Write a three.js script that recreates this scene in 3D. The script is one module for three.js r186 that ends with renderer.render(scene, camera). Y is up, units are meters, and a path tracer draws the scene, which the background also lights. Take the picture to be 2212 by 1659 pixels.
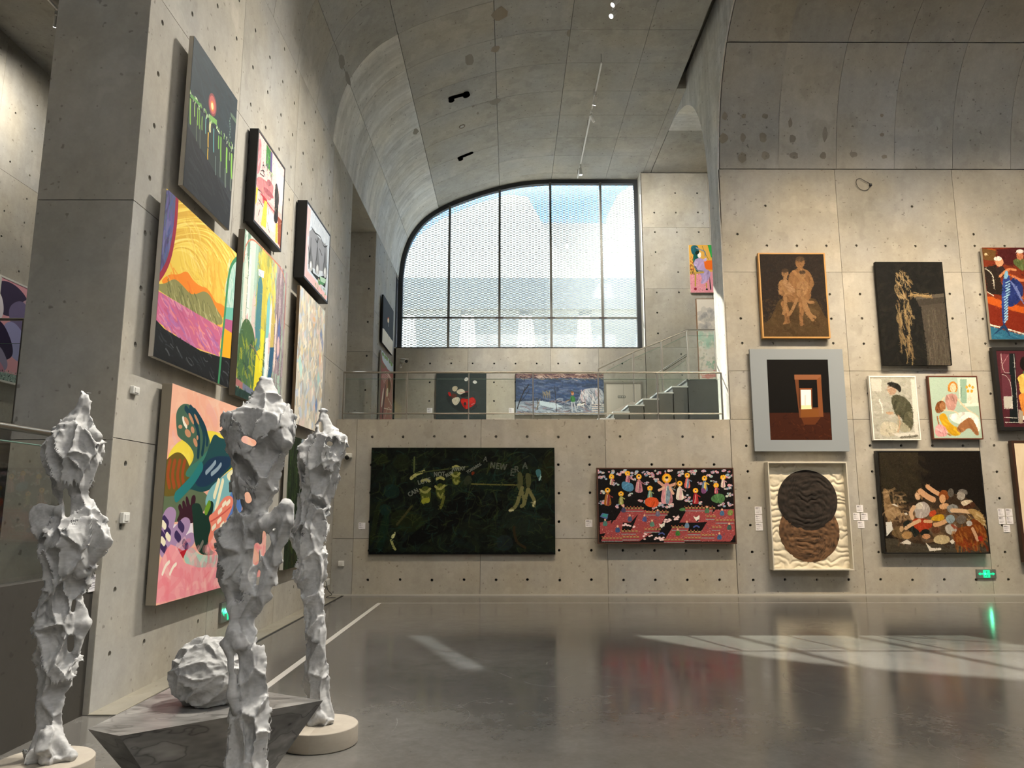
import * as THREE from 'three';
import { mergeGeometries } from 'three/addons/utils/BufferGeometryUtils.js';
import { RoundedBoxGeometry } from 'three/addons/geometries/RoundedBoxGeometry.js';
import { Sky } from 'three/addons/objects/Sky.js';

// ---------------------------------------------------------------- camera, sky, sun, exposure
const scene = new THREE.Scene();
const renderer = new THREE.WebGLRenderer({ antialias: true });
renderer.toneMapping = THREE.LinearToneMapping;
renderer.toneMappingExposure = 1.5;
renderer.shadowMap.enabled = true;
const FOC = 1610, CX = 1106, CY = 829.5, EYE = 1.64, PITCH = Math.atan(265.5 / FOC), YAW = -6 / FOC;
const camera = new THREE.PerspectiveCamera(2 * Math.atan(CY / FOC) * 180 / Math.PI, 4 / 3, 0.05, 400);
camera.position.set(0, EYE, 0);
camera.rotation.set(PITCH, YAW, 0, 'YXZ');
scene.add(camera);

const SUN = new THREE.Vector3(0.40, -0.765, 1.0).normalize();       // the way sunlight travels
const sky = new Sky();
sky.scale.setScalar(1000);
sky.material.uniforms.turbidity.value = 1.6;
sky.material.uniforms.rayleigh.value = 1.3;
sky.material.uniforms.mieCoefficient.value = 0.0012;
sky.material.uniforms.mieDirectionalG.value = 0.75;
sky.material.uniforms.sunPosition.value.copy(SUN).negate();
scene.add(sky);
scene.environmentIntensity = 0.8;
const sun = new THREE.DirectionalLight(new THREE.Color(1, 0.95, 0.86), 26);
sun.position.copy(SUN).multiplyScalar(-60); sun.target.position.set(0, 3, -14);
sun.position.add(sun.target.position);
sun.castShadow = true; sun.shadow.mapSize.set(4096, 4096);
Object.assign(sun.shadow.camera, { left: -35, right: 35, top: 35, bottom: -35, near: 1, far: 160 });
sun.name = 'sun';
scene.add(sun, sun.target);

// ---------------------------------------------------------------- measuring helpers: a pixel gives a direction, the surface gives the distance
const eye = new THREE.Vector3(0, EYE, 0);
function ray(px, py) { return new THREE.Vector3((px - CX) / FOC, (CY - py) / FOC, -1).applyEuler(new THREE.Euler(PITCH, YAW, 0, 'YXZ')); }
const onZ = (px, py, z) => { const r = ray(px, py); return r.multiplyScalar(z / r.z).add(eye); };
const onX = (px, py, x) => { const r = ray(px, py); return r.multiplyScalar(x / r.x).add(eye); };
const onY = (px, py, y) => { const r = ray(px, py); return r.multiplyScalar((y - EYE) / r.y).add(eye); };
let seed = 7;
const rnd = () => { seed = (seed + 0x6d2b79f5) | 0; let t = Math.imul(seed ^ (seed >>> 15), 1 | seed); t = (t + Math.imul(t ^ (t >>> 7), 61 | t)) ^ t; return ((t ^ (t >>> 14)) >>> 0) / 4294967296; };
const rr = (a, b) => a + (b - a) * rnd();
const clamp = (x, a = 0, b = 1) => Math.min(b, Math.max(a, x)), lerp = (a, b, t) => a + (b - a) * t, smooth = (a, b, x) => { const t = clamp((x - a) / (b - a)); return t * t * (3 - 2 * t); };

// ---------------------------------------------------------------- naming helpers
const used = {};
function numbered(name) { const n = used[name] = (used[name] ?? -1) + 1; return n ? name + '_' + String(n).padStart(3, '0') : name; }
function shade(o) { o.castShadow = o.receiveShadow = true; return o; }
function thing(name, label, category, pos = [0, 0, 0], group) {
  const o = new THREE.Group(); o.name = numbered(name); o.position.set(...pos); o.userData = { label, category };
  if (group) o.userData.group = group;
  scene.add(o); return o;
}
function part(name, geo, mat, parent, label) {
  const m = shade(new THREE.Mesh(geo, mat)); m.name = name; parent.add(m);
  if (label) m.userData.label = label;
  return m;
}
function solo(name, geo, mat, label, category, group) {
  const m = shade(new THREE.Mesh(geo, mat)); m.name = numbered(name); m.userData = { label, category };
  if (group) m.userData.group = group;
  scene.add(m); return m;
}
function struct(name, label, category) { const o = new THREE.Group(); o.name = name; o.userData = { kind: 'structure', label, category }; scene.add(o); return o; }

// ---------------------------------------------------------------- geometry helpers
const box = (x0, x1, y0, y1, z0, z1) => new THREE.BoxGeometry(Math.abs(x1 - x0), Math.abs(y1 - y0), Math.abs(z1 - z0)).translate((x0 + x1) / 2, (y0 + y1) / 2, (z0 + z1) / 2);
function uvBox(x0, x1, y0, y1, z0, z1) {           // box with uv in metres
  const g = box(x0, x1, y0, y1, z0, z1), p = g.attributes.position, n = g.attributes.normal, uv = g.attributes.uv;
  for (let i = 0; i < p.count; i++) {
    const ax = Math.abs(n.getX(i)), ay = Math.abs(n.getY(i));
    if (ax > 0.5) uv.setXY(i, p.getZ(i), p.getY(i)); else if (ay > 0.5) uv.setXY(i, p.getX(i), p.getZ(i)); else uv.setXY(i, p.getX(i), p.getY(i));
  }
  return g;
}
const rbox = (w, h, d, r = 0.004, s = 2) => new RoundedBoxGeometry(w, h, d, s, r);
const tube = (pts, r, seg = 24, rad = 8, closed = false) => new THREE.TubeGeometry(new THREE.CatmullRomCurve3(pts.map((p) => p.isVector3 ? p : new THREE.Vector3(...p)), closed, 'catmullrom', 0.5), seg, r, rad, closed);
function rod(a, b, r, rad = 10) {
  a = a.isVector3 ? a : new THREE.Vector3(...a); b = b.isVector3 ? b : new THREE.Vector3(...b);
  const d = b.clone().sub(a), g = new THREE.CylinderGeometry(r, r, d.length(), rad);
  g.applyQuaternion(new THREE.Quaternion().setFromUnitVectors(new THREE.Vector3(0, 1, 0), d.clone().normalize()));
  return g.translate((a.x + b.x) / 2, (a.y + b.y) / 2, (a.z + b.z) / 2);
}
function bar(a, b, w, h) {                          // square bar from a to b
  a = a.isVector3 ? a : new THREE.Vector3(...a); b = b.isVector3 ? b : new THREE.Vector3(...b);
  const d = b.clone().sub(a), g = new THREE.BoxGeometry(w, d.length(), h);
  g.applyQuaternion(new THREE.Quaternion().setFromUnitVectors(new THREE.Vector3(0, 1, 0), d.clone().normalize()));
  return g.translate((a.x + b.x) / 2, (a.y + b.y) / 2, (a.z + b.z) / 2);
}

// ---------------------------------------------------------------- procedural textures
function lattice(n, sd) { const a = new Float32Array(n * n); let s = sd * 7919 + 13; for (let i = 0; i < a.length; i++) { s = (Math.imul(s, 1664525) + 1013904223) >>> 0; a[i] = s / 4294967296; } return a; }
function noiseMap(N, octs, sd, ax = 1, ay = 1) {    // periodic value noise, octs = [[cells, weight], ...]
  const out = new Float32Array(N * N);
  octs.forEach(([c, w], k) => {
    const cx = Math.max(1, Math.round(c * ax)), cy = Math.max(1, Math.round(c * ay)), n = Math.max(cx, cy), L = lattice(n, sd + k * 31);
    for (let y = 0; y < N; y++) {
      const fy = y / N * cy, iy = fy | 0, ty = fy - iy, sy = ty * ty * (3 - 2 * ty), r0 = (iy % cy) * n, r1 = ((iy + 1) % cy) * n;
      for (let x = 0; x < N; x++) {
        const fx = x / N * cx, ix = fx | 0, tx = fx - ix, sx = tx * tx * (3 - 2 * tx), i0 = ix % cx, i1 = (ix + 1) % cx;
        const a = L[r0 + i0] + (L[r0 + i1] - L[r0 + i0]) * sx, b = L[r1 + i0] + (L[r1 + i1] - L[r1 + i0]) * sx;
        out[y * N + x] += w * (a + (b - a) * sy);
      }
    }
  });
  const tot = octs.reduce((s, o) => s + o[1], 0); for (let i = 0; i < out.length; i++) out[i] /= tot;
  return out;
}
function dataTex(N, f, srgb = true, rep = 1) {
  const d = new Uint8Array(N * N * 4), c = [0, 0, 0];
  for (let i = 0; i < N * N; i++) { f(i, c); d[i * 4] = clamp(c[0], 0, 255); d[i * 4 + 1] = clamp(c[1], 0, 255); d[i * 4 + 2] = clamp(c[2], 0, 255); d[i * 4 + 3] = 255; }
  const t = new THREE.DataTexture(d, N, N); t.wrapS = t.wrapT = THREE.RepeatWrapping; t.magFilter = THREE.LinearFilter; t.minFilter = THREE.LinearFilter; t.repeat.set(rep, rep);
  if (srgb) t.colorSpace = THREE.SRGBColorSpace;
  t.needsUpdate = true; return t;
}
function concrete(base, sd, amount = 1, streak = 0.6, N = 1024, size = 4.8) {
  const big = noiseMap(N, [[3, 1], [7, 0.8], [15, 0.5]], sd), mid = noiseMap(N, [[31, 1], [67, 0.8]], sd + 5), fine = noiseMap(N, [[140, 1], [300, 1]], sd + 9);
  const str = noiseMap(N, [[9, 0.6], [40, 1], [90, 0.7]], sd + 14, 1, 0.1), spots = noiseMap(N, [[90, 1], [190, 0.6]], sd + 20), patch = noiseMap(N, [[9, 1], [23, 0.9], [60, 0.35]], sd + 27), warm = noiseMap(N, [[5, 1], [11, 0.7]], sd + 33);
  const col = dataTex(N, (i, c) => {
    let v = (big[i] - 0.5) * 26 + (mid[i] - 0.5) * 11 + (fine[i] - 0.5) * 8 + (str[i] - 0.5) * 20 * streak;
    v -= smooth(0.66, 0.74, patch[i]) * 7;                       // damp-looking cement patches with their own outline
    v += smooth(0.70, 0.76, 1 - patch[i]) * 6;
    v -= smooth(0.82, 0.9, spots[i]) * 34;                       // blow holes
    const w = (warm[i] - 0.5) * 10;
    c[0] = base[0] + v * amount + w; c[1] = base[1] + v * amount + w * 0.3; c[2] = base[2] + v * amount - w;
  }, true, 1 / size);
  const bmp = dataTex(N, (i, c) => { c[0] = c[1] = c[2] = 128 + (mid[i] - 0.5) * 90 + (fine[i] - 0.5) * 60 + (str[i] - 0.5) * 70 * streak - smooth(0.82, 0.9, spots[i]) * 90; }, false, 1 / size);
  return [col, bmp];
}
const std = (color, roughness, o = {}) => new THREE.MeshStandardMaterial({ color, roughness, ...o });
const lin = (r, g, b) => new THREE.Color().setRGB(r, g, b);
const [concMap, concBump] = concrete([164, 160, 150], 3, 1, 0.55);
const [vaultMap, vaultBump] = concrete([166, 163, 155], 41, 1.15, 0.35);
const [roughMap, roughBump] = concrete([200, 198, 192], 77, 1.5, 1.5);
const tones = [0.97, 1.0, 1.03, 0.985, 1.015];
const concMats = tones.map((t) => new THREE.MeshStandardMaterial({ map: concMap, bumpMap: concBump, bumpScale: 0.0018, roughness: 0.78, color: lin(t, t, t * 0.995) }));
const vaultMats = tones.map((t) => new THREE.MeshStandardMaterial({ map: vaultMap, bumpMap: vaultBump, bumpScale: 0.002, roughness: 0.8, color: lin(t, t, t) }));
const roughMats = tones.slice(0, 3).map((t) => new THREE.MeshStandardMaterial({ map: roughMap, bumpMap: roughBump, bumpScale: 0.006, roughness: 0.85, color: lin(t, t, t) }));
const concMat = concMats[1];
const jointMat = std(0x2b2a27, 0.95); jointMat.name = 'dark backing with hole and joint shade painted in';  // dark colour stands in for the shade deep in tie holes and joints
const steel = std(0x9a968d, 0.32, { metalness: 1 });
const darkSteel = std(0x3a3b3a, 0.45, { metalness: 0.6 });
const blackMat = std(0x0d0d0d, 0.55);
const whitePlastic = std(0xd9d8d2, 0.5);
const glass = new THREE.MeshPhysicalMaterial({ color: 0xf2f7f4, roughness: 0.0, transmission: 1, thickness: 0, ior: 1.5 });
const edgeGlass = std(0x5d7a6c, 0.3);

const H = 11.65, SPRING = 8.5, BAL = 3.32, XL = -3.35, XR = 4.29, ZB = -14.4, ZP = -6.3, ZF = -21.25, ZW = -21.8;
// ---------------------------------------------------------------- the concrete shell
// A cast wall of formwork panels: each panel is a slab with its tie holes cut through, on a dark backing.
// P(u, v) gives the world point, the panel stands PT deep behind that face.
const turnX = new THREE.Matrix4().makeBasis(new THREE.Vector3(0, 0, -1), new THREE.Vector3(0, 1, 0), new THREE.Vector3(1, 0, 0));   // drawn along (-z, y), pushed out along x
const PT = 0.06, GAP = 0.007, HR = 0.0265;
function panelWall(parent, frame, us, vs, holes, mats, skip, uvOff = [0, 0]) {
  let k = 0;
  for (let i = 0; i + 1 < us.length; i++) for (let j = 0; j + 1 < vs.length; j++) {
    const u0 = us[i] + GAP / 2, u1 = us[i + 1] - GAP / 2, v0 = vs[j] + GAP / 2, v1 = vs[j + 1] - GAP / 2;
    if (skip && skip(us[i], us[i + 1], vs[j], vs[j + 1])) continue;
    const s = new THREE.Shape([new THREE.Vector2(u0, v0), new THREE.Vector2(u1, v0), new THREE.Vector2(u1, v1), new THREE.Vector2(u0, v1)]);
    for (const [hu, hv] of holes) if (hu > u0 + 0.06 && hu < u1 - 0.06 && hv > v0 + 0.06 && hv < v1 - 0.06) s.holes.push(new THREE.Path().absarc(hu, hv, HR, 0, Math.PI * 2, true));
    const g = new THREE.ExtrudeGeometry(s, { depth: PT, bevelEnabled: false, curveSegments: 5 }).translate(0, 0, -PT);
    const uv = g.attributes.uv; for (let q = 0; q < uv.count; q++) uv.setXY(q, uv.getX(q) + uvOff[0] + i * 1.37, uv.getY(q) + uvOff[1] + j * 0.61);
    g.applyMatrix4(frame);
    part('concrete_panel', g, mats[(k * 7 + i * 3 + j) % mats.length], parent); k++;
  }
}
const frameZ = (z) => new THREE.Matrix4().makeTranslation(0, 0, z);                                        // u = x, v = y, faces +z
const frameX = (x) => new THREE.Matrix4().makeRotationY(Math.PI / 2).setPosition(x, 0, 0);                 // u = -z, v = y, faces +x
function holeGrid(u0, du, nu, v0, dv, nv, drop = 0) { const a = []; for (let i = 0; i < nu; i++) for (let j = 0; j < nv; j++) { const d = rnd(); if (d >= drop) a.push([u0 + du * i + rr(-0.006, 0.006), v0 + dv * j + rr(-0.006, 0.006)]); } return a; }

// curved panel on a swept profile: at(s, t) -> point, outward thickness along back(s, t)
function curvedPanel(at, back, s0, s1, t0, t1, ns, nt, uvf) {
  const pos = [], uv = [], idx = [], V = new THREE.Vector3();
  const grid = [];
  for (let i = 0; i <= ns; i++) for (let j = 0; j <= nt; j++) { const s = lerp(s0, s1, i / ns), t = lerp(t0, t1, j / nt), p = at(s, t); grid.push(pos.length / 3); pos.push(p.x, p.y, p.z); uv.push(...uvf(s, t)); }
  for (let i = 0; i < ns; i++) for (let j = 0; j < nt; j++) { const a = i * (nt + 1) + j, b = a + 1, c = a + nt + 1, d = c + 1; idx.push(a, c, b, b, c, d); }
  const rim = [];
  for (let i = 0; i <= ns; i++) rim.push([lerp(s0, s1, i / ns), t0]);
  for (let j = 1; j <= nt; j++) rim.push([s1, lerp(t0, t1, j / nt)]);
  for (let i = ns - 1; i >= 0; i--) rim.push([lerp(s0, s1, i / ns), t1]);
  for (let j = nt - 1; j >= 0; j--) rim.push([s0, lerp(t0, t1, j / nt)]);
  const b0 = pos.length / 3;
  rim.forEach(([s, t]) => { const p = at(s, t), q = back(s, t); pos.push(p.x, p.y, p.z, q.x, q.y, q.z); const w = uvf(s, t); uv.push(...w, ...w); });
  for (let k = 0; k + 1 < rim.length; k++) { const a = b0 + k * 2; idx.push(a, a + 2, a + 1, a + 1, a + 2, a + 3); }
  const g = new THREE.BufferGeometry(); g.setAttribute('position', new THREE.Float32BufferAttribute(pos, 3)); g.setAttribute('uv', new THREE.Float32BufferAttribute(uv, 2)); g.setIndex(idx); g.computeVertexNormals();
  return g;
}
// profiles
const curveOf = (pts) => { const c = new THREE.CatmullRomCurve3(pts.map(([a, b]) => new THREE.Vector3(a, b, 0)), false, 'centripetal'); c.arcLengthDivisions = 400; return c; };
const leftVault = curveOf([[-3.35, 8.5], [-3.27, 9.15], [-3.04, 9.82], [-2.6, 10.4], [-1.95, 10.83], [-1.15, 11.16], [-0.32, 11.42], [0.45, 11.58], [1.3, 11.65]]);
const umbrella = curveOf([[0, 8.5], [0.17, 9.4], [0.45, 10.15], [0.95, 10.8], [1.5, 11.19], [2.1, 11.43], [2.8, 11.59], [3.6, 11.65]]);
const normal2 = (c, s) => { const t = c.getTangentAt(clamp(s, 0.0005, 0.9995)); return [-t.y, t.x]; };     // to the outside of the vault

// floor: polished dark screed
{
  const N = 1024, big = noiseMap(N, [[3, 1], [8, 0.7], [20, 0.5]], 201), fine = noiseMap(N, [[60, 1], [150, 0.8], [320, 0.7]], 207), sc = new Float32Array(N * N);
  for (let k = 0; k < 70; k++) {                                  // hair scratches
    let x = rnd() * N, y = rnd() * N, a = rnd() * 6.28; const L = rr(20, 150), bend = rr(-0.02, 0.02), w = rr(0.2, 1);
    for (let q = 0; q < L; q++) { x += Math.cos(a); y += Math.sin(a); a += bend; sc[(((y | 0) + N * 4) % N) * N + (((x | 0) + N * 4) % N)] = w; }
  }
  const map = dataTex(N, (i, c) => { const v = (big[i] - 0.5) * 26 + (fine[i] - 0.5) * 14 + sc[i] * 9; c[0] = 100 + v; c[1] = 98 + v; c[2] = 94 + v; }, true, 1 / 5);
  const rough = dataTex(N, (i, c) => { c[0] = c[1] = c[2] = 38 + (big[i] - 0.5) * 24 + (fine[i] - 0.5) * 16 + sc[i] * 30; }, false, 1 / 5);
  const bump = dataTex(N, (i, c) => { c[0] = c[1] = c[2] = 128 + (big[i] - 0.5) * 120; }, false, 1 / 2.2);
  const floorMat = new THREE.MeshPhysicalMaterial({ map, roughnessMap: rough, roughness: 1.0, bumpMap: bump, bumpScale: 0.0006, ior: 1.55 });
  const f = struct('floor', 'dark grey polished screed floor mirroring the paintings', 'floor');
  part('screed', uvBox(-10.3, 13.9, -0.2, 0, 9.3, ZB), floorMat, f);
  part('subfloor', uvBox(-10.3, -4.21, -0.2, 0, ZB, -23), concMat, f);
  const line = std(0xb9b7b0, 0.55);
  const pl = part('painted_line', box(-2.275, -2.205, 0, 0.0025, 2, -13.355), line, f, 'pale grey line painted beside the long wall');
  part('painted_line', box(-2.205, 13.6, 0, 0.0025, -13.335, -13.355), line, f, 'thin pale line painted in front of the end wall');
  const curb = new THREE.MeshStandardMaterial({ map: concMap, roughness: 0.7, color: 0xcfcdc6 });
  const z0 = ZP + 0.02;
  part('curb_strip', uvBox(XL, -3.12, 0, 0.012, z0, ZB), curb, f, 'concrete strip running along the foot of the wall');
  part('drain_slot', box(-3.12, -3.09, 0, 0.004, z0, ZB), jointMat, f, 'narrow dark slot beside the concrete strip');
  const gr = [];
  for (let i = 0; i < 22; i++) gr.push(box(-3.11 + i * 0.022, -3.1 + i * 0.022, 0, 0.006, z0 + 0.02, z0 + 0.09));
  part('grille', mergeGeometries(gr), darkSteel, f);
}

// left wall, its vault, the opening beyond the balcony and the pier end
{
  const w = struct('wall_left', 'tall board-marked concrete wall hung with tall paintings', 'wall');
  const holes = holeGrid(6.55, 0.6, 26, 0.42, 0.53, 16, 0.12);
  panelWall(w, frameX(XL), [6.3, 8.57, 10.97, 13.37, 15.05], [0, 2.22, 4.34, 6.46, SPRING], holes, concMats, null, [0.3, 0.2]);
  panelWall(w, frameX(XL), [17.95, 19.6, 21.25], [BAL, 5.4, 6.46, SPRING], holes, concMats, null, [2.3, 0.2]);
  const core = [uvBox(XL - PT, -4.21, 0, SPRING + 0.4, ZP - PT, -15.05), uvBox(XL - PT, -4.21, 0, SPRING + 0.4, -17.95, ZW - 0.3), uvBox(XL - PT, -4.21, 0, BAL, -15.05, -17.95)];
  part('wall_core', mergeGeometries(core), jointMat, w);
  // jambs of the tall opening
  const jm = new THREE.Matrix4().makeTranslation(0, 0, -17.95 + 0.02);
  panelWall(w, jm, [-4.2, XL], [BAL, 5.4, SPRING - 0.02], holeGrid(-4.05, 0.55, 2, 3.6, 0.85, 6), concMats);
  const jn = new THREE.Matrix4().makeRotationY(Math.PI).setPosition(0, 0, -15.05 - 0.02);
  panelWall(w, jn, [-XL, 4.2], [BAL, SPRING - 0.02], [], concMats);
  part('soffit', uvBox(XL, -4.21, SPRING - 0.02, SPRING + 0.3, -15.05, -17.95), concMats[0], w);
  // end of the pier
  panelWall(w, frameZ(ZP), [-4.21, XL], [0, 2.2, 4.34, 6.9, 9.4, 12], [], concMats, null, [1.1, 1.7]);
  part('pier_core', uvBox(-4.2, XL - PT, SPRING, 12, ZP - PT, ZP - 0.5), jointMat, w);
}
// back of the hall: wall below the balcony, balcony slab, far wall below and beside the window
{
  const w = struct('wall_back', 'concrete end wall below the glazed balcony', 'wall');
  const holes = holeGrid(-2.65, 0.6, 12, 0.29, 0.538, 6, 0.04);
  panelWall(w, frameZ(ZB), [XL, -2.95, -0.545, 1.86, XR - 0.002], [0, 1.05, BAL], holes, concMats, null, [0.2, 0.1]);
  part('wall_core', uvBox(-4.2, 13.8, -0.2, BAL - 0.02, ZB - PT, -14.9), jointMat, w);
  part('balcony_slab', uvBox(-4.2, 13.8, BAL - 0.35, BAL, ZB - PT + 0.001, ZF - 0.3), concMats[2], w);
  part('trim_strip', box(XL, 13.4, 0, 0.03, ZB, ZB + 0.012), std(0xb5b3aa, 0.5), w, 'pale metal strip at the foot of the wall');
  const f = struct('wall_far', 'concrete wall below and beside the arched window', 'wall');
  panelWall(f, frameZ(ZF), [XL + 0.05, -1.2, 1.2, 2.6, 3.96], [BAL, 5.28, 6.23], holeGrid(-2.3, 0.62, 11, 3.55, 0.55, 6), concMats, (u0, u1, v0) => false, [3.1, 0.4]);
  panelWall(f, frameZ(ZF), [3.97, 6.0, 8.4], [BAL, 6.23, 8.0, 9.9, H - 0.02], holeGrid(4.35, 0.66, 6, 3.55, 0.62, 13, 0.3), concMats, null, [0.7, 2.4]);
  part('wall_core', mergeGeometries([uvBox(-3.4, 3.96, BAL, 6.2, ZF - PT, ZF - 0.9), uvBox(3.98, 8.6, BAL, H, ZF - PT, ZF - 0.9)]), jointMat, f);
  part('window_sill', uvBox(XL, 3.97, 6.2, 6.232, ZF, ZW - 0.3), concMats[3], f);
  part('window_reveal', uvBox(3.965, 3.99, 6.2, H, ZF, ZW - 0.3), concMats[4], f);
}
// right wall with the umbrella vault above it
{
  const w = struct('wall_right', 'tan-lit concrete wall rising into a curved vault', 'wall');
  const holes = holeGrid(4.59, 0.6, 15, 0.29, 0.5045, 6).concat(holeGrid(4.61, 0.602, 15, 3.32, 0.5045, 8, 0.16), holeGrid(4.62, 0.6, 15, 7.1, 0.6, 2, 0.5));
  panelWall(w, frameZ(ZB), [XR + 0.002, 6.69, 9.1, 11.5, 13.4], [0, BAL, 4.28, 6.3, 8.497], holes, concMats, null, [1.9, 0.1]);
  // end-on profile: wall with a vault springing from both faces
  const T = 0.7, sh = new THREE.Shape(), prof = [];
  for (let i = 0; i <= 28; i++) { const p = umbrella.getPointAt(i / 28); prof.push([p.x, p.y]); }
  sh.moveTo(-ZB + PT, BAL);
  sh.lineTo(-ZB + PT, SPRING);
  prof.forEach(([o, y]) => sh.lineTo(-ZB + PT - o, Math.min(y + PT * clamp(o * 2), H + 0.05)));
  sh.lineTo(10.2, H + 0.4); sh.lineTo(19.4, H + 0.4);
  [...prof].reverse().forEach(([o, y]) => sh.lineTo(-ZB + T + o, y));
  sh.lineTo(-ZB + T, BAL);
  const core = new THREE.ExtrudeGeometry(sh, { depth: 9.2, bevelEnabled: false }).translate(0, 0, XR + 0.02).applyMatrix4(turnX);
  core.computeVertexNormals();
  part('vault_body', core, roughMats[0], w, 'curved end of the concrete wall and vault');
  const nose = new THREE.Shape();                                 // smooth cast end face in front of the body, flush with the panels
  nose.moveTo(-ZB, BAL); nose.lineTo(-ZB, SPRING);
  prof.forEach(([o, y]) => nose.lineTo(-ZB - o, y));
  nose.lineTo(10.2, H + 0.4); nose.lineTo(19.4, H + 0.4);
  [...prof].reverse().forEach(([o, y]) => nose.lineTo(-ZB + T + o, y));
  nose.lineTo(-ZB + T, BAL);
  const ng = new THREE.ExtrudeGeometry(nose, { depth: 0.03, bevelEnabled: false }).translate(0, 0, XR - 0.005).applyMatrix4(turnX);
  part('end_face', ng, roughMats[1], w, 'pale streaky end face of the wall slab');
  // near vault panels, 1.2 m wide
  const at = (s, x) => { const p = umbrella.getPointAt(clamp(s)); return new THREE.Vector3(x, p.y, ZB + p.x); };
  const back = (s, x) => { const p = umbrella.getPointAt(clamp(s)), n = normal2(umbrella, s); return new THREE.Vector3(x, p.y + Math.abs(n[1]) * PT, ZB + p.x - Math.abs(n[0]) * PT); };
  const L = umbrella.getLength(), ss = [0, 0.46, 0.75, 1];
  for (let i = 0; i < 3; i++) for (let x = XR + 0.04, j = 0; x < 13.3; x += 1.2, j++) {
    const x1 = Math.min(13.4, x + 1.2 + (j ? 0 : 0.02));
    part('vault_panel', curvedPanel(at, back, ss[i] + 0.002, ss[i + 1] - 0.002, x + (j ? GAP / 2 : 0), x1 - GAP / 2, 9, 1, (s, t) => [t + i * 0.7, s * L + j * 1.13]), vaultMats[(i * 3 + j * 2) % 5], w);
  }
}
// cement repairs: thin irregular patches trowelled onto the vaults
function repairPatch(parent, curve, s, along, w, h, place, mat) {
  const p = curve.getPointAt(s), n = normal2(curve, s), sh = [], N = 11;
  for (let i = 0; i < N; i++) { const t = i / N * 6.2832, r = rr(0.75, 1.1); sh.push([Math.cos(t) * w / 2 * r, Math.sin(t) * h / 2 * r]); }
  const pos = [], idx = []; const put = (a, b) => { const q = curve.getPointAt(clamp(s + b / curve.getLength())), m = normal2(curve, s + b / curve.getLength()), v = place(q.x, q.y, along + a, m); pos.push(v.x, v.y, v.z); };
  put(0, 0); sh.forEach(([a, b]) => put(a, b)); for (let i = 0; i < N; i++) idx.push(0, 1 + i, 1 + (i + 1) % N);
  const g = new THREE.BufferGeometry(); g.setAttribute('position', new THREE.Float32BufferAttribute(pos, 3)); g.setAttribute('uv', new THREE.Float32BufferAttribute(pos.flatMap((v, i) => i % 3 === 0 ? [v, pos[i + 1]] : []), 2)); g.setIndex(idx); g.computeVertexNormals();
  part('repair_patch', g, mat, parent);
}
const patchMat = new THREE.MeshStandardMaterial({ map: concMap, roughness: 0.85, color: lin(0.66, 0.64, 0.6) }), rustMat = new THREE.MeshStandardMaterial({ map: concMap, roughness: 0.85, color: lin(0.74, 0.66, 0.58) });
{
  const w = scene.getObjectByName('wall_right'), place = (o, y, x, m) => new THREE.Vector3(x, y - 0.004 * Math.abs(m[1]), ZB + o + 0.004 * Math.abs(m[0]));
  const inv = (px, py) => { let best = [9, 0, 0]; for (let s = 0; s < 0.6; s += 0.004) { const q = umbrella.getPointAt(s), r = onZ(px, py, ZB + q.x), d = Math.abs(r.y - q.y); if (d < best[0]) best = [d, s, r.x]; } return best; };
  for (const [px, py, ww, hh] of [[1562, 300, 24, 24], [1605, 297, 14, 20], [1648, 298, 20, 22], [1712, 300, 16, 20], [1782, 290, 14, 34], [1604, 340, 20, 24], [1653, 335, 20, 22], [1714, 337, 24, 18], [1778, 337, 16, 16], [1843, 334, 18, 14], [1910, 338, 14, 10], [1565, 250, 12, 20], [1606, 250, 12, 12], [1652, 250, 14, 12], [1707, 265, 10, 22], [1905, 292, 10, 8], [1905, 250, 8, 8]]) { const [, s, x] = inv(px, py); repairPatch(w, umbrella, s, x, ww / 108, hh / 108, place, patchMat); }
}
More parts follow.
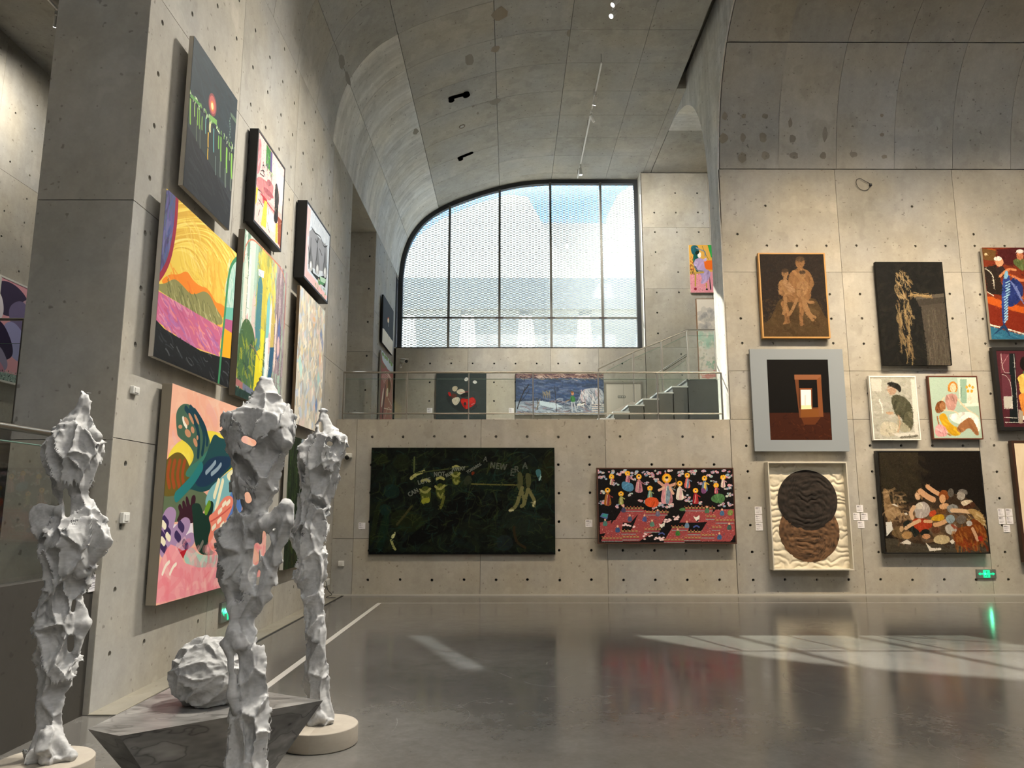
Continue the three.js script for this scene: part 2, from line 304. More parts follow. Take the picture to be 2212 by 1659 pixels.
// ceiling: vault over the left wall, flat bay, slot beside the umbrella, roof with its skylights
{
  const c = struct('ceiling', 'concrete barrel vault with formwork rings', 'ceiling');
  const at = (s, z) => { const p = leftVault.getPointAt(clamp(s)); return new THREE.Vector3(p.x, p.y, -z); };
  const back = (s, z) => { const p = leftVault.getPointAt(clamp(s)), n = normal2(leftVault, s); return new THREE.Vector3(p.x - Math.abs(n[0]) * PT, p.y + Math.abs(n[1]) * PT, -z); };
  const L = leftVault.getLength(), ss = [0, 0.2, 0.42, 0.74, 1], zs = [6.3, 8.4, 9.6, 10.8, 12.0, 13.2, 14.4, 15.6, 16.76, 17.9, 19.1, 20.15, 21.3, 22.2];
  for (let i = 0; i < 4; i++) for (let j = 0; j + 1 < zs.length; j++) {
    const m = i < 2 && j >= 5 ? roughMats[(i + j) % 3] : vaultMats[(i * 2 + j * 3) % 5];
    part('vault_panel', curvedPanel(at, back, ss[i] + (i ? 0.0009 : 0), ss[i + 1] - 0.0009, zs[j] + GAP / 2, zs[j + 1] - GAP / 2, 8, 1, (s, t) => [t + i * 1.3, s * L + j * 0.57]), m, c);
  }
  const shell = curvedPanel((s, z) => { const p = back(s, z); return p; }, (s, z) => { const p = back(s, z); return p.add(new THREE.Vector3(-0.3, 0.3, 0)); }, 0, 1, 6.3, 22.2, 24, 1, (s, t) => [s, t]);
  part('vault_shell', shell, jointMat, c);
  const placeL = (x, y, z, m) => new THREE.Vector3(x + 0.004 * Math.abs(m[0]), y - 0.004 * Math.abs(m[1]), -z);
  const find = (px, py) => { let best = [9, 0, 0]; for (let q = 0.2; q < 1; q += 0.004) { const v = leftVault.getPointAt(q), r = onX(px, py, v.x), d = Math.abs(r.y - v.y); if (r.z < -6 && d < best[0]) best = [d, q, -r.z]; } return best; };
  for (const [px, py, a, b, m] of [[1078, 68, 0.5, 0.36, rustMat], [1070, 84, 0.24, 0.2, rustMat], [1013, 126, 0.5, 0.22, patchMat], [1069, 232, 0.3, 0.34, patchMat], [898, 284, 0.3, 0.16, patchMat], [734, 215, 0.4, 0.2, patchMat], [748, 240, 0.5, 0.14, patchMat], [1022, 236, 0.1, 0.08, patchMat], [1032, 234, 0.14, 0.06, patchMat], [1232, 270, 0.3, 0.1, patchMat]]) { const [, q, z] = find(px, py); repairPatch(c, leftVault, q, z, a, b, placeL, m); }
  const xs = [1.3, 2.97, 4.06];
  for (let i = 0; i < 2; i++) for (let j = 3; j + 1 < zs.length; j++) part('ceiling_panel', uvBox(xs[i] + GAP / 2, xs[i + 1] - GAP / 2, H, H + PT, -zs[j] - GAP / 2, -zs[j + 1] + GAP / 2), vaultMats[(i + j * 2) % 5], c);
  part('ceiling_panel', uvBox(4.06 + GAP / 2, XR - 0.01, H, H + PT, -16.65, -22.2), vaultMats[2], c);
  // dark service slot along the umbrella
  part('slot_side', uvBox(4.04, 4.06, H + PT, H + 0.7, -6.3, -16.65), vaultMats[0], c);
  part('slot_top', uvBox(4.04, XR + 0.02, H + 0.66, H + 0.7, -6.3, -16.65), vaultMats[0], c);
  part('slot_end', uvBox(4.04, XR, H + PT, H + 0.7, -16.65, -16.69), concMats[0], c);
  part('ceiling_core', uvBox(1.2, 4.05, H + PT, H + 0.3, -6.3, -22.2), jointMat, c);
  part('ceiling_core', uvBox(4.04, 9, H + PT, H + 0.3, -18.2, -22.2), concMats[0], c);
  part('ceiling_panel', uvBox(XR + 0.01, 9, H, H + PT, -18.0, -22.2), vaultMats[1], c);
  // roof over everything, pierced by two frosted rooflights
  const RY = 12.45, rect = (x0, x1, z0, z1) => [[x0, z0], [x1, z0], [x1, z1], [x0, z1]].map(([x, z]) => new THREE.Vector2(x, z));
  const lay = [rect(-2.6, 12.8, -8.4, -5.6), rect(-3, 12.8, 2.6, 6.4)];
  const roof = new THREE.Shape([[-10.3, 9.3], [13.9, 9.3], [13.9, -23], [-10.3, -23]].map(([x, z]) => new THREE.Vector2(x, -z)));
  for (const q of lay) roof.holes.push(new THREE.Path(q.map((p) => new THREE.Vector2(p.x, -p.y))));
  part('roof_slab', new THREE.ExtrudeGeometry(roof, { depth: 0.08, bevelEnabled: false }).rotateX(-Math.PI / 2).translate(0, RY, 0), concMats[0], c);
  const frosted = new THREE.MeshPhysicalMaterial({ color: 0xebe6dc, roughness: 1, transmission: 0.95, thickness: 0 });
  for (const q of lay) part('frosted_rooflight', new THREE.PlaneGeometry(q[1].x - q[0].x, q[2].y - q[1].y).rotateX(-Math.PI / 2).translate((q[0].x + q[1].x) / 2, RY + 0.05, (q[0].y + q[2].y) / 2), frosted, c);
}
// rest of the enclosure
{
  const fl = struct('wall_side_gallery', 'concrete wall of the side gallery beyond the pier', 'wall');
  panelWall(fl, frameX(-10), [4, 7, 9.4, 11.8, 13.6, 16, 18.4, 22.9], [0, 3.3, 5.6, 8.2, 10.9], holeGrid(9.7, 0.62, 16, 4.3, 0.52, 13, 0.2), concMats, null, [2.7, 1.3]);
  part('wall_core', uvBox(-10 - PT, -10.3, -0.2, 12.5, 9.3, -23), jointMat, fl);
  part('gallery_ceiling', uvBox(-10.1, -4.2, 10.9, 11.1, 4, -18.6), vaultMats[0], fl);
  const r = struct('wall_rear', 'plain concrete wall behind the viewer', 'wall');
  part('concrete_face', uvBox(-10.3, 13.9, -0.2, 12.5, 9.0, 9.3), concMats[1], r);
  const e = struct('wall_east', 'plain concrete wall closing the hall', 'wall');
  part('concrete_face', uvBox(13.4, 13.9, -0.2, 12.5, 9.3, -23), concMats[2], e);
  const b = struct('wall_outer', 'plain concrete outer wall', 'wall');
  part('concrete_face', mergeGeometries([uvBox(-10.3, -6.47, -0.2, 12.5, -22.9, -23.0), uvBox(-6.1, -4.2, -0.2, 12.5, -22.9, -23.0), uvBox(-6.47, -6.1, -0.2, 9.81, -22.9, -23.0), uvBox(-6.47, -6.1, 11.47, 12.5, -22.9, -23.0), uvBox(8.4, 13.9, -0.2, 12.5, -22.2, -22.5), uvBox(XL - 1, 9, H + 0.05, 12.5, ZW - 0.2, ZW - 0.5)]), concMats[3], b);
  part('slit_pane', new THREE.PlaneGeometry(0.37, 1.66).translate(-6.285, 10.64, -22.95), new THREE.MeshPhysicalMaterial({ color: 0x6c7176, roughness: 0, transmission: 1, thickness: 0 }), b);
}
// ---------------------------------------------------------------- the arched window, its sun screen and what stands outside
{
  const win = struct('window_1', 'arched window with slim mullions and a pale metal sun screen', 'window');
  const frameMat = std(0x33363a, 0.5, { metalness: 0.3 }), mull = std(0x6d6c66, 0.45, { metalness: 0.5 });
  const Y0 = 6.235, XE = 3.95;
  const arcY = (x) => { let lo = 0, hi = 1; for (let i = 0; i < 30; i++) { const m = (lo + hi) / 2; if (leftVault.getPointAt(m).x < x) lo = m; else hi = m; } return x >= 1.3 ? H : leftVault.getPointAt(lo).y; };
  // outer frame: swept along the vault line
  const fs = new THREE.Shape(), outer = [], inner = [];
  for (let i = 0; i <= 40; i++) { const p = leftVault.getPointAt(i / 40), n = normal2(leftVault, i / 40); outer.push([p.x - 0.01, p.y]); inner.push([p.x + Math.abs(n[0]) * 0.13, p.y - Math.abs(n[1]) * 0.13]); }
  fs.moveTo(XL, Y0); outer.forEach((p) => fs.lineTo(...p)); fs.lineTo(XE + 0.02, H); fs.lineTo(XE + 0.02, Y0); fs.closePath();
  const hole = new THREE.Path(); hole.moveTo(XL + 0.13, Y0 + 0.05); hole.lineTo(XE - 0.11, Y0 + 0.05); hole.lineTo(XE - 0.11, H - 0.13); [...inner].reverse().forEach((p) => hole.lineTo(...p)); hole.closePath(); fs.holes.push(hole);
  part('window_frame', new THREE.ExtrudeGeometry(fs, { depth: 0.16, bevelEnabled: false }).translate(0, 0, ZW - 0.1), frameMat, win);
  const mx = [onZ(970, 600, ZW).x, onZ(1079, 600, ZW).x, onZ(1190, 600, ZW).x, onZ(1300, 600, ZW).x], ty = onZ(1100, 687, ZW).y;
  mx.forEach((x) => part('mullion', box(x - 0.035, x + 0.035, Y0 + 0.04, arcY(x) - 0.1, ZW + 0.07, ZW - 0.06), mull, win));
  const edges = [XL + 0.12, ...mx, XE - 0.1];
  for (let i = 0; i < 5; i++) {
    part('transom', box(edges[i] + (i ? 0.035 : 0), edges[i + 1] - (i < 4 ? 0.035 : 0), ty - 0.022, ty + 0.022, ZW + 0.05, ZW - 0.04), mull, win);
    const a = edges[i], b = edges[i + 1];
    part('pane', new THREE.PlaneGeometry(b - a, ty - Y0 - 0.04).translate((a + b) / 2, (ty + Y0 + 0.04) / 2, ZW), glass, win);
    const sh = new THREE.Shape(); sh.moveTo(a, ty); for (let k = 0; k <= 14; k++) { const x = lerp(a, b, k / 14); sh.lineTo(x, arcY(Math.max(x, XL + 0.13)) - 0.05); } sh.lineTo(b, ty); sh.closePath();
    part('pane', new THREE.ShapeGeometry(sh).translate(0, 0, ZW), glass, win);
  }
  for (const x of mx) part('bracket', box(x - 0.11, x + 0.11, ty - 0.028, ty + 0.016, ZW + 0.052, ZW + 0.075), std(0x3b2a24, 0.5), win);
  // expanded-metal screen: thousands of lens-shaped slots, each a ring of metal with a depth
  const CW = 0.2, CH = 0.04, pos = [], idx = [], ZS = ZW - 0.9, D = 0.012, LIFT = 0.002;
  const lens = [[-0.32, 0], [-0.19, 0.4], [0, 0.56], [0.19, 0.4], [0.32, 0], [0.19, -0.4], [0, -0.56], [-0.19, -0.4]], cell = [[-0.5, 0], [-0.25, 0.5], [0, 1], [0.25, 0.5], [0.5, 0], [0.25, -0.5], [0, -1], [-0.25, -0.5]];
  for (let r = 0; r * CH < 6.4; r++) for (let c = 0; c * CW < 8.4; c++) {
    const x = XL - 0.4 + c * CW + (r % 2) * CW / 2, y = 5.75 + r * CH, b = pos.length / 3;
    for (let k = 0; k < 8; k++) pos.push(x + cell[k][0] * CW, y + cell[k][1] * CH, ZS, x + lens[k][0] * CW, y + lens[k][1] * CH, ZS, x + lens[k][0] * CW, y + lens[k][1] * CH + LIFT, ZS - D);
    for (let k = 0; k < 8; k++) { const a = b + k * 3, n = b + ((k + 1) % 8) * 3; idx.push(a, a + 1, n, a + 1, n + 1, n); if (k === 1 || k === 2 || k === 5 || k === 6) idx.push(a + 1, a + 2, n + 1, n + 1, a + 2, n + 2); }
  }
  const sg = new THREE.BufferGeometry(); sg.setAttribute('position', new THREE.Float32BufferAttribute(pos, 3)); sg.setIndex(idx);
  const sc = solo('sun_screen', sg.toNonIndexed(), std(0xeef0ee, 0.6), 'pale expanded-metal sun screen standing outside the arched window', 'screen');
  sc.geometry.computeVertexNormals(); sc.userData.kind = 'stuff';
}
// outside: added translucent canopies glowing in place of pale vaults, a lower grey block on splayed columns, a terrace
{
  const membrane = new THREE.MeshPhysicalMaterial({ color: 0xf6f5f0, roughness: 1, transmission: 0.17, thickness: 0 }), grey = std(0xa9abaa, 0.85), mid = std(0xc9cac8, 0.85);  // membrane: thin sheet added so sun from behind turns the vaults white
  const t = struct('terrace', 'pale paved terrace outside the window', 'ground');
  part('paving', uvBox(-40, 40, 2.6, 2.9, ZW - 0.6, -90), std(0xd2d0ca, 0.9), t);
  const b = thing('added_canopy', 'added white canopy in place of a vaulted building, made translucent to glow behind the metal screen', 'canopy', [0, 2.9, -46]);
  const s = new THREE.Shape();
  const P = (px, py) => { const p = onZ(px, py, -46); return [p.x, p.y - 2.9]; };
  [[820, 640], [872, 560], [905, 508], [960, 470], [1030, 440], [1100, 420], [1140, 425], [1175, 490], [1215, 560], [1250, 597]].forEach(([x, y], i) => { const p = P(x, y); if (!i) s.moveTo(p[0], 0); s.lineTo(...p); });
  s.lineTo(P(1250, 597)[0], 0); s.closePath();
  part('membrane', new THREE.ShapeGeometry(s), membrane, b);
  for (const x of [-6, -3, 0, 3]) part('mast', box(x - 0.15, x + 0.15, 0, 9, -0.2, -0.5), grey, b);
  const b2 = thing('added_canopy', 'added white canopy in place of a curved building, made translucent to glow beside the blue sky', 'canopy', [0, 2.9, -44]);
  const P2 = (px, py) => { const p = onZ(px, py, -44); return [p.x, Math.max(0, p.y - 2.9)]; };
  const s2 = new THREE.Shape(); [[1300, 1120], [1310, 470], [1335, 420], [1380, 390], [1440, 382], [1440, 1120]].forEach(([x, y], i) => { const p = P2(x, y); i ? s2.lineTo(...p) : s2.moveTo(...p); }); s2.closePath();
  part('membrane', new THREE.ShapeGeometry(s2), membrane, b2);
  for (const x of [6.5, 8.5]) part('mast', box(x - 0.15, x + 0.15, 0, 9, -0.2, -0.5), grey, b2);
  const b3 = thing('low_building', 'low grey building block behind the columns outside', 'building', [0, 2.9, -52]);
  const q = onZ(1190, 482, -52), q2 = onZ(1330, 482, -52);
  part('block', box(q.x - 1, q2.x + 8, 0, q.y - 2.9, 0, -6), mid, b3);
  const b4 = thing('colonnade_block', 'grey block on splayed columns outside the window', 'building', [0, 2.9, -31]);
  const y0 = onZ(1100, 623, -31).y - 2.9, y1 = onZ(1100, 600, -31).y - 2.9;
  part('block', box(-16, 18, y0 - 0.9, y1, 0, -1.2), grey, b4);
  for (let i = 0; i < 7; i++) {
    const x = -8.2 + i * 2.55, f = new THREE.Shape(); f.moveTo(x - 0.45, 0); f.lineTo(x + 0.45, 0); f.lineTo(x + 1.0, y0 - 0.88); f.lineTo(x - 1.0, y0 - 0.88); f.closePath();
    part('column', new THREE.ExtrudeGeometry(f, { depth: 0.7, bevelEnabled: false }).translate(0, 0, -0.95), grey, b4);
  }
}
// ---------------------------------------------------------------- balcony railing, stairs, door
function railing(name, label, pts, opt) {               // pts: floor points of the posts, in order; opt: rail height
  const { h = 0.95, low = 0.13, glassTop = h - 0.13, r = 0.02, group } = opt;
  const o = thing(name, label, 'railing', pts[0], group), O = new THREE.Vector3(...pts[0]);
  const P = pts.map((p) => new THREE.Vector3(...p).sub(O)), up = (v, y) => v.clone().add(new THREE.Vector3(0, y, 0));
  for (const p of P) part('post', box(p.x - 0.011, p.x + 0.011, p.y, p.y + h, p.z - 0.025, p.z + 0.025), steel, o);
  for (let i = 0; i + 1 < P.length; i++) {
    part('handrail', rod(up(P[i], h), up(P[i + 1], h), r), steel, o);
    if (low) part('lower_rail', rod(up(P[i], low), up(P[i + 1], low), r * 0.75), steel, o);
    const a = P[i], b = P[i + 1], d = b.clone().sub(a).setY(0).normalize().multiplyScalar(0.03);
    const A = a.clone().add(d), B = b.clone().sub(d), g = new THREE.BufferGeometry();
    const v = [up(A, 0.04), up(B, 0.04), up(B, glassTop), up(A, glassTop)];
    g.setAttribute('position', new THREE.Float32BufferAttribute(v.flatMap((q) => [q.x, q.y, q.z]), 3)); g.setAttribute('uv', new THREE.Float32BufferAttribute([0, 0, 1, 0, 1, 1, 0, 1], 2)); g.setIndex([0, 1, 2, 0, 2, 3]); g.computeVertexNormals();
    part('glass_panel', g, glass, o);
    part('glass_edge', rod(up(A, glassTop), up(B, glassTop), 0.005, 6), edgeGlass, o);
  }
  return o;
}
{
  const z = -14.55, xs = [-3.27, -2.02, -0.8, 0.47, 1.76, 2.93, 4.2];
  railing('glass_railing', 'glass railing with steel handrail along the balcony edge', xs.map((x) => [x, BAL, z]), {});
  // staircase rising to the right on the balcony
  const zs = -16.4, st = thing('staircase', 'dark slate staircase with pale steps rising behind the balcony railing', 'staircase', [2.2, BAL, zs]);
  const slate = new THREE.MeshStandardMaterial({ map: concMap, color: lin(0.16, 0.18, 0.2), roughness: 0.6 }), nose = std(0xaeb2b4, 0.5);
  const x0 = onZ(1294, 905, zs).x, dx = (onZ(1484, 819, zs).x - x0) / 6, y = [3.56 - 0.14, 3.58, 3.73, 3.88, 4.02, 4.16, 4.3, 4.46];
  for (let i = 0; i < 8; i++) {
    const xa = x0 + dx * (i - 1), xb = i === 7 ? 7.5 : xa + dx + 0.02;
    part(i === 7 ? 'landing' : 'step', uvBox(xa - 2.2, xb - 2.2, 0, y[i] - BAL - 0.03, 0, -1.6), slate, st);
    part('tread', uvBox(xa - 2.2 - 0.02, xb - 2.2, y[i] - BAL - 0.03, y[i] - BAL, 0.01, -1.6), i === 7 ? slate : nose, st);
  }
  const rp = [[1294, 905], [1370, 868], [1432, 843], [1488, 819]].map(([px, py]) => { const p = onZ(px, py, zs + 0.045); return [p.x, p.y - 0.02, zs + 0.045]; });
  const lp = [...rp, [4.62, rp[3][1], zs + 0.045]];
  railing('stair_railing', 'glass stair railing with sloping steel handrail on the balcony steps', lp, { h: 1.14, low: 0 });
  railing('stair_railing', 'dark inner stair railing on the far side of the balcony steps', [[onZ(1425, 840, -18.05).x, 4.05, -18.05], [onZ(1486, 819, -18.05).x, 4.5, -18.05]], { h: 0.85, low: 0, r: 0.03 });
  // door in the far wall
  const d = struct('door_1', 'pale double door in the far wall beside the stairs', 'door');
  const a = onZ(1309, 829, ZF), b = onZ(1383, 829, ZF), fr = std(0x8d857c, 0.5), leaf = std(0xd8cdc2, 0.6);
  part('door_frame', mergeGeometries([box(a.x - 0.05, a.x, BAL, a.y + 0.05, ZF, ZF + 0.05), box(b.x, b.x + 0.05, BAL, a.y + 0.05, ZF, ZF + 0.05), box(a.x, b.x, a.y, a.y + 0.05, ZF, ZF + 0.05)]), fr, d);
  const mxx = (a.x + b.x) / 2;
  part('door_leaf', box(a.x, mxx - 0.003, BAL + 0.01, a.y, ZF, ZF + 0.035), leaf, d);
  part('door_leaf', box(mxx + 0.003, b.x, BAL + 0.01, a.y, ZF, ZF + 0.035), leaf, d);
  const sp = onZ(1343, 857, ZF + 0.05);
  part('sign_plate', box(sp.x - 0.11, sp.x + 0.11, sp.y - 0.035, sp.y + 0.035, ZF + 0.035, ZF + 0.042), std(0x6b6560, 0.5), d);
  for (let i = 0; i < 4; i++) part('sign_mark', box(sp.x - 0.09 + i * 0.05, sp.x - 0.06 + i * 0.05, sp.y - 0.018, sp.y + 0.018, ZF + 0.042, ZF + 0.044), std(0xd8d4cc, 0.5), d);
}
// parapet and railing beside the pier, railing of the side gallery
{
  const dark = new THREE.MeshStandardMaterial({ map: concMap, color: lin(0.085, 0.083, 0.08), roughness: 0.7 });
  solo('parapet', uvBox(-3.56, -3.4, 0, 1.11, 3.0, ZP + 0.003), dark, 'dark grey parapet below a glass railing beside the concrete pier', 'parapet');
  railing('parapet_railing', 'glass railing with round steel handrail on the dark parapet', [[-3.48, 1.11, 2.9], [-3.48, 1.11, -1.0], [-3.48, 1.11, -3.6], [-3.48, 1.11, -6.22]], { h: 1.08, low: 0, glassTop: 0.98, r: 0.024 });
  const p = onZ(53, 690, -10.3);
  railing('gallery_railing', 'glass railing in the side gallery before the purple painting', [[-9.6, 2.75, -10.3], [p.x, 2.75, -10.3]], { h: p.y - 2.75, low: 0, glassTop: p.y - 2.75 - 0.35 });
  solo('gallery_slab', uvBox(-10, -4.25, 2.5, 2.75, -10.2, -22.8), concMats[0], 'concrete upper floor of the side gallery beyond the pier', 'floor').userData.kind = 'structure';
}
// ---------------------------------------------------------------- modelled-clay sculptures, as distance fields meshed by surface nets
function hash3(x, y, z, k) { let h = Math.imul(x, 374761393) ^ Math.imul(y, 668265263) ^ Math.imul(z, 2147483647 ^ (k * 977)) ^ Math.imul(k + 11, 1274126177); h = Math.imul(h ^ (h >>> 13), 1274126177); h ^= h >>> 16; return (h >>> 0) / 4294967296; }
function scoop(x, y, z, k) {                         // 0 in the hollow of a scoop, 1 on the ridge between two scoops
  const ix = Math.floor(x), iy = Math.floor(y), iz = Math.floor(z); let a = 9, b = 9;
  for (let i = -1; i < 2; i++) for (let j = -1; j < 2; j++) for (let l = -1; l < 2; l++) {
    const cx = ix + i, cy = iy + j, cz = iz + l, dx = cx + hash3(cx, cy, cz, k) - x, dy = cy + hash3(cx, cy, cz, k + 1) - y, dz = cz + hash3(cx, cy, cz, k + 2) - z, d = dx * dx + dy * dy + dz * dz;
    if (d < a) { b = a; a = d; } else if (d < b) b = d;
  }
  a = Math.sqrt(a); b = Math.sqrt(b);
  return clamp(a / (a + b) * 2, 0, 1);
}
function vnoise(x, y, z, k) {
  const ix = Math.floor(x), iy = Math.floor(y), iz = Math.floor(z), f = (t) => t * t * (3 - 2 * t), u = f(x - ix), v = f(y - iy), w = f(z - iz), h = (i, j, l) => hash3(ix + i, iy + j, iz + l, k);
  return lerp(lerp(lerp(h(0, 0, 0), h(1, 0, 0), u), lerp(h(0, 1, 0), h(1, 1, 0), u), v), lerp(lerp(h(0, 0, 1), h(1, 0, 1), u), lerp(h(0, 1, 1), h(1, 1, 1), u), v), w) - 0.5;
}
const smin = (a, b, k) => { const h = Math.max(k - Math.abs(a - b), 0) / k; return Math.min(a, b) - h * h * k / 4; };
function surfaceNet(f, lo, hi, c) {
  const nx = Math.ceil((hi[0] - lo[0]) / c) + 1, ny = Math.ceil((hi[1] - lo[1]) / c) + 1, nz = Math.ceil((hi[2] - lo[2]) / c) + 1, F = new Float32Array(nx * ny * nz), at = (i, j, k) => (j * nz + k) * nx + i;
  for (let j = 0; j < ny; j++) for (let k = 0; k < nz; k++) for (let i = 0; i < nx; i++) F[at(i, j, k)] = f(lo[0] + i * c, lo[1] + j * c, lo[2] + k * c);
  const id = new Int32Array(nx * ny * nz).fill(-1), pos = [], idx = [];
  const E = [[0, 1], [2, 3], [4, 5], [6, 7], [0, 2], [1, 3], [4, 6], [5, 7], [0, 4], [1, 5], [2, 6], [3, 7]];
  for (let j = 0; j < ny - 1; j++) for (let k = 0; k < nz - 1; k++) for (let i = 0; i < nx - 1; i++) {
    const v = []; let m = 0;
    for (let q = 0; q < 8; q++) { v[q] = F[at(i + (q & 1), j + (q >> 1 & 1), k + (q >> 2))]; if (v[q] < 0) m |= 1 << q; }
    if (m === 0 || m === 255) continue;
    let x = 0, y = 0, z = 0, n = 0;
    for (const [a, b] of E) if ((v[a] < 0) !== (v[b] < 0)) { const t = v[a] / (v[a] - v[b]); x += lerp(a & 1, b & 1, t); y += lerp(a >> 1 & 1, b >> 1 & 1, t); z += lerp(a >> 2, b >> 2, t); n++; }
    id[at(i, j, k)] = pos.length / 3; pos.push(lo[0] + (i + x / n) * c, lo[1] + (j + y / n) * c, lo[2] + (k + z / n) * c);
  }
  const quad = (a, b, c2, d, flip) => { if (a < 0 || b < 0 || c2 < 0 || d < 0) return; flip ? idx.push(a, c2, b, a, d, c2) : idx.push(a, b, c2, a, c2, d); };
  for (let j = 1; j < ny - 1; j++) for (let k = 1; k < nz - 1; k++) for (let i = 1; i < nx - 1; i++) {
    const s = F[at(i, j, k)] < 0;
    if (s !== F[at(i + 1, j, k)] < 0) quad(id[at(i, j - 1, k - 1)], id[at(i, j, k - 1)], id[at(i, j, k)], id[at(i, j - 1, k)], !s);
    if (s !== F[at(i, j + 1, k)] < 0) quad(id[at(i - 1, j, k - 1)], id[at(i - 1, j, k)], id[at(i, j, k)], id[at(i, j, k - 1)], !s);
    if (s !== F[at(i, j, k + 1)] < 0) quad(id[at(i - 1, j - 1, k)], id[at(i, j - 1, k)], id[at(i, j, k)], id[at(i - 1, j, k)], !s);
  }
  const g = new THREE.BufferGeometry(); g.setAttribute('position', new THREE.Float32BufferAttribute(pos, 3)); g.setIndex(idx); g.computeVertexNormals(); return g;
}
// A figure: slices [photo y, left x, right x] give its trunk; limbs, holes and hollows are capsules in photo pixels on the plane z = Z0 (dz metres towards the viewer).
function figure(def) {
  const { Z0, slices, limbs = [], holes = [], hollows = [], k, floorY, flat = 0.8, amp = 0.038 } = def;
  const W = (px, py, dz = 0) => onZ(px, py, Z0 + dz), per = (px, py) => onZ(px + 1, py, Z0).x - onZ(px, py, Z0).x;
  const S = slices.map(([py, a, b, f, dz = 0]) => { const A = W(a, py), B = W(b, py); return { y: A.y, x: (A.x + B.x) / 2, w: (B.x - A.x) / 2, d: (B.x - A.x) / 2 * (f || flat), z: Z0 + dz }; }).sort((a, b) => a.y - b.y);
  const caps = (L) => L.map(([x0, y0, r0, x1, y1, r1, d0 = 0, d1 = d0]) => ({ a: W(x0, y0, d0), b: W(x1, y1, d1), ra: r0 * per(x0, y0), rb: r1 * per(x1, y1) }));
  const C = caps(limbs), Ho = caps(holes.map((h) => h.map((v, i) => i === 2 || i === 5 ? v * 1.45 : v))), Hl = caps(hollows.map((h) => h.map((v, i) => i === 2 || i === 5 ? v * 1.15 : v)));
  const capd = (c, x, y, z, zs = 1) => { const bx = c.b.x - c.a.x, by = c.b.y - c.a.y, bz = c.b.z - c.a.z, px = x - c.a.x, py = y - c.a.y, pz = z - c.a.z, l = bx * bx + by * by + bz * bz, t = l ? clamp((px * bx + py * by + pz * bz) / l) : 0; return Math.hypot(px - bx * t, py - by * t, (pz - bz * t) * zs) - lerp(c.ra, c.rb, t); };
  const top = S[S.length - 1], bot = S[0];
  let RL = 1;
  const base = (x, y, z) => {
    let d; RL = 0.05;
    if (y >= top.y) d = Math.hypot(Math.max(0, Math.hypot((x - top.x) / top.w, (z - top.z) / top.d) - 1) * top.w, y - top.y);
    else {
      let i = 0; while (i < S.length - 2 && S[i + 1].y < y) i++;
      const a = S[i], b = S[i + 1], t = clamp((y - a.y) / (b.y - a.y)), e = t * t * (3 - 2 * t), cx = lerp(a.x, b.x, e), w = lerp(a.w, b.w, e), dd = lerp(a.d, b.d, e), cz = lerp(a.z, b.z, e);
      RL = Math.min(w, dd); d = (Math.hypot((x - cx) / w, (z - cz) / dd) - 1) * Math.min(w, dd);
    }
    for (const c of C) { const q = capd(c, x, y, z); if (q < d) RL = Math.min(c.ra, c.rb); d = smin(d, q, 0.04); }
    return d;
  };
  const f = (x, y, z) => {
    let d = base(x, y, z);
    for (const c of Hl) d = -smin(-d, capd(c, x, y, z), 0.03);
    if (Math.abs(d) < 0.09) {
      const wx = x + vnoise(x * 7, y * 5, z * 7, k + 40) * 0.08, wy = y + vnoise(x * 7, y * 5, z * 7, k + 43) * 0.11, wz = z + vnoise(x * 7, y * 5, z * 7, k + 47) * 0.08, A = Math.min(amp, RL * 0.5);
      const a = scoop(wx / 0.11, wy / 0.22, wz / 0.11, k), b = scoop(wx / 0.05, wy / 0.078, wz / 0.05, k + 5);
      d -= A * (a * a * a * 1.9 - 1.1) + A * 0.42 * (b * b * 1.2 - 0.45) + vnoise(x * 38, y * 30, z * 38, k + 9) * 0.005;
    }
    if (Ho.length) { const t = Z0 / z, hx = x * t, hy = EYE + (y - EYE) * t; for (const c of Ho) d = -smin(-d, capd(c, hx, hy, Z0), 0.012); }
    return Math.max(d, floorY - y);
  };
  let lo = [9, floorY - 0.02, 9], hi = [-9, top.y + 0.06, -9];
  for (const s of S) { lo[0] = Math.min(lo[0], s.x - s.w); hi[0] = Math.max(hi[0], s.x + s.w); lo[2] = Math.min(lo[2], s.z - s.d); hi[2] = Math.max(hi[2], s.z + s.d); }
  for (const c of C) for (const [p, r] of [[c.a, c.ra], [c.b, c.rb]]) { lo[0] = Math.min(lo[0], p.x - r); hi[0] = Math.max(hi[0], p.x + r); lo[2] = Math.min(lo[2], p.z - r); hi[2] = Math.max(hi[2], p.z + r); hi[1] = Math.max(hi[1], p.y + r + 0.05); }
  for (const q of [0, 2]) { lo[q] -= 0.06; hi[q] += 0.06; }
  return surfaceNet(f, lo, hi, 0.0072);
}
const plasterMap = (() => { const n = noiseMap(512, [[6, 1], [19, 1], [60, 0.8]], 301), f = noiseMap(512, [[120, 1]], 305); return dataTex(512, (i, c) => { const v = (n[i] - 0.5) * 44 + (f[i] - 0.5) * 16; c[0] = 186 + v; c[1] = 186 + v; c[2] = 185 + v; }, true, 1); })();
function planarUV(g, s = 1) { const p = g.attributes.position, a = new Float32Array(p.count * 2); for (let i = 0; i < p.count; i++) { a[i * 2] = (p.getX(i) + p.getZ(i) * 0.7) * s; a[i * 2 + 1] = p.getY(i) * s; } g.setAttribute('uv', new THREE.BufferAttribute(a, 2)); return g; }
const plaster = new THREE.MeshStandardMaterial({ map: plasterMap, roughness: 0.72, bumpMap: plasterMap, bumpScale: 0.002 });
const drumMat = new THREE.MeshStandardMaterial({ map: concMap, color: lin(1.05, 1.0, 0.97), roughness: 0.8 });
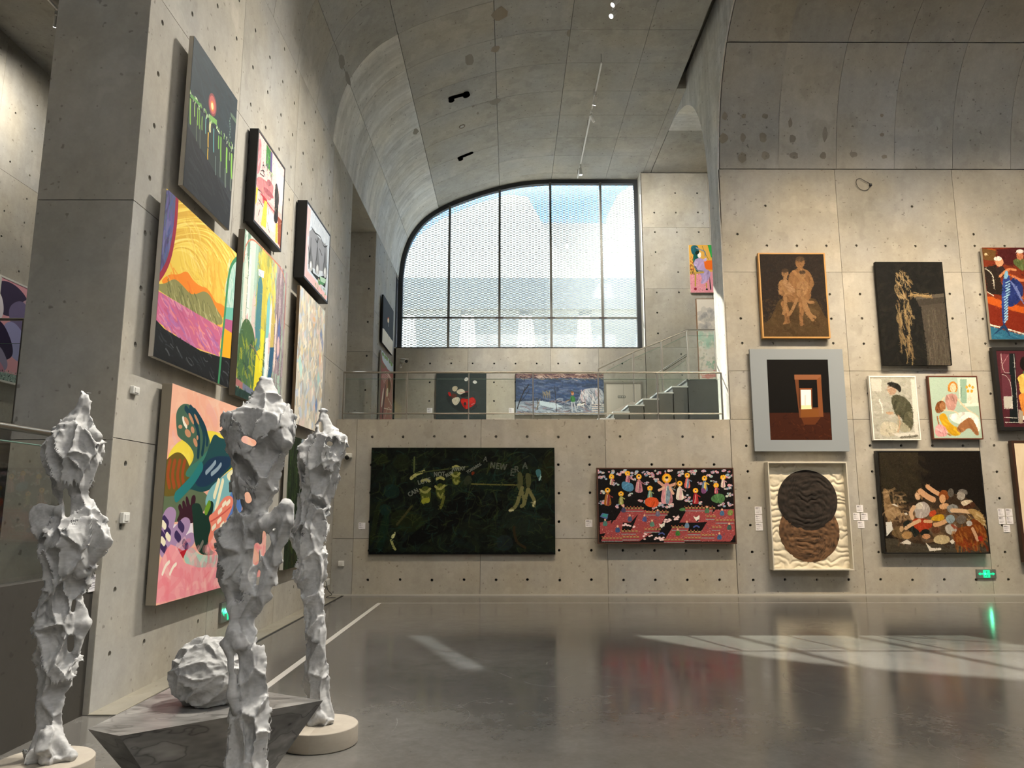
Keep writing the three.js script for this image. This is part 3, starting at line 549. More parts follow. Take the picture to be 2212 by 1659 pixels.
function sculpture(label, baseAt, def) {
  const o = thing('plaster_sculpture', label, 'sculpture', [baseAt.x, 0, baseAt.z], 'tall plaster figures');
  const g = planarUV(figure(def)); g.translate(-baseAt.x, 0, -baseAt.z);
  part('figure', g, plaster, o);
  const pr = [[0.001, 0], [0.262, 0], [0.27, 0.008], [0.27, 0.122], [0.262, 0.13], [0.001, 0.13]].map(([r, y]) => new THREE.Vector2(r, y));
  part('drum_base', new THREE.LatheGeometry(pr, 56), drumMat, o, 'low round concrete drum');
  return o;
}
{
  const bA = onY(98, 1640, 0.13);
  sculpture('grey plaster figure with a leaning pointed head beside the dark parapet', bA, { Z0: bA.z, floorY: 0.125, k: 1,
    slices: [[852, 176, 193], [864, 172, 194], [877, 168, 190], [893, 158, 186], [910, 143, 188], [926, 130, 197], [938, 122, 206], [956, 114, 208], [978, 109, 206], [1001, 112, 201], [1025, 120, 194], [1045, 128, 190, 0.7], [1068, 142, 186, 0.5], [1090, 150, 196, 0.5], [1108, 150, 205, 0.6], [1125, 128, 214, 0.7], [1145, 110, 222], [1170, 108, 222], [1195, 104, 205], [1220, 104, 190], [1245, 108, 183], [1262, 108, 178], [1290, 104, 166], [1315, 94, 164], [1340, 88, 166], [1365, 88, 160], [1395, 92, 150], [1425, 92, 158], [1455, 94, 154], [1480, 92, 142], [1500, 92, 134], [1520, 90, 132], [1550, 90, 128], [1575, 92, 122], [1600, 84, 126], [1620, 72, 138], [1636, 66, 148], [1646, 66, 140]],
    limbs: [[196, 932, 8, 211, 942, 7, 0.02], [120, 928, 8, 133, 938, 7], [113, 972, 7, 112, 975, 6], [124, 1035, 10, 136, 1100, 8, -0.02], [136, 1100, 8, 140, 1130, 10], [88, 1108, 13, 96, 1140, 20, 0.02], [78, 1112, 8, 84, 1150, 9, 0.04], [100, 1100, 9, 130, 1105, 8, 0.03], [130, 1105, 8, 158, 1128, 10, 0.05], [222, 1148, 11, 226, 1168, 12], [226, 1168, 11, 200, 1205, 9], [96, 1195, 8, 108, 1235, 10, 0.02], [140, 1190, 14, 146, 1225, 16, 0.09], [168, 1240, 12, 176, 1212, 10, 0.05], [82, 1336, 7, 100, 1325, 12], [168, 1300, 9, 178, 1345, 12], [178, 1352, 10, 162, 1408, 7], [150, 1450, 8, 158, 1440, 7], [86, 1420, 6, 96, 1428, 8, -0.03], [86, 1570, 5, 76, 1632, 12, 0.02], [116, 1580, 12, 152, 1634, 9, 0.03], [100, 1590, 14, 92, 1644, 14, 0.1], [84, 1530, 6, 80, 1600, 6, -0.04]],
    holes: [[146, 1078, 5, 146, 1112, 4], [141, 1060, 3.5, 143, 1080, 4], [153, 1380, 5.5, 152, 1402, 4.5], [160, 1300, 3, 157, 1318, 3]],
    hollows: [[176, 1150, 22, 172, 1195, 18, 0.17, 0.15], [163, 902, 9, 166, 914, 9, 0.12], [128, 1002, 8, 130, 1004, 7, 0.19], [120, 1130, 14, 108, 1160, 12, 0.15, 0.13], [205, 945, 6, 206, 948, 6, 0.1], [165, 1020, 12, 168, 1045, 10, 0.14, 0.13], [128, 1300, 12, 132, 1325, 12, 0.13], [134, 1395, 7, 132, 1405, 7, 0.12]] });
  const bB = onZ(528, 1740, -4.2); bB.y = 0;
  sculpture('grey plaster figure with a pierced eye and broad pointed hat before the marbled plinth', bB, { Z0: -4.2, floorY: 0.125, k: 60, amp: 0.033,
    slices: [[821, 566, 587], [830, 561, 588], [845, 555, 592], [860, 548, 599], [876, 538, 610], [890, 505, 620, 0.7], [902, 490, 630, 0.7], [914, 492, 630, 0.75], [930, 498, 624], [948, 500, 622], [974, 504, 610], [1001, 511, 602], [1027, 513, 594], [1051, 510, 588], [1078, 516, 576, 0.7], [1102, 514, 566, 0.7], [1125, 500, 560], [1145, 484, 560], [1165, 480, 552], [1195, 484, 545], [1225, 482, 546], [1255, 482, 545], [1285, 498, 546], [1311, 512, 546], [1345, 518, 546], [1370, 518, 550], [1400, 520, 560], [1425, 520, 564], [1463, 518, 566], [1504, 522, 568], [1530, 512, 572], [1560, 508, 572], [1587, 504, 570], [1629, 500, 564], [1680, 500, 566], [1730, 490, 572], [1760, 480, 580]],
    limbs: [[488, 906, 8, 500, 918, 12, 0.02], [478, 1152, 10, 490, 1170, 14, 0.02], [545, 1142, 12, 584, 1128, 12, 0.03], [584, 1128, 13, 616, 1094, 10, 0.03], [620, 1096, 10, 620, 1122, 10, 0.03], [618, 1126, 12, 604, 1158, 13, 0.02], [602, 1160, 12, 590, 1200, 16], [590, 1205, 14, 574, 1255, 18, -0.02], [574, 1262, 16, 576, 1288, 11], [572, 1290, 12, 552, 1315, 9], [560, 1140, 8, 560, 1170, 7], [494, 1262, 10, 503, 1311, 7, 0.03], [503, 1311, 7, 504, 1360, 8, 0.05], [504, 1365, 10, 482, 1391, 5, 0.06], [504, 1370, 10, 522, 1395, 10, 0.07], [494, 1395, 9, 502, 1438, 6, 0.07], [502, 1438, 6, 499, 1500, 8, 0.07], [499, 1500, 7, 510, 1534, 6, 0.06], [558, 1415, 8, 562, 1420, 8], [604, 940, 14, 612, 955, 14, 0.06]],
    holes: [[529, 949, 5.5, 547, 957, 5], [534, 1068, 4, 537, 1080, 5], [555, 1178, 4, 552, 1215, 4], [510, 1418, 3, 511, 1450, 4], [560, 1235, 2, 556, 1262, 2]],
    hollows: [[535, 1005, 24, 545, 1010, 22, 0.22], [545, 1050, 14, 545, 1095, 13, 0.14], [515, 1250, 9, 522, 1300, 9, 0.13], [604, 948, 7, 600, 952, 7, 0.2], [540, 1490, 9, 536, 1510, 8, 0.13], [522, 1180, 10, 520, 1205, 10, 0.16], [548, 905, 12, 570, 915, 10, 0.21], [552, 1570, 8, 556, 1590, 5, 0.14]] });
  const bC = onY(690, 1563, 0.13);
  sculpture('grey plaster figure with a thin spire and hollow head behind the marbled plinth', bC, { Z0: bC.z, floorY: 0.125, k: 120,
    slices: [[889, 692, 702], [900, 689, 707], [915, 687, 714], [930, 684, 724], [944, 678, 736], [956, 668, 738], [968, 655, 736], [985, 650, 730], [1008, 655, 726], [1029, 658, 722], [1052, 660, 714], [1075, 655, 709], [1098, 652, 702], [1120, 648, 698], [1139, 643, 700], [1160, 640, 696], [1180, 645, 694], [1205, 652, 698], [1225, 650, 699], [1245, 645, 699], [1262, 652, 694], [1285, 658, 693], [1309, 661, 694], [1346, 666, 698], [1372, 667, 702], [1410, 667, 699], [1448, 664, 702], [1486, 662, 704], [1510, 668, 706], [1530, 678, 710], [1548, 676, 712], [1560, 668, 712], [1568, 668, 708]],
    limbs: [[742, 945, 4, 728, 955, 10, 0.02], [736, 962, 6, 728, 985, 8], [647, 986, 4, 664, 978, 9, 0.02], [664, 978, 8, 690, 955, 8, 0.05], [700, 1134, 5, 696, 1125, 8], [646, 1150, 8, 652, 1175, 8, 0.03], [648, 1238, 7, 655, 1255, 8, 0.02], [672, 1566, 5, 692, 1550, 11, 0.06], [705, 1545, 8, 700, 1520, 7], [718, 1000, 7, 712, 1040, 7]],
    holes: [[711, 958, 3.5, 715, 959, 3], [692, 914, 2.5, 694, 930, 3]],
    hollows: [[680, 985, 15, 690, 990, 14, 0.17], [711, 958, 9, 713, 960, 8, 0.1], [700, 1016, 8, 704, 1022, 8, 0.15], [700, 925, 5, 701, 940, 5, 0.06], [682, 1160, 9, 686, 1185, 9, 0.12], [683, 1225, 10, 682, 1245, 9, 0.12], [690, 1055, 7, 694, 1068, 6, 0.12]] });
  // marbled plinth: a slab whose sides run in towards the floor
  const TY = 0.45, topPts = [[190, 1575], [258, 1590], [698, 1513], [573, 1494], [377, 1481]].map(([x, y]) => onY(x, y, TY));
  const cx = -1.78, cz = -4.75, botPts = topPts.map((p) => new THREE.Vector3(lerp(cx, p.x, 0.5), 0, lerp(cz, p.z, 0.45)));
  const pos = [], uv = [], push = (p, u, v) => { pos.push(p.x - cx, p.y, p.z - cz); uv.push(u, v); };
  for (let i = 1; i < 4; i++) for (const q of [0, i, i + 1]) push(topPts[q], topPts[q].x, topPts[q].z);
  for (let i = 0; i < 5; i++) { const a = topPts[i], b = topPts[(i + 1) % 5], c = botPts[(i + 1) % 5], d = botPts[i], l = a.distanceTo(b); for (const [p, u, v] of [[a, 0, 0.5], [d, 0, 0], [b, l, 0.5], [b, l, 0.5], [d, 0, 0], [c, l, 0]]) push(p, u + i * 0.7, v); }
  const pg = new THREE.BufferGeometry(); pg.setAttribute('position', new THREE.Float32BufferAttribute(pos, 3)); pg.setAttribute('uv', new THREE.Float32BufferAttribute(uv, 2)); pg.computeVertexNormals();
  const n1 = noiseMap(1024, [[4, 1], [9, 0.9], [22, 0.5]], 401, 0.6, 1), n2 = noiseMap(1024, [[7, 1], [30, 0.7], [90, 0.5]], 409, 0.35, 1);
  const marble = new THREE.MeshPhysicalMaterial({ roughness: 0.36, map: dataTex(1024, (i, c) => { const v = 112 + (n1[i] - 0.5) * 90 + (n2[i] - 0.5) * 90 - 40 * Math.pow(1 - Math.abs(Math.sin(n1[i] * 16 + n2[i] * 5)), 6); c[0] = v; c[1] = v * 0.985; c[2] = v * 0.96; }, true, 1 / 1.6) });
  const pl = thing('plinth', 'low angular plinth marbled grey with sloping sides and a rock on top', 'plinth', [cx, 0, cz]);
  const cut = (a, n) => { const g = new THREE.BufferGeometry(); for (const q of ['position', 'normal', 'uv']) { const t = pg.attributes[q]; g.setAttribute(q, new THREE.Float32BufferAttribute(t.array.slice(a * t.itemSize, (a + n) * t.itemSize), t.itemSize)); } return g; };
  part('top', cut(0, 9), marble, pl); part('skirt', cut(9, 30), marble, pl);
  // rock
  const R = 0.2, rc = onY(446, 1520, TY); const f = (x, y, z) => { let d = Math.hypot(x / 1.03, y / 0.98, z / 0.95) - R * 1.0; const wx = x + vnoise(x * 7, y * 7, z * 7, 900) * 0.08, wy = y + vnoise(x * 7, y * 7, z * 7, 903) * 0.08, wz = z + vnoise(x * 7, y * 7, z * 7, 907) * 0.08; const a = scoop(wx / 0.14, wy / 0.1, wz / 0.14, 911), b = scoop(wx / 0.06, wy / 0.045, wz / 0.06, 915); d -= 0.03 * (a * a * a * 1.5 - 0.7) + 0.012 * (b * b - 0.5) + vnoise(x * 26, y * 26, z * 26, 920) * 0.008; return Math.max(d, -(y + R * 0.9)); };
  const rg = planarUV(surfaceNet(f, [-0.27, -0.2, -0.27], [0.27, 0.25, 0.27], 0.006));
  const rock = solo('plaster_rock', rg, plaster, 'rough grey plaster boulder lying on the marbled plinth', 'rock'); rock.position.set(rc.x, TY + R * 0.9 + 0.002, rc.z);
}
// ---------------------------------------------------------------- paintings
// A painting hangs on the plane x = const ('x') or z = const ('z'); its corners were measured in the photograph. Motifs are drawn flat on its own canvas.
class Art {
  constructor(def) {
    const { wall, face, tl, br } = def, on = wall === 'x' ? (x, y) => onX(x, y, face) : (x, y) => onZ(x, y, face), a = on(...tl), b = on(...br);
    this.U = wall === 'x' ? (p) => -p.z : (p) => p.x;
    this.u0 = this.U(a); this.u1 = this.U(b); this.v1 = a.y; this.v0 = b.y; this.on = on;
    if (def.w) this.u1 = this.u0 + def.w;
    if (def.h) this.v0 = this.v1 - def.h;
    this.w = this.u1 - this.u0; this.h = this.v1 - this.v0;
    this.paint = def.paint; const N = def.res || 640; this.W = this.w > this.h ? N : Math.max(64, Math.round(N * this.w / this.h)); this.Hh = this.w > this.h ? Math.max(64, Math.round(N * this.h / this.w)) : N;
    this.cv = document.createElement('canvas'); this.cv.width = this.W; this.cv.height = this.Hh; this.c = this.cv.getContext('2d'); this.crop(0, 0, 1);
  }
  crop(x0, y0, s) { this.k = [x0, y0, s]; return this; }
  uv() { this.k = null; return this; }                               // plain 0..1 coordinates, y down
  q(x, y) { if (!this.k) return [x * this.W, y * this.Hh]; const p = this.on(this.k[0] + x / this.k[2], this.k[1] + y / this.k[2]); return [(this.U(p) - this.u0) / this.w * this.W, (this.v1 - p.y) / this.h * this.Hh]; }
  fill(c) { this.c.fillStyle = c; this.c.fillRect(0, 0, this.W, this.Hh); return this; }
  pts(a) { const o = []; for (let i = 0; i < a.length; i += 2) o.push(this.q(a[i], a[i + 1])); return o; }
  path(P, round, close = true) {
    const c = this.c; c.beginPath();
    if (!round) { P.forEach((p, i) => i ? c.lineTo(...p) : c.moveTo(...p)); if (close) c.closePath(); return; }
    const n = P.length, m = (p, q) => [(p[0] + q[0]) / 2, (p[1] + q[1]) / 2];
    if (close) { c.moveTo(...m(P[n - 1], P[0])); for (let i = 0; i < n; i++) c.quadraticCurveTo(...P[i], ...m(P[i], P[(i + 1) % n])); c.closePath(); } else { c.moveTo(...P[0]); for (let i = 1; i < n - 1; i++) c.quadraticCurveTo(...P[i], ...m(P[i], P[i + 1])); c.lineTo(...P[n - 1]); }
  }
  poly(col, ...a) { this.path(this.pts(a), false); this.c.fillStyle = col; this.c.fill(); return this; }
  blob(col, ...a) { const P = this.pts(a); this.path(P, true); this.c.fillStyle = col; this.c.fill(); if (this.paint) this.folds(P, col); return this; }
  folds(P, col) {                                                     // brush marks of mixed pigment inside a shape
    const c = this.c, xs = P.map((p) => p[0]), ys = P.map((p) => p[1]), x0 = Math.min(...xs), x1 = Math.max(...xs), y0 = Math.min(...ys), y1 = Math.max(...ys), S = Math.max(x1 - x0, y1 - y0), n = Math.round(clamp(S / this.unit() * 0.5, 8, 60)), v = parseInt(col.slice(1), 16), a0 = rr(0.6, 2.2);
    c.save(); c.clip(); c.globalAlpha = 0.5; c.lineCap = 'round';
    for (let i = 0; i < n; i++) { const j = rr(-1, 1) ** 3 * 62, x = rr(x0, x1), y = rr(y0, y1), an = a0 + rr(-0.5, 0.5), l = rr(0.12, 0.4) * S, b = rr(-0.25, 0.25) * l; c.strokeStyle = 'rgb(' + [v >> 16, v >> 8 & 255, v & 255].map((q) => Math.round(clamp(q + j * (0.35 + q / 255), 0, 255))).join(',') + ')'; c.lineWidth = rr(0.03, 0.09) * S + this.unit(); c.beginPath(); c.moveTo(x, y); c.quadraticCurveTo(x + Math.cos(an) * l / 2 + b, y + Math.sin(an) * l / 2, x + Math.cos(an) * l, y + Math.sin(an) * l); c.stroke(); }
    c.restore();
  }
  line(col, w, ...a) { this.path(this.pts(a), a.length > 4, false); this.c.strokeStyle = col; this.c.lineWidth = w * this.unit(); this.c.lineCap = 'round'; this.c.lineJoin = 'round'; this.c.stroke(); return this; }
  unit() { return Math.max(this.W, this.Hh) / 640; }
  ell(col, x, y, rx, ry = rx, rot = 0) { const a = []; for (let i = 0; i < 18; i++) { const t = i / 18 * 6.2832, X = Math.cos(t) * rx, Y = Math.sin(t) * ry; a.push(x + X * Math.cos(rot) - Y * Math.sin(rot), y + X * Math.sin(rot) + Y * Math.cos(rot)); } const P = this.pts(a); this.path(P, true); this.c.fillStyle = col; this.c.fill(); if (this.paint && Math.max(rx, ry) / (this.k ? this.k[2] : 1) > 3) this.folds(P, col); return this; }
  clip(...a) { this.c.save(); this.path(this.pts(a), false); this.c.clip(); return this; }
  clipRound(...a) { this.c.save(); this.path(this.pts(a), true); this.c.clip(); return this; }
  free() { this.c.restore(); return this; }
  daub(n, cols, x0, y0, x1, y1, len, wid, ang = 0, spread = 0.5, alpha = 0.5) {                        // brush strokes inside a 0..1 box of the canvas
    const c = this.c, u = this.unit(); c.globalAlpha = alpha; c.lineCap = 'round';
    for (let i = 0; i < n; i++) { const x = rr(x0, x1) * this.W, y = rr(y0, y1) * this.Hh, a = ang + rr(-spread, spread), l = rr(0.4, 1) * len * u, b = rr(-0.3, 0.3) * l; c.strokeStyle = cols[Math.floor(rnd() * cols.length)]; c.lineWidth = rr(0.5, 1.2) * wid * u; c.beginPath(); c.moveTo(x, y); c.quadraticCurveTo(x + Math.cos(a) * l / 2 - Math.sin(a) * b, y + Math.sin(a) * l / 2 + Math.cos(a) * b, x + Math.cos(a) * l, y + Math.sin(a) * l); c.stroke(); }
    c.globalAlpha = 1; return this;
  }
  spots(n, cols, x0, y0, x1, y1, r, alpha = 0.6) { const c = this.c, u = this.unit(); c.globalAlpha = alpha; for (let i = 0; i < n; i++) { c.fillStyle = cols[Math.floor(rnd() * cols.length)]; c.beginPath(); c.ellipse(rr(x0, x1) * this.W, rr(y0, y1) * this.Hh, rr(0.4, 1.1) * r * u, rr(0.3, 1) * r * u, rnd() * 3, 0, 6.2832); c.fill(); } c.globalAlpha = 1; return this; }
  grad(stops, x0, y0, x1, y1) { const g = this.c.createLinearGradient(x0 * this.W, y0 * this.Hh, x1 * this.W, y1 * this.Hh); stops.forEach(([t, c]) => g.addColorStop(t, c)); return g; }
  text(s, x, y, size, col, rot = 0, font = 'sans-serif') { const c = this.c, [X, Y] = this.q(x, y); c.save(); c.translate(X, Y); c.rotate(rot); c.fillStyle = col; c.font = Math.round(size * this.unit()) + 'px ' + font; c.textAlign = 'center'; c.fillText(s, 0, 0); c.restore(); return this; }
  smear(n, len, wid, jit = 14) {                                      // short strokes that take up the colour under them
    const c = this.c, u = this.unit(), d = c.getImageData(0, 0, this.W, this.Hh).data; c.lineCap = 'round'; c.globalAlpha = 0.55;
    for (let i = 0; i < n; i++) { const x = rnd() * this.W, y = rnd() * this.Hh, k = ((y | 0) * this.W + (x | 0)) * 4, j = rr(-jit, jit), a = rr(0, 6.3), l = rr(0.4, 1) * len * u; c.strokeStyle = 'rgb(' + [0, 1, 2].map((q) => Math.round(clamp(d[k + q] + j + rr(-4, 4), 0, 255))).join(',') + ')'; c.lineWidth = rr(0.4, 1) * wid * u; c.beginPath(); c.moveTo(x, y); c.lineTo(x + Math.cos(a) * l, y + Math.sin(a) * l); c.stroke(); }
    c.globalAlpha = 1; return this;
  }
  texture() { const t = new THREE.CanvasTexture(this.cv); t.colorSpace = THREE.SRGBColorSpace; t.magFilter = THREE.LinearFilter; return t; }
}
const walls = { left: ['x', XL], side: ['x', -10], front: ['z', ZB], far: ['z', ZF] };
function painting(def, draw) {
  const [wall, at] = walls[def.wall], depth = def.depth ?? 0.05, off = def.off ?? 0.05, total = depth + off, face = at + total;
  const art = new Art({ ...def, wall, face }); draw(art); if (def.smear) art.smear(...def.smear); if (def.glaze) art.fill('rgba(8,6,5,' + def.glaze + ')');
  const U = (art.u0 + art.u1) / 2, V = (art.v0 + art.v1) / 2;
  const o = thing('painting', def.label, 'painting', wall === 'x' ? [at, V, -U] : [U, V, at]); if (wall === 'x') o.rotation.y = Math.PI / 2;
  const side = std(def.side ?? 0xbcb6aa, 0.8), w = art.w, h = art.h, fw = def.fw ?? 0, lip = def.lip ?? 0;
  const pic = new THREE.MeshPhysicalMaterial({ map: art.texture(), roughness: def.rough ?? 0.6, specularIntensity: 0.25 });
  part('canvas', rbox(w - fw * 2 * 0.9, h - fw * 2 * 0.9, depth - 0.004, 0.004).translate(0, 0, off + depth / 2 - 0.002), side, o);
  part('picture', new THREE.PlaneGeometry(w - fw * 2, h - fw * 2).translate(0, 0, total - 0.001 - lip), pic, o);
  if (fw) {
    const fg = new THREE.Group(); fg.name = 'frame'; o.add(fg); const fm = std(def.frame, def.frameRough ?? 0.5), z0 = off * 0.6, d = total - z0 + 0.004;
    for (const [x, y, bw, bh] of [[0, h / 2 - fw / 2, w, fw], [0, -h / 2 + fw / 2, w, fw], [-w / 2 + fw / 2, 0, fw, h - fw * 2], [w / 2 - fw / 2, 0, fw, h - fw * 2]]) part('frame_bar', rbox(bw, bh, d, 0.002, 1).translate(x, y, z0 + d / 2), fm, fg);
    if (lip) { o.children[0].geometry.scale(1, 1, 1).translate(0, 0, -lip); }
  }
  if (off > 0.02) { part('batten', new THREE.BoxGeometry(w * 0.6, 0.06, off).translate(0, h * 0.3, off / 2), std(0x6b5a45, 0.8), o); part('batten', new THREE.BoxGeometry(w * 0.6, 0.06, off).translate(0, -h * 0.3, off / 2), std(0x6b5a45, 0.8), o); }
  return o;
}
// ---- left wall
painting({ wall: 'left', tl: [420, 77], br: [495, 498], off: 0.09, res: 700, side: 0xa9a294, label: 'tall night scene with a glowing red orb over green dripping lights' }, (a) => {
  a.fill(a.grad([[0, '#22343d'], [0.45, '#29383f'], [0.62, '#2c3034'], [1, '#36393f']], 0, 0, 0, 1)).daub(260, ['#1b2a32', '#2c3c44', '#35434b', '#282c30'], 0, 0, 1, 1, 90, 16, 0.3, 0.6, 0.25);
  a.crop(380, 70, 3.77).poly('#23262a', 100, 700, 330, 1160, 455, 1400, 440, 1620, 40, 1240).daub(120, ['#2d3035', '#383b41', '#222428'], 0, 0.55, 1, 1, 120, 12, 0.4, 0.4, 0.3);
  a.poly('#2f3838', 106, 590, 490, 1010, 465, 1290, 330, 1160, 98, 760);
  for (const [x, y, l, c, w] of [[120, 540, 200, '#86b84e', 12], [155, 580, 100, '#9cc46a', 8], [180, 620, 130, '#7fb04a', 9], [195, 640, 140, '#6f9c44', 10], [215, 690, 100, '#87b552', 8], [170, 720, 160, '#5d6a58', 8], [200, 760, 180, '#58635a', 8], [245, 700, 120, '#6fb3a6', 7], [280, 740, 60, '#e9e3a8', 18], [265, 820, 110, '#e6b83a', 9], [262, 950, 80, '#e6b83a', 8], [310, 790, 180, '#5fa7a6', 9], [325, 1010, 150, '#7f9a92', 4], [368, 860, 180, '#79b04c', 14], [350, 850, 90, '#79b04c', 12], [362, 1060, 110, '#59655e', 14], [415, 950, 180, '#86bd55', 18], [405, 1120, 130, '#5d6b61', 18], [455, 1000, 180, '#86bd55', 18], [448, 1190, 90, '#616c62', 16], [438, 980, 60, '#a9cf8a', 5]]) a.line(c, w, x, y, x - 3, y + l * 0.5, x - 2, y + l);
  a.line('#151a1a', 5, 108, 520, 200, 620, 300, 745, 480, 1000);
  for (let i = 0; i < 60; i++) { const t = rnd(), x = lerp(112, 480, t), y = lerp(505, 975, t) - rr(0, 45); a.line(['#b9d9a0', '#8cc06a', '#d6e6c2', '#6ea04e'][i % 4], rr(3, 9), x, y, x + rr(-4, 6), y + rr(8, 30)); }
  a.poly('#7fb45e', 275, 665, 335, 715, 335, 760, 275, 705).poly('#5f9a50', 120, 500, 200, 580, 195, 600, 118, 525);
  a.ell('#8c4a4c', 299, 590, 32, 98, -0.1).ell('#c96a66', 299, 590, 25, 78, -0.1).ell('#e98d4c', 298, 600, 15, 45, -0.1).ell('#ffe9a8', 297, 600, 9, 30, -0.1);
  for (let i = 0; i < 14; i++) a.line('#5f7a62', 5, 448 + i * 4, 655 + i * 5, 450 + i * 4, 680 + i * 6);
  for (let i = 0; i < 8; i++) a.ell('#5d7a70', 441 + rr(-4, 4), 700 + i * 22, 4, 10);
});
painting({ wall: 'left', tl: [558.4, 277], br: [606.6, 545], depth: 0.1, off: 0.03, fw: 0.035, frame: 0x0c0b0b, res: 640, side: 0x0c0b0b, smear: [2500, 14, 5, 12], paint: true, label: 'pink patterned interior with a green window in a deep black frame' }, (a) => {
  a.fill('#eec2bd').spots(260, ['#d98a92', '#c86a78', '#f3d5cf', '#e29aa0'], 0, 0, 1, 0.5, 7, 0.55);
  a.crop(530, 260, 4.045).blob('#e08a90', 110, 120, 140, 140, 130, 420, 90, 480, 92, 300);
  a.poly('#3c7a3a', 185, 180, 238, 265, 230, 450, 176, 380).daub(30, ['#57a04c', '#2d5c33', '#6e4b86', '#7cc05c'], 0.3, 0.08, 0.55, 0.3, 50, 12, 1.3, 1, 0.7).poly('#584a7c', 222, 250, 240, 265, 232, 450, 216, 430);
  a.poly('#b7b8d6', 268, 340, 318, 480, 316, 640, 278, 560).poly('#f2e8e2', 320, 480, 350, 500, 338, 760, 300, 740);
  for (const p of [[155, 350, 145, 420, 165, 470], [130, 430, 150, 420, 165, 440], [125, 450, 140, 470, 160, 480], [148, 380, 162, 372, 160, 400]]) a.line('#27272b', 9, ...p);
  a.blob('#c27c7e', 90, 490, 130, 480, 180, 530, 250, 550, 245, 640, 220, 720, 150, 660, 85, 560).blob('#a45a62', 150, 560, 240, 640, 255, 700, 170, 640).blob('#9a5e64', 185, 510, 215, 510, 240, 560, 195, 580);
  a.poly('#e8c24a', 84, 570, 105, 590, 90, 720, 70, 760).poly('#dba9a4', 110, 610, 250, 760, 320, 830, 320, 900, 290, 880, 130, 720);
  a.poly('#b4303c', 145, 645, 190, 700, 180, 760, 150, 720).line('#a42a38', 10, 130, 640, 240, 790, 320, 900);
  a.poly('#eecf4c', 165, 700, 190, 720, 178, 960, 130, 930).poly('#f3e3d2', 195, 760, 260, 850, 250, 1000, 180, 960);
  a.blob('#31312f', 268, 545, 285, 550, 302, 690, 292, 760, 290, 900, 268, 920, 248, 880, 262, 760, 258, 650).ell('#1e1e1f', 271, 860, 20, 55);
  a.poly('#e7b64a', 270, 920, 288, 910, 285, 1100, 264, 1090).poly('#8d4a34', 290, 850, 330, 900, 310, 1140, 288, 1100);
  for (const p of [[105, 600, 130, 620], [110, 690, 150, 760], [120, 790, 108, 840], [190, 910, 210, 1000], [200, 780, 205, 830]]) a.line('#2b2a2a', 8, ...p);
  a.daub(120, ['#c86a78', '#f3d5cf', '#8d4a34', '#e7c46a', '#7a8a5a'], 0, 0.55, 1, 1, 18, 5, 1, 3, 0.6);
});
painting({ wall: 'left', tl: [663.5, 432], br: [707.5, 657], depth: 0.14, off: 0.03, fw: 0.035, frame: 0x0b0b0b, res: 640, side: 0x0b0b0b, label: 'pale blue picture of dark dripping tadpole shapes in a deep black frame' }, (a) => {
  a.fill('#c3ccd6').daub(300, ['#aab8c8', '#dfe6ec', '#93a4b6', '#eef1f3'], 0.1, 0, 1, 0.7, 40, 10, 1.2, 0.8, 0.45);
  a.crop(530, 260, 4.045).poly('#e9b6b6', 540, 715, 570, 760, 560, 920, 540, 1000, 535, 1320, 620, 1420, 718, 1560, 705, 1590, 512, 1370).daub(40, ['#f0c9c6', '#d99a9c'], 0, 0.1, 0.12, 1, 60, 9, 1.5, 0.3, 0.5);
  a.poly('#8b8e94', 556, 960, 590, 930, 640, 1010, 720, 1100, 718, 1250, 690, 1330, 610, 1310, 545, 1260);
  a.line('#17181a', 8, 578, 920, 600, 970, 640, 990, 665, 1020, 690, 1110, 720, 1090);
  a.poly('#1c241f', 545, 1080, 560, 1320, 620, 1400, 700, 1480, 715, 1360, 640, 1380, 590, 1340);
  a.poly('#4d8a5a', 630, 1400, 680, 1400, 690, 1450, 640, 1450).poly('#a9c9b0', 650, 1370, 710, 1400, 700, 1440, 660, 1420).daub(30, ['#3f7f4c', '#86b78a', '#e7b7b0'], 0.4, 0.82, 0.95, 1, 40, 9, 0.5, 1, 0.7);
  for (const [x, y, l] of [[570, 1060, 270], [630, 1060, 310], [700, 1110, 280]]) { a.blob('#6b6e72', x, y, x + 12, y + l * 0.45, x + 22, y + l * 0.8, x + 8, y + l, x - 20, y + l * 0.9, x - 16, y + l * 0.55).ell('#b9bcbe', x, y + l * 0.82, 12, 50).ell('#e3e5e6', x - 3, y + l * 0.78, 5, 26).line('#101113', 9, x + 2, y - 40, x - 2, y + l * 0.4, x - 18, y + l * 0.62, x - 20, y + l * 0.9); }
  a.line('#101113', 9, 615, 1030, 628, 1080, 640, 1020).line('#101113', 8, 650, 1120, 672, 1180);
});
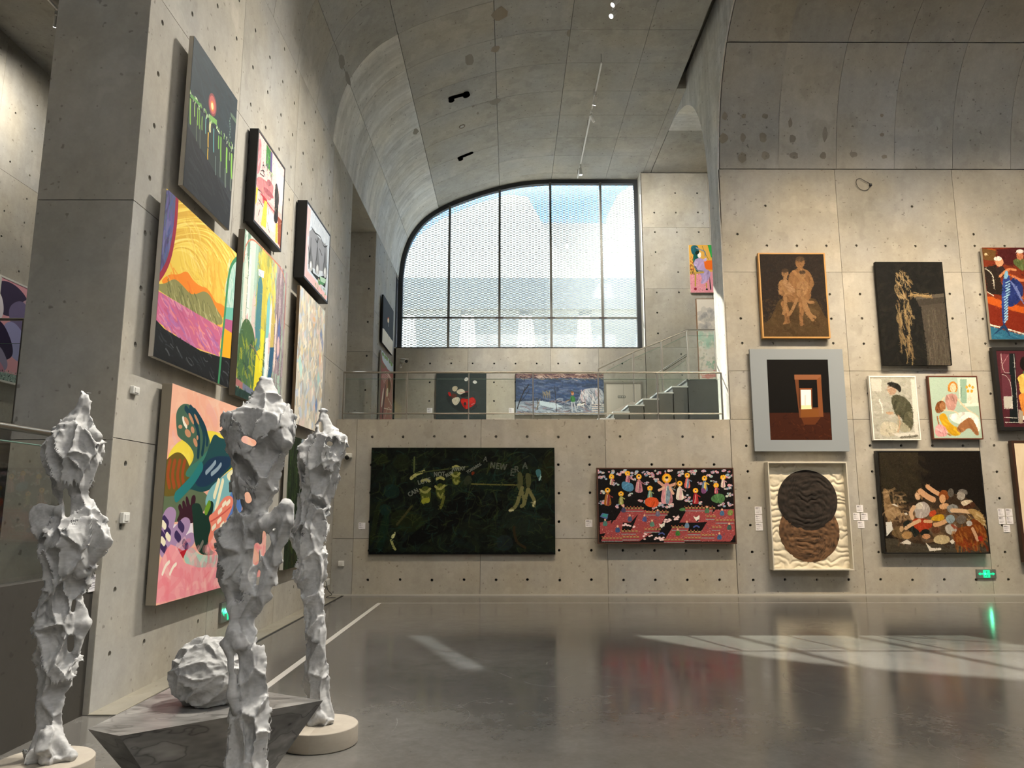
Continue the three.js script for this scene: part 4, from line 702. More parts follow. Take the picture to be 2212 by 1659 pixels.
painting({ wall: 'left', tl: [360.4, 407], br: [493.5, 838], off: 0.07, res: 1000, side: 0xb9b2a6, label: 'large yellow sky over orange peaks, pink water and black foreground' }, (a) => {
  a.fill('#eccb52'); a.crop(300, 400, 3.607);
  for (let i = 0; i < 70; i++) { const r = 60 + i * 12; a.line(['#f3d968', '#e3b845', '#f0d15a', '#dcae3f', '#f5df7c'][i % 5], rr(5, 16), 240, 560 - r * 0.5 + rr(-20, 20), 300 + r * 0.5, 480 - r * 0.5 + rr(-30, 30), 420 + r * 0.7, 600 - r * 0.2, 520 + r * 0.8, 900); }
  a.daub(260, ['#f1d564', '#e6bd4a', '#d9a93f', '#f6e38c'], 0.2, 0, 1, 0.5, 130, 9, 0.5, 0.5, 0.35);
  a.daub(120, ['#e6bd4a', '#e2ac3e', '#efcb58'], 0.55, 0.15, 1, 0.5, 120, 22, 1, 0.5, 0.6);
  a.blob('#f08a24', 150, 770, 230, 690, 310, 700, 375, 660, 420, 740, 480, 790, 540, 800, 600, 920, 640, 920, 700, 980, 640, 1060, 400, 850);
  a.daub(50, ['#f59a30', '#ec7a1c'], 0.1, 0.42, 0.8, 0.62, 60, 10, 0.7, 0.4, 0.5);
  a.blob('#8d8a55', 120, 770, 200, 770, 250, 740, 290, 730, 350, 790, 400, 850, 450, 850, 510, 820, 560, 860, 600, 960, 660, 1040, 640, 1110, 400, 970, 120, 800);
  a.daub(90, ['#a8a56a', '#737442', '#c9c38c', '#5f6138'], 0.05, 0.5, 0.75, 0.66, 70, 6, 0.8, 0.3, 0.6);
  a.poly('#c9688c', 110, 800, 640, 1110, 745, 1050, 745, 1160, 640, 1170, 625, 1330, 400, 1250, 115, 1040);
  a.clip(110, 800, 640, 1110, 745, 1040, 745, 1340, 110, 1340).daub(280, ['#d98aa8', '#b7567c', '#e7a2ac', '#a86aa8', '#e88f86', '#c277a8'], 0, 0.45, 1, 0.9, 90, 9, 0.42, 0.2, 0.6).free();
  a.poly('#191a1b', 118, 1030, 200, 1120, 330, 1200, 480, 1290, 625, 1335, 725, 1350, 720, 1640, 60, 1330).daub(60, ['#3c4146', '#6d7073', '#22262a', '#0d0e0f'], 0, 0.82, 1, 1, 60, 6, 0.4, 0.3, 0.6);
  a.blob('#5c5a8a', 190, 10, 296, 80, 300, 100, 280, 330, 240, 560, 150, 720, 100, 740, 150, 300).daub(0, []);
  a.clipRound(190, 0, 296, 80, 300, 100, 280, 330, 240, 560, 150, 720, 60, 760, 120, 100).daub(120, ['#6a5c94', '#4a5f92', '#74729c', '#55606f', '#453f63'], 0, 0, 0.25, 0.5, 70, 12, 1.7, 0.5, 0.6).free();
  a.line('#9a2a40', 22, 300, 60, 296, 200, 278, 380, 240, 580, 180, 700, 120, 760);
  a.blob('#b9d6c8', 700, 760, 715, 640, 760, 570, 820, 530, 820, 800, 760, 1060, 670, 1060).daub(60, ['#d9e6dc', '#8fc4b4', '#a4cfc4', '#c8dcc9'], 0.86, 0.08, 1, 0.52, 60, 12, 1.4, 0.5, 0.6);
  a.poly('#6fb9a6', 680, 950, 760, 960, 755, 1060, 672, 1040).poly('#b45c86', 672, 1040, 750, 1060, 742, 1160, 664, 1110).poly('#e9ab1c', 660, 1110, 745, 1165, 728, 1355, 650, 1335).daub(0, []);
  a.line('#3f8a5c', 18, 815, 545, 770, 560, 720, 620, 698, 720, 680, 900, 662, 1100, 640, 1330, 620, 1560);
});
painting({ wall: 'left', tl: [529.8, 494.5], br: [605.5, 893], depth: 0.08, off: 0.05, res: 900, side: 0x6f6658, smear: [1200, 30, 4, 12], label: 'tall painting of pointed stripes in green, yellow and violet' }, (a) => {
  a.fill('#9fb6a4'); a.uv();
  for (let i = 0; i < 40; i++) { const x = rnd(), c = x < 0.35 ? ['#a8c3b4', '#88a692', '#c9d8cb', '#6f8f7c'] : x < 0.62 ? ['#cdc04a', '#b7b25a', '#dcd06a', '#9aa05c'] : ['#8d7a80', '#a59499', '#7a6a72', '#b9abad']; a.poly(c[i % 4], x, 0, x + 0.05, 0, x + 0.05, 0.75, x + 0.01, 0.75); }
  a.daub(160, ['#d8c94c', '#e6d96a', '#c2b24a'], 0.3, 0.02, 0.72, 0.4, 60, 16, 1.2, 0.5, 0.5).daub(120, ['#8a7880', '#9c8a90', '#6d5c64'], 0.72, 0.05, 1, 0.95, 120, 9, 1.57, 0.05, 0.6);
  for (const [x, y0, y1, w, c] of [[0.08, 0.14, 0.6, 0.05, '#e7d8c8'], [0.14, 0.1, 0.66, 0.05, '#dfe6dc'], [0.2, 0.16, 0.58, 0.04, '#c7d4c6'], [0.26, 0.3, 0.62, 0.07, '#d2c0b8'], [0.37, 0.17, 0.72, 0.11, '#4f8288'], [0.47, 0.14, 0.62, 0.07, '#c8b84a'], [0.58, 0.24, 0.8, 0.07, '#7fc0c0'], [0.64, 0.28, 0.74, 0.05, '#e5e3dc'], [0.7, 0.3, 0.82, 0.08, '#c2ac62'], [0.78, 0.34, 0.7, 0.04, '#e6cfc4'], [0.86, 0.34, 0.62, 0.06, '#5d6d9a']]) a.poly(c, x - w / 2, y0 + 0.08, x, y0, x + w / 2, y0 + 0.08, x + w / 2, y1, x, y1 + 0.05, x - w / 2, y1);
  for (const [x, y] of [[0.14, 0.6], [0.3, 0.66], [0.63, 0.62], [0.86, 0.6]]) a.blob('#d9b7b4', x, y - 0.14, x + 0.04, y - 0.04, x, y + 0.06, x - 0.04, y - 0.04).line('#33424a', 3, x, y + 0.02, x, y + 0.1);
  a.poly('#e8ecec', 0.31, 0.16, 0.44, 0.14, 0.43, 0.19, 0.32, 0.2).line('#7a8a8c', 2, 0.33, 0.2, 0.33, 0.17, 0.36, 0.2, 0.36, 0.17);
  a.blob('#49683f', 0, 0.62, 0.12, 0.5, 0.3, 0.56, 0.36, 0.72, 0.5, 0.85, 0.55, 1.02, 0, 1.02).daub(120, ['#3a5a3c', '#8fa03a', '#c9c02e', '#5c7c44', '#243f3a'], 0, 0.6, 0.55, 1, 50, 14, 1.4, 0.8, 0.6);
  a.poly('#dccf2c', 0.36, 0.68, 0.52, 0.62, 0.5, 0.94, 0.34, 0.98).poly('#e3d838', 0.44, 0.52, 0.52, 0.52, 0.5, 0.8, 0.44, 0.8);
  a.line('#3d4a4c', 3, 0.14, 0.9, 0.16, 0.74, 0.26, 0.66, 0.38, 0.7).line('#8a6a58', 5, 0.24, 0.66, 0.34, 0.67, 0.44, 0.72).line('#42566a', 4, 0.2, 0.9, 0.22, 0.7).line('#42566a', 3, 0.28, 0.9, 0.3, 0.7);
  a.poly('#2d5876', 0.66, 0.6, 0.76, 0.58, 0.72, 0.86, 0.64, 0.84).poly('#eceee8', 0.55, 0.56, 0.62, 0.54, 0.62, 0.9, 0.56, 0.9);
  a.poly('#a86a6a', 0, 0.9, 0.13, 0.91, 0.13, 0.95, 0, 0.94).poly('#6c7488', 0.13, 0.91, 0.4, 0.93, 0.4, 0.97, 0.13, 0.95).poly('#263c36', 0, 0.95, 1, 0.97, 1, 1, 0, 1).daub(30, ['#2e4a40', '#1d312c'], 0, 0.94, 0.5, 1, 24, 10, 1.5, 0.5, 0.8);
  a.line('#c07a62', 7, 0.01, 0.2, 0.01, 0.01, 0.5, 0.005, 0.99, 0.01, 0.99, 0.4);
});
painting({ wall: 'left', tl: [649, 616], br: [692, 936], depth: 0.05, off: 0.09, res: 900, side: 0x6d5a42, label: 'tall mosaic of pale cream, grey and blush facets' }, (a) => {
  a.fill('#cfc8b8'); a.uv();
  const cols = ['#d8d0bf', '#c5c0b0', '#e3d9c4', '#b9bcb6', '#d9c6bc', '#c9cfc6', '#a9afae', '#dccfa8', '#bfc7d0', '#e8e1d2', '#cdbfa6', '#b7ada0'];
  for (let i = 0; i < 420; i++) { const x = rnd(), y = rnd(), w = rr(0.03, 0.09), h = rr(0.03, 0.08), t = rr(-0.5, 0.5); a.poly(cols[Math.floor(rnd() * 12)], x - w * rr(0.3, 1), y - h * rr(0, 0.5), x + t * w, y - h, x + w * rr(0.4, 1), y + h * rr(-0.5, 0.5), x + w * t * 0.6, y + h * rr(0.6, 1.2)); a.line('rgba(120,112,100,0.35)', 1.4, x - w * 0.6, y - h * 0.3, x + t * w, y - h); }
  for (const [x, y, c] of [[0.86, 0.22, '#7f8fae'], [0.93, 0.28, '#9aa0b8'], [0.1, 0.55, '#b4d8cc'], [0.16, 0.6, '#bfe0d6'], [0.82, 0.58, '#a9cfc8'], [0.55, 0.16, '#e0b98a'], [0.52, 0.12, '#d9c7b0'], [0.78, 0.8, '#6f86b0'], [0.85, 0.42, '#e0b69a']]) a.poly(c, x - 0.05, y, x, y - 0.06, x + 0.05, y - 0.01, x + 0.01, y + 0.07);
  a.ell('#cfc0b4', 0.52, 0.15, 0.13, 0.035).ell('#dcb88e', 0.55, 0.15, 0.05, 0.018);
});
painting({ wall: 'left', tl: [373, 828], br: [571, 1243], depth: 0.1, off: 0.03, res: 1100, side: 0x8d8474, label: 'large pink painting of rounded sea plants in green, lilac and coral' }, (a) => {
  a.fill('#f0b79c'); a.crop(310, 820, 3.386);
  a.daub(160, ['#f5c2a6', '#eea58c', '#f2cdb6', '#e8b4b4', '#f3a98c'], 0, 0, 1, 0.45, 110, 26, 0.7, 1, 0.4);
  a.blob('#f0d94a', 170, 560, 260, 440, 380, 420, 480, 360, 620, 420, 700, 560, 700, 700, 400, 640, 200, 620).daub(50, ['#f4e05a', '#e9cc40'], 0.1, 0.25, 0.9, 0.42, 70, 18, 0.6, 0.8, 0.5);
  a.ell('#b392b8', 602, 312, 27, 70, 0.1);
  a.blob('#5f6f52', 100, 800, 300, 780, 460, 820, 480, 900, 420, 1000, 200, 1050, 100, 1060);
  a.blob('#6a5a22', 130, 640, 190, 560, 260, 520, 320, 580, 350, 680, 380, 680, 330, 800, 240, 850, 120, 860).daub(0, []);
  for (const x of [190, 225, 262, 298]) a.line('#9c4a20', 13, x + 4, 600, x - 18, 690, x, 780);
  a.blob('#466652', 240, 330, 238, 230, 290, 170, 360, 190, 430, 280, 480, 420, 490, 470, 470, 560, 420, 620, 350, 680, 310, 690, 330, 640, 360, 600, 372, 540, 330, 470, 250, 420, 245, 370);
  a.blob('#3c7a68', 300, 700, 330, 640, 420, 580, 480, 500, 470, 580, 390, 660, 340, 720);
  for (const p of [[310, 210, 380, 300, 410, 420, 400, 560], [345, 205, 420, 300, 450, 420, 430, 540], [375, 230, 440, 320, 470, 430, 465, 470]]) a.line('#123c4a', 13, ...p);
  for (const [x, y, rx, ry, r] of [[312, 305, 18, 34, -0.4], [270, 345, 15, 15, 0], [325, 392, 20, 33, -0.4], [360, 368, 13, 26, -0.2], [380, 460, 13, 34, -0.3], [395, 425, 7, 18, 0], [350, 285, 10, 46, -0.4], [390, 290, 8, 44, -0.4]]) a.ell('#c98f6a', x, y, rx, ry, r);
  a.line('#f3ead8', 8, 290, 280, 292, 310, 315, 345);
  a.blob('#1d4a4e', 235, 860, 330, 760, 400, 640, 450, 580, 490, 460, 520, 390, 560, 430, 600, 430, 620, 510, 660, 540, 680, 600, 640, 650, 560, 720, 500, 800, 420, 830, 330, 790, 260, 860);
  a.blob('#1a3550', 430, 640, 500, 560, 640, 560, 660, 600, 600, 670, 480, 780, 400, 790, 370, 740).line('#257a7a', 24, 245, 855, 350, 755, 420, 640);
  a.line('#8ea2b0', 11, 460, 680, 500, 640, 525, 605).line('#8ea2b0', 11, 500, 690, 540, 660, 566, 622);
  a.blob('#7fb8bc', 440, 920, 480, 800, 540, 740, 590, 700, 640, 660, 700, 640, 700, 900, 640, 1000, 520, 1000).blob('#f2ecc4', 600, 690, 680, 640, 700, 700, 660, 760, 640, 720, 628, 750);
  a.line('#f2ecc4', 16, 520, 850, 550, 745).line('#f2ecc4', 16, 530, 950, 580, 745).blob('#5b7ec0', 620, 880, 660, 780, 720, 760, 720, 1040, 640, 1080, 600, 1040);
  a.poly('#7a1f3a', 680, 700, 760, 640, 780, 820, 690, 760);
  a.blob('#3a1a26', 230, 1050, 270, 980, 250, 930, 270, 900, 290, 960, 280, 890, 300, 880, 320, 950, 305, 860, 325, 850, 345, 940, 350, 850, 380, 840, 385, 890, 350, 980, 380, 1060);
  a.poly('#e9dfe6', 190, 1060, 360, 1050, 370, 1180, 250, 1190);
  a.blob('#a98ab0', 110, 1280, 120, 1080, 150, 960, 200, 920, 245, 960, 230, 1040, 210, 1100, 260, 1040, 300, 1000, 345, 1020, 340, 1090, 300, 1150, 350, 1110, 384, 1140, 370, 1210, 300, 1260, 160, 1320);
  for (const [x, y] of [[160, 1040], [175, 1110], [140, 1150], [275, 1075], [250, 1150], [305, 1210], [148, 1230]]) a.line('#3c2c58', 17, x - 10, y - 16, x + 12, y + 14);
  for (const [x, y] of [[148, 1060], [180, 1148], [142, 1180]]) a.line('#efe6c8', 13, x - 8, y - 10, x + 10, y + 14);
  a.blob('#16352a', 360, 980, 350, 920, 380, 900, 420, 910, 440, 1000, 470, 930, 490, 880, 515, 900, 510, 960, 490, 1010, 500, 1100, 480, 1200, 540, 1280, 420, 1290, 370, 1200).line('#6f9a2c', 20, 460, 960, 480, 915);
  a.blob('#ee8a72', 470, 1000, 520, 970, 560, 900, 600, 850, 650, 850, 660, 900, 640, 960, 600, 1040, 570, 1070, 530, 1120, 545, 1210, 575, 1250, 540, 1275, 480, 1240, 470, 1160, 500, 1080);
  for (const [x, y] of [[560, 960], [590, 910], [555, 1030], [515, 1078], [575, 1062], [620, 900], [528, 1138]]) a.line('#f6ead0', 11, x - 9, y + 10, x + 10, y - 10);
  a.line('#cf5a50', 4, 490, 1040, 560, 1000, 640, 930);
  a.blob('#a8cdbc', 295, 1300, 310, 1250, 360, 1220, 400, 1280, 480, 1290, 640, 1270, 780, 1230, 780, 1340, 560, 1380, 380, 1380, 310, 1350).poly('#b41f2c', 245, 1225, 285, 1250, 320, 1240, 290, 1310);
  a.poly('#ee9aa0', 80, 1640, 100, 1420, 130, 1320, 170, 1240, 200, 1205, 240, 1220, 270, 1280, 300, 1340, 400, 1375, 560, 1370, 790, 1320, 790, 1480);
  a.daub(140, ['#f4b0b0', '#e88490', '#f6c2ba', '#ea7c88'], 0, 0.74, 1, 1, 70, 16, 0.3, 1.2, 0.4);
  a.line('#f8ead8', 8, 140, 1420, 160, 1360, 188, 1335).line('#f8ead8', 8, 195, 1420, 215, 1370, 238, 1350);
});
painting({ wall: 'left', tl: [626, 939.5], br: [697, 1208], depth: 0.06, off: 0.05, res: 640, side: 0xd8d4c8, smear: [3000, 18, 5, 14], label: 'dark green reeds and grey water with a pale fall' }, (a) => {
  a.fill('#20281c').uv();
  a.blob('#8f9aa2', 0.25, -0.05, 0.9, -0.05, 0.95, 0.25, 0.5, 0.32, 0.3, 0.2).daub(120, ['#a9b2b8', '#7f8b94', '#c2c8ca'], 0.25, 0, 0.95, 0.25, 60, 12, 0.4, 0.7, 0.5);
  a.daub(200, ['#1b2416', '#36492a', '#48602f', '#10160e', '#2a3a22'], 0, 0, 0.5, 1, 120, 8, 1.6, 0.25, 0.7);
  a.blob('#e3dcc0', 0.5, 0.3, 0.62, 0.3, 0.6, 0.5, 0.7, 0.62, 0.52, 0.6).daub(40, ['#efe9d6', '#cbbf90', '#f3e3a0'], 0.48, 0.32, 0.65, 0.6, 30, 8, 1.5, 0.4, 0.6);
  a.daub(120, ['#2c2a18', '#3d3a20', '#181a10', '#4c4426'], 0.1, 0.6, 1, 1, 60, 9, 1.2, 0.6, 0.6).line('#c79a5a', 9, 0.3, 0.78, 0.36, 0.86, 0.4, 0.9, 0.36, 0.94);
});
painting({ wall: 'side', tl: [2, 593], br: [34, 832], w: 1.9, depth: 0.05, off: 0.03, fw: 0.04, frame: 0xd9d6cc, res: 640, label: 'layered violet and pink hills in a white frame beyond the pier' }, (a) => {
  a.fill('#e9a9b0').uv();
  a.blob('#4b4258', -0.1, 0.05, 0.2, 0, 0.5, 0.12, 0.4, 0.3, 0, 0.4).blob('#c9a6b4', 0.3, 0.2, 0.5, 0.08, 0.72, 0.2, 0.8, 0.45, 0.5, 0.5).ell('#e0442f', 0.62, 0.12, 0.06, 0.045);
  a.blob('#7f7596', 0.1, 0.3, 0.35, 0.12, 0.55, 0.25, 0.7, 0.55, 0.4, 0.6).blob('#3b3450', 0.6, 0.35, 0.85, 0.2, 1.1, 0.3, 1.1, 0.7, 0.8, 0.55).blob('#efe6ea', -0.1, 0.1, 0.06, 0.2, 0.1, 0.4, -0.1, 0.5);
  a.blob('#a5a6d0', 0.05, 0.5, 0.25, 0.36, 0.55, 0.55, 0.7, 0.75, 0.3, 0.8).blob('#3a3148', -0.1, 0.45, 0.1, 0.42, 0.35, 0.7, 0.2, 0.82, -0.1, 0.8).blob('#d9a4b4', 0.45, 0.75, 0.6, 0.55, 0.75, 0.6, 0.8, 0.85, 0.5, 0.9).blob('#ece2ea', 0.4, 0.86, 0.6, 0.66, 0.72, 0.8, 0.7, 0.95, 0.4, 0.97).blob('#9a92ac', -0.05, 0.7, 0.1, 0.66, 0.3, 0.88, 0, 0.98).blob('#c98a9c', -0.05, 0.85, 0.1, 0.8, 0.25, 0.95, 0, 1.02);
  a.poly('#8fa69a', 0, 0.93, 1, 0.9, 1, 1.02, 0, 1.02).spots(220, ['#5f7a70', '#c9d6cc', '#2f3b3a', '#a9bdb2'], 0, 0.9, 1, 1, 7, 0.7);
});
painting({ wall: 'left', tl: [828.8, 636], br: [848, 768], depth: 0.05, off: 0.04, res: 512, side: 0x111111, label: 'black and cream picture with a single upright brush beside the window' }, (a) => {
  a.fill('#101112').crop(730, 600, 5.184).poly('#efe6d2', 490, 560, 515, 570, 620, 720, 620, 890, 480, 740);
  a.ell('#c9552c', 564, 460, 9, 18).ell('#f3d9b0', 564, 480, 9, 26).line('#e9e6de', 10, 566, 500, 566, 545).line('#3b4660', 9, 566, 560, 564, 660).line('#b9a88a', 10, 562, 665, 560, 715);
});
painting({ wall: 'left', tl: [824.5, 756], br: [846, 930], depth: 0.05, off: 0.03, res: 512, side: 0x9a958a, smear: [2000, 14, 5, 16], paint: true, label: 'russet folds under a sky with green leaves on the balcony wall' }, (a) => {
  a.fill('#a8706a').crop(730, 600, 5.184).poly('#cfdbe0', 480, 780, 640, 940, 625, 1080, 560, 1030, 500, 930);
  for (const [x, y] of [[530, 880], [580, 930], [505, 850], [600, 960], [550, 900]]) a.blob('#8fae74', x - 14, y - 20, x + 10, y - 10, x + 14, y + 26, x - 6, y + 34);
  a.poly('#8a7a58', 480, 940, 540, 1000, 500, 1020).daub(0, []);
  for (let i = 0; i < 6; i++) a.line('#e4cdc2', 5, 490 + i * 5, 1120 + i * 12, 515 + i * 8, 1040 + i * 14, 560 + i * 6, 1060 + i * 12, 600, 1130 + i * 18);
  a.blob('#efe2d2', 545, 1240, 565, 1230, 560, 1330, 540, 1340).blob('#5a3a36', 565, 1100, 600, 1200, 570, 1320, 560, 1200).blob('#efe2d2', 520, 1200, 495, 1460, 480, 1440, 500, 1280).line('#efe2d2', 6, 515, 1460, 600, 1480).line('#efe2d2', 6, 560, 1350, 600, 1430).line('#efe2d2', 5, 520, 1580, 570, 1380, 600, 1600).blob('#4a3430', 530, 1180, 540, 1200, 510, 1480, 500, 1600, 488, 1560);
});
// ---- front-facing walls
painting({ wall: 'front', tl: [803, 967], br: [1199.7, 1197.7], depth: 0.05, off: 0.02, res: 1400, side: 0x0a0c0a, rough: 0.8, label: 'wide nocturnal green-black canvas lettered in dotted white' }, (a) => {
  a.fill('#0b110d').daub(700, ['#0e1710', '#152015', '#1a2418', '#0a0f0e', '#101c1c', '#1c2212', '#070a09'], 0, 0, 1, 1, 90, 16, 1.2, 1.6, 0.5);
  a.crop(780, 950, 5.027);
  for (const [x, y, rx, ry, c] of [[220, 220, 80, 70, '#20260f'], [440, 240, 100, 90, '#202612'], [330, 560, 90, 80, '#16302c'], [260, 760, 70, 60, '#12302f'], [240, 1000, 50, 220, '#0f2a1c'], [150, 900, 30, 260, '#232c10'], [500, 880, 190, 120, '#20260e'], [1400, 460, 200, 100, '#0d1f19'], [1800, 640, 220, 120, '#12241c'], [1780, 900, 260, 140, '#1c2620'], [1950, 1100, 160, 100, '#101a14'], [1560, 1120, 90, 90, '#1f2a2e'], [2030, 300, 70, 180, '#1f220e'], [1200, 960, 160, 60, '#161c12']]) { a.c.globalAlpha = 0.6; a.ell(c, x, y, rx, ry, 0.2); a.c.globalAlpha = 1; }
  a.blob('#060909', 860, 800, 1000, 620, 1200, 520, 1320, 600, 1300, 720, 1120, 880, 800, 1060, 560, 1160, 400, 1180, 600, 980).blob('#050807', 1330, 850, 1450, 700, 1560, 640, 1540, 760, 1400, 860, 1200, 880);
  a.daub(420, ['#2c3a20', '#3a4220', '#1d3a34', '#26301c', '#33401c', '#16302c'], 0.02, 0.03, 0.98, 0.95, 46, 4, 0.8, 2.5, 0.5);
  for (const [x, y, s] of [[700, 600, 1], [860, 560, 0.9], [1030, 420, 0.8]]) { a.blob('#47501e', x - 60 * s, y - 90 * s, x + 50 * s, y - 100 * s, x + 60 * s, y + 40 * s, x + 20 * s, y + 100 * s, x - 50 * s, y + 80 * s); a.daub(0, []); a.line('#8a8c4e', 8, x - 60 * s, y - 60 * s, x - 10 * s, y - 10 * s, x + 50 * s, y - 70 * s).line('#7c8040', 7, x - 30 * s, y + 20 * s, x, y + 90 * s, x + 30 * s, y + 30 * s).line('#9a9a58', 9, x - 40 * s, y - 150 * s, x, y - 175 * s, x + 40 * s, y - 150 * s); }
  a.blob('#878a2c', 650, 640, 745, 620, 750, 680, 700, 690, 660, 700).line('#5a5e28', 10, 900, 620, 880, 700, 860, 740).blob('#2c3324', 1120, 420, 1160, 380, 1210, 410, 1190, 480, 1110, 500).blob('#6a2c14', 1195, 350, 1235, 340, 1230, 380, 1200, 385);
  a.blob('#4a4d30', 1700, 350, 1740, 340, 1760, 420, 1755, 520, 1700, 560, 1695, 450).blob('#474a2e', 1780, 360, 1840, 360, 1850, 480, 1810, 560, 1790, 480);
  for (const p of [[1750, 520, 1720, 600, 1690, 720, 1620, 768], [1745, 560, 1775, 640, 1765, 710, 1740, 722], [1820, 540, 1850, 600, 1885, 660, 1875, 715], [1810, 540, 1790, 620, 1770, 700]]) a.line('#6a6a44', 12, ...p);
  a.line('#b5b28a', 6, 1610, 768, 1650, 765).line('#b5b28a', 6, 1870, 716, 1888, 670);
  a.blob('#3d6a70', 1880, 330, 1955, 310, 1955, 430, 1930, 440).line('#8fb0b0', 5, 1952, 400, 1935, 438);
  a.line('#a4a466', 11, 545, 420, 580, 380, 680, 345).line('#4f5a34', 6, 580, 190, 575, 350).line('#3c4426', 5, 600, 360, 1160, 290).line('#5c5c30', 5, 1200, 480, 1450, 488, 1690, 490).line('#3d3d22', 8, 390, 920, 450, 850, 550, 720);
  a.blob('#c2c48a', 320, 1050, 360, 1010, 375, 990, 370, 1050, 340, 1080).line('#9a9c62', 8, 325, 1090, 350, 1160, 370, 1190).line('#2c2414', 9, 1660, 950, 1665, 1100, 1780, 1170);
  for (let i = 0; i < 22; i++) a.ell('#05080a', 120 + i * 92, 1238, 44, 22);
  a.smear(3500, 10, 4, 7);
  // dotted lettering climbing the picture
  const c = a.c, dots = (s, x, y, size, rot, dash) => { const [X, Y] = a.q(x, y); c.save(); c.translate(X, Y); c.rotate(rot); c.font = Math.round(size * a.unit()) + 'px sans-serif'; c.textAlign = 'center'; c.lineWidth = 1.0 * a.unit(); c.strokeStyle = '#8d9288'; c.setLineDash(dash ? [2 * a.unit(), 2 * a.unit()] : [1000]); c.strokeText(s, 0, 0); c.setLineDash([]); c.restore(); };
  dots('CAN', 575, 590, 20, -0.5); dots('LOVE', 690, 470, 20, -0.25); dots('NOT', 850, 395, 20, -0.05); dots('RUN', 965, 385, 15, -0.5); dots('AWAY', 1060, 335, 18, -0.1); dots('TOWARDS', 1232, 320, 13, -0.55, true); dots('A', 1348, 232, 22, 0.1, true); dots('NEW', 1485, 315, 28, 0.15, true); dots('E', 1640, 390, 34, 0.1, true); dots('R', 1690, 350, 28, -0.1, true); dots('A', 1780, 310, 28, 0.05, true);
});
painting({ wall: 'front', tl: [1288.5, 1010.4], br: [1592, 1175], depth: 0.06, off: 0.1, fw: 0.025, frame: 0x4a2c1c, res: 1500, smear: [5000, 5, 3, 26], paint: true, label: 'crowded haloed figures on clouds above red terraces in a thin brown frame' }, (a) => {
  a.fill('#141213').crop(1280, 1000, 6.9125);
  const P = ['#e3a9b4', '#c9788c', '#9fb8c8', '#7f9cb8', '#b8cfc0', '#e6d0c8', '#d98f9c', '#a9b4d0'];
  const cloud = (x, y, s, n = 7) => { for (let i = 0; i < n; i++) { const X = x + rr(-s, s), Y = y + rr(-s * 0.5, s * 0.5), r = rr(0.25, 0.5) * s; a.ell(P[Math.floor(rnd() * 8)], X, Y, r, r * 0.75).ell(P[Math.floor(rnd() * 8)], X, Y, r * 0.55, r * 0.4); } };
  for (let i = 0; i < 12; i++) cloud(90 + i * 175, 105 + rr(-10, 25), 55, 6);
  for (const [x, y, s] of [[130, 210, 60], [320, 300, 50], [380, 140, 50], [560, 190, 40], [610, 230, 40], [840, 170, 60], [920, 240, 50], [790, 290, 45], [1300, 150, 50], [1490, 130, 60], [1750, 160, 60], [1610, 290, 40], [1820, 270, 40], [2060, 180, 60], [2040, 350, 60], [2060, 470, 50], [1940, 630, 50], [2060, 620, 60], [1400, 500, 60], [1450, 580, 60], [1620, 590, 50], [130, 590, 60], [130, 430, 50], [560, 470, 40], [740, 580, 50], [920, 660, 50], [1050, 630, 60], [1150, 640, 60], [380, 640, 60]]) cloud(x, y, s);
  const fig = (x, y, h, robe, robe2, halo = 42, skin = '#efcdb4') => { a.ell('#f2a51c', x, y, halo).ell('#f7c443', x, y, halo * 0.72); const w = h * 0.2; a.blob(robe, x - w * 0.5, y + h * 0.16, x + w * 0.5, y + h * 0.16, x + w, y + h * 0.6, x + w * 1.3, y + h, x - w * 1.2, y + h, x - w, y + h * 0.6).blob(robe2, x - w * 0.15, y + h * 0.2, x + w * 0.8, y + h * 0.4, x + w * 0.5, y + h, x - w * 0.3, y + h).ell(skin, x, y + h * 0.04, h * 0.065, h * 0.08).ell('#22191a', x, y - h * 0.03, h * 0.06, h * 0.045).line(robe2, 5, x + w * 0.4, y + h * 0.3, x + w * 1.6, y + h * 0.45).line('#f0e4d0', 2, x, y + h * 0.3, x - w * 0.3, y + h * 0.9); };
  fig(268, 190, 130, '#d7cfae', '#b86a78'); fig(512, 140, 150, '#d78f9c', '#a85a74'); fig(684, 190, 250, '#c98a94', '#a46a7c'); fig(207, 400, 240, '#a8682c', '#8a3a3a'); fig(412, 455, 170, '#7f8a4a', '#b4b06a'); fig(852, 370, 170, '#6aa0a0', '#8a9a6a'); fig(1306, 295, 260, '#e8ded2', '#d6b4b4'); fig(1420, 170, 200, '#d0655c', '#6f87a8'); fig(1547, 405, 210, '#9c2430', '#b83a3a'); fig(1683, 215, 210, '#5f7a9c', '#d6b44a'); fig(1860, 325, 130, '#c85a6a', '#8a4a6a'); fig(1965, 200, 160, '#e3cfc4', '#c99aa4');
  fig(1108, 215, 400, '#c78a92', '#7d93a4', 74); a.line('#d9a38c', 14, 1060, 330, 985, 270).line('#d9a38c', 14, 1160, 330, 1240, 300).line('#e0b49c', 12, 1070, 360, 990, 400).line('#e0b49c', 12, 1160, 370, 1205, 450).line('#8a6a3a', 4, 1245, 220, 1260, 300, 1205, 390);
  a.blob('#4f84a8', 420, 260, 500, 270, 600, 300, 610, 400, 530, 430, 420, 380).blob('#d9572c', 770, 540, 860, 500, 980, 520, 990, 640, 900, 670, 780, 640).blob('#4f7a4c', 1790, 490, 1900, 440, 2000, 480, 1980, 600, 1860, 600, 1780, 560).blob('#7a4a78', 1620, 370, 1690, 360, 1720, 440, 1640, 460);
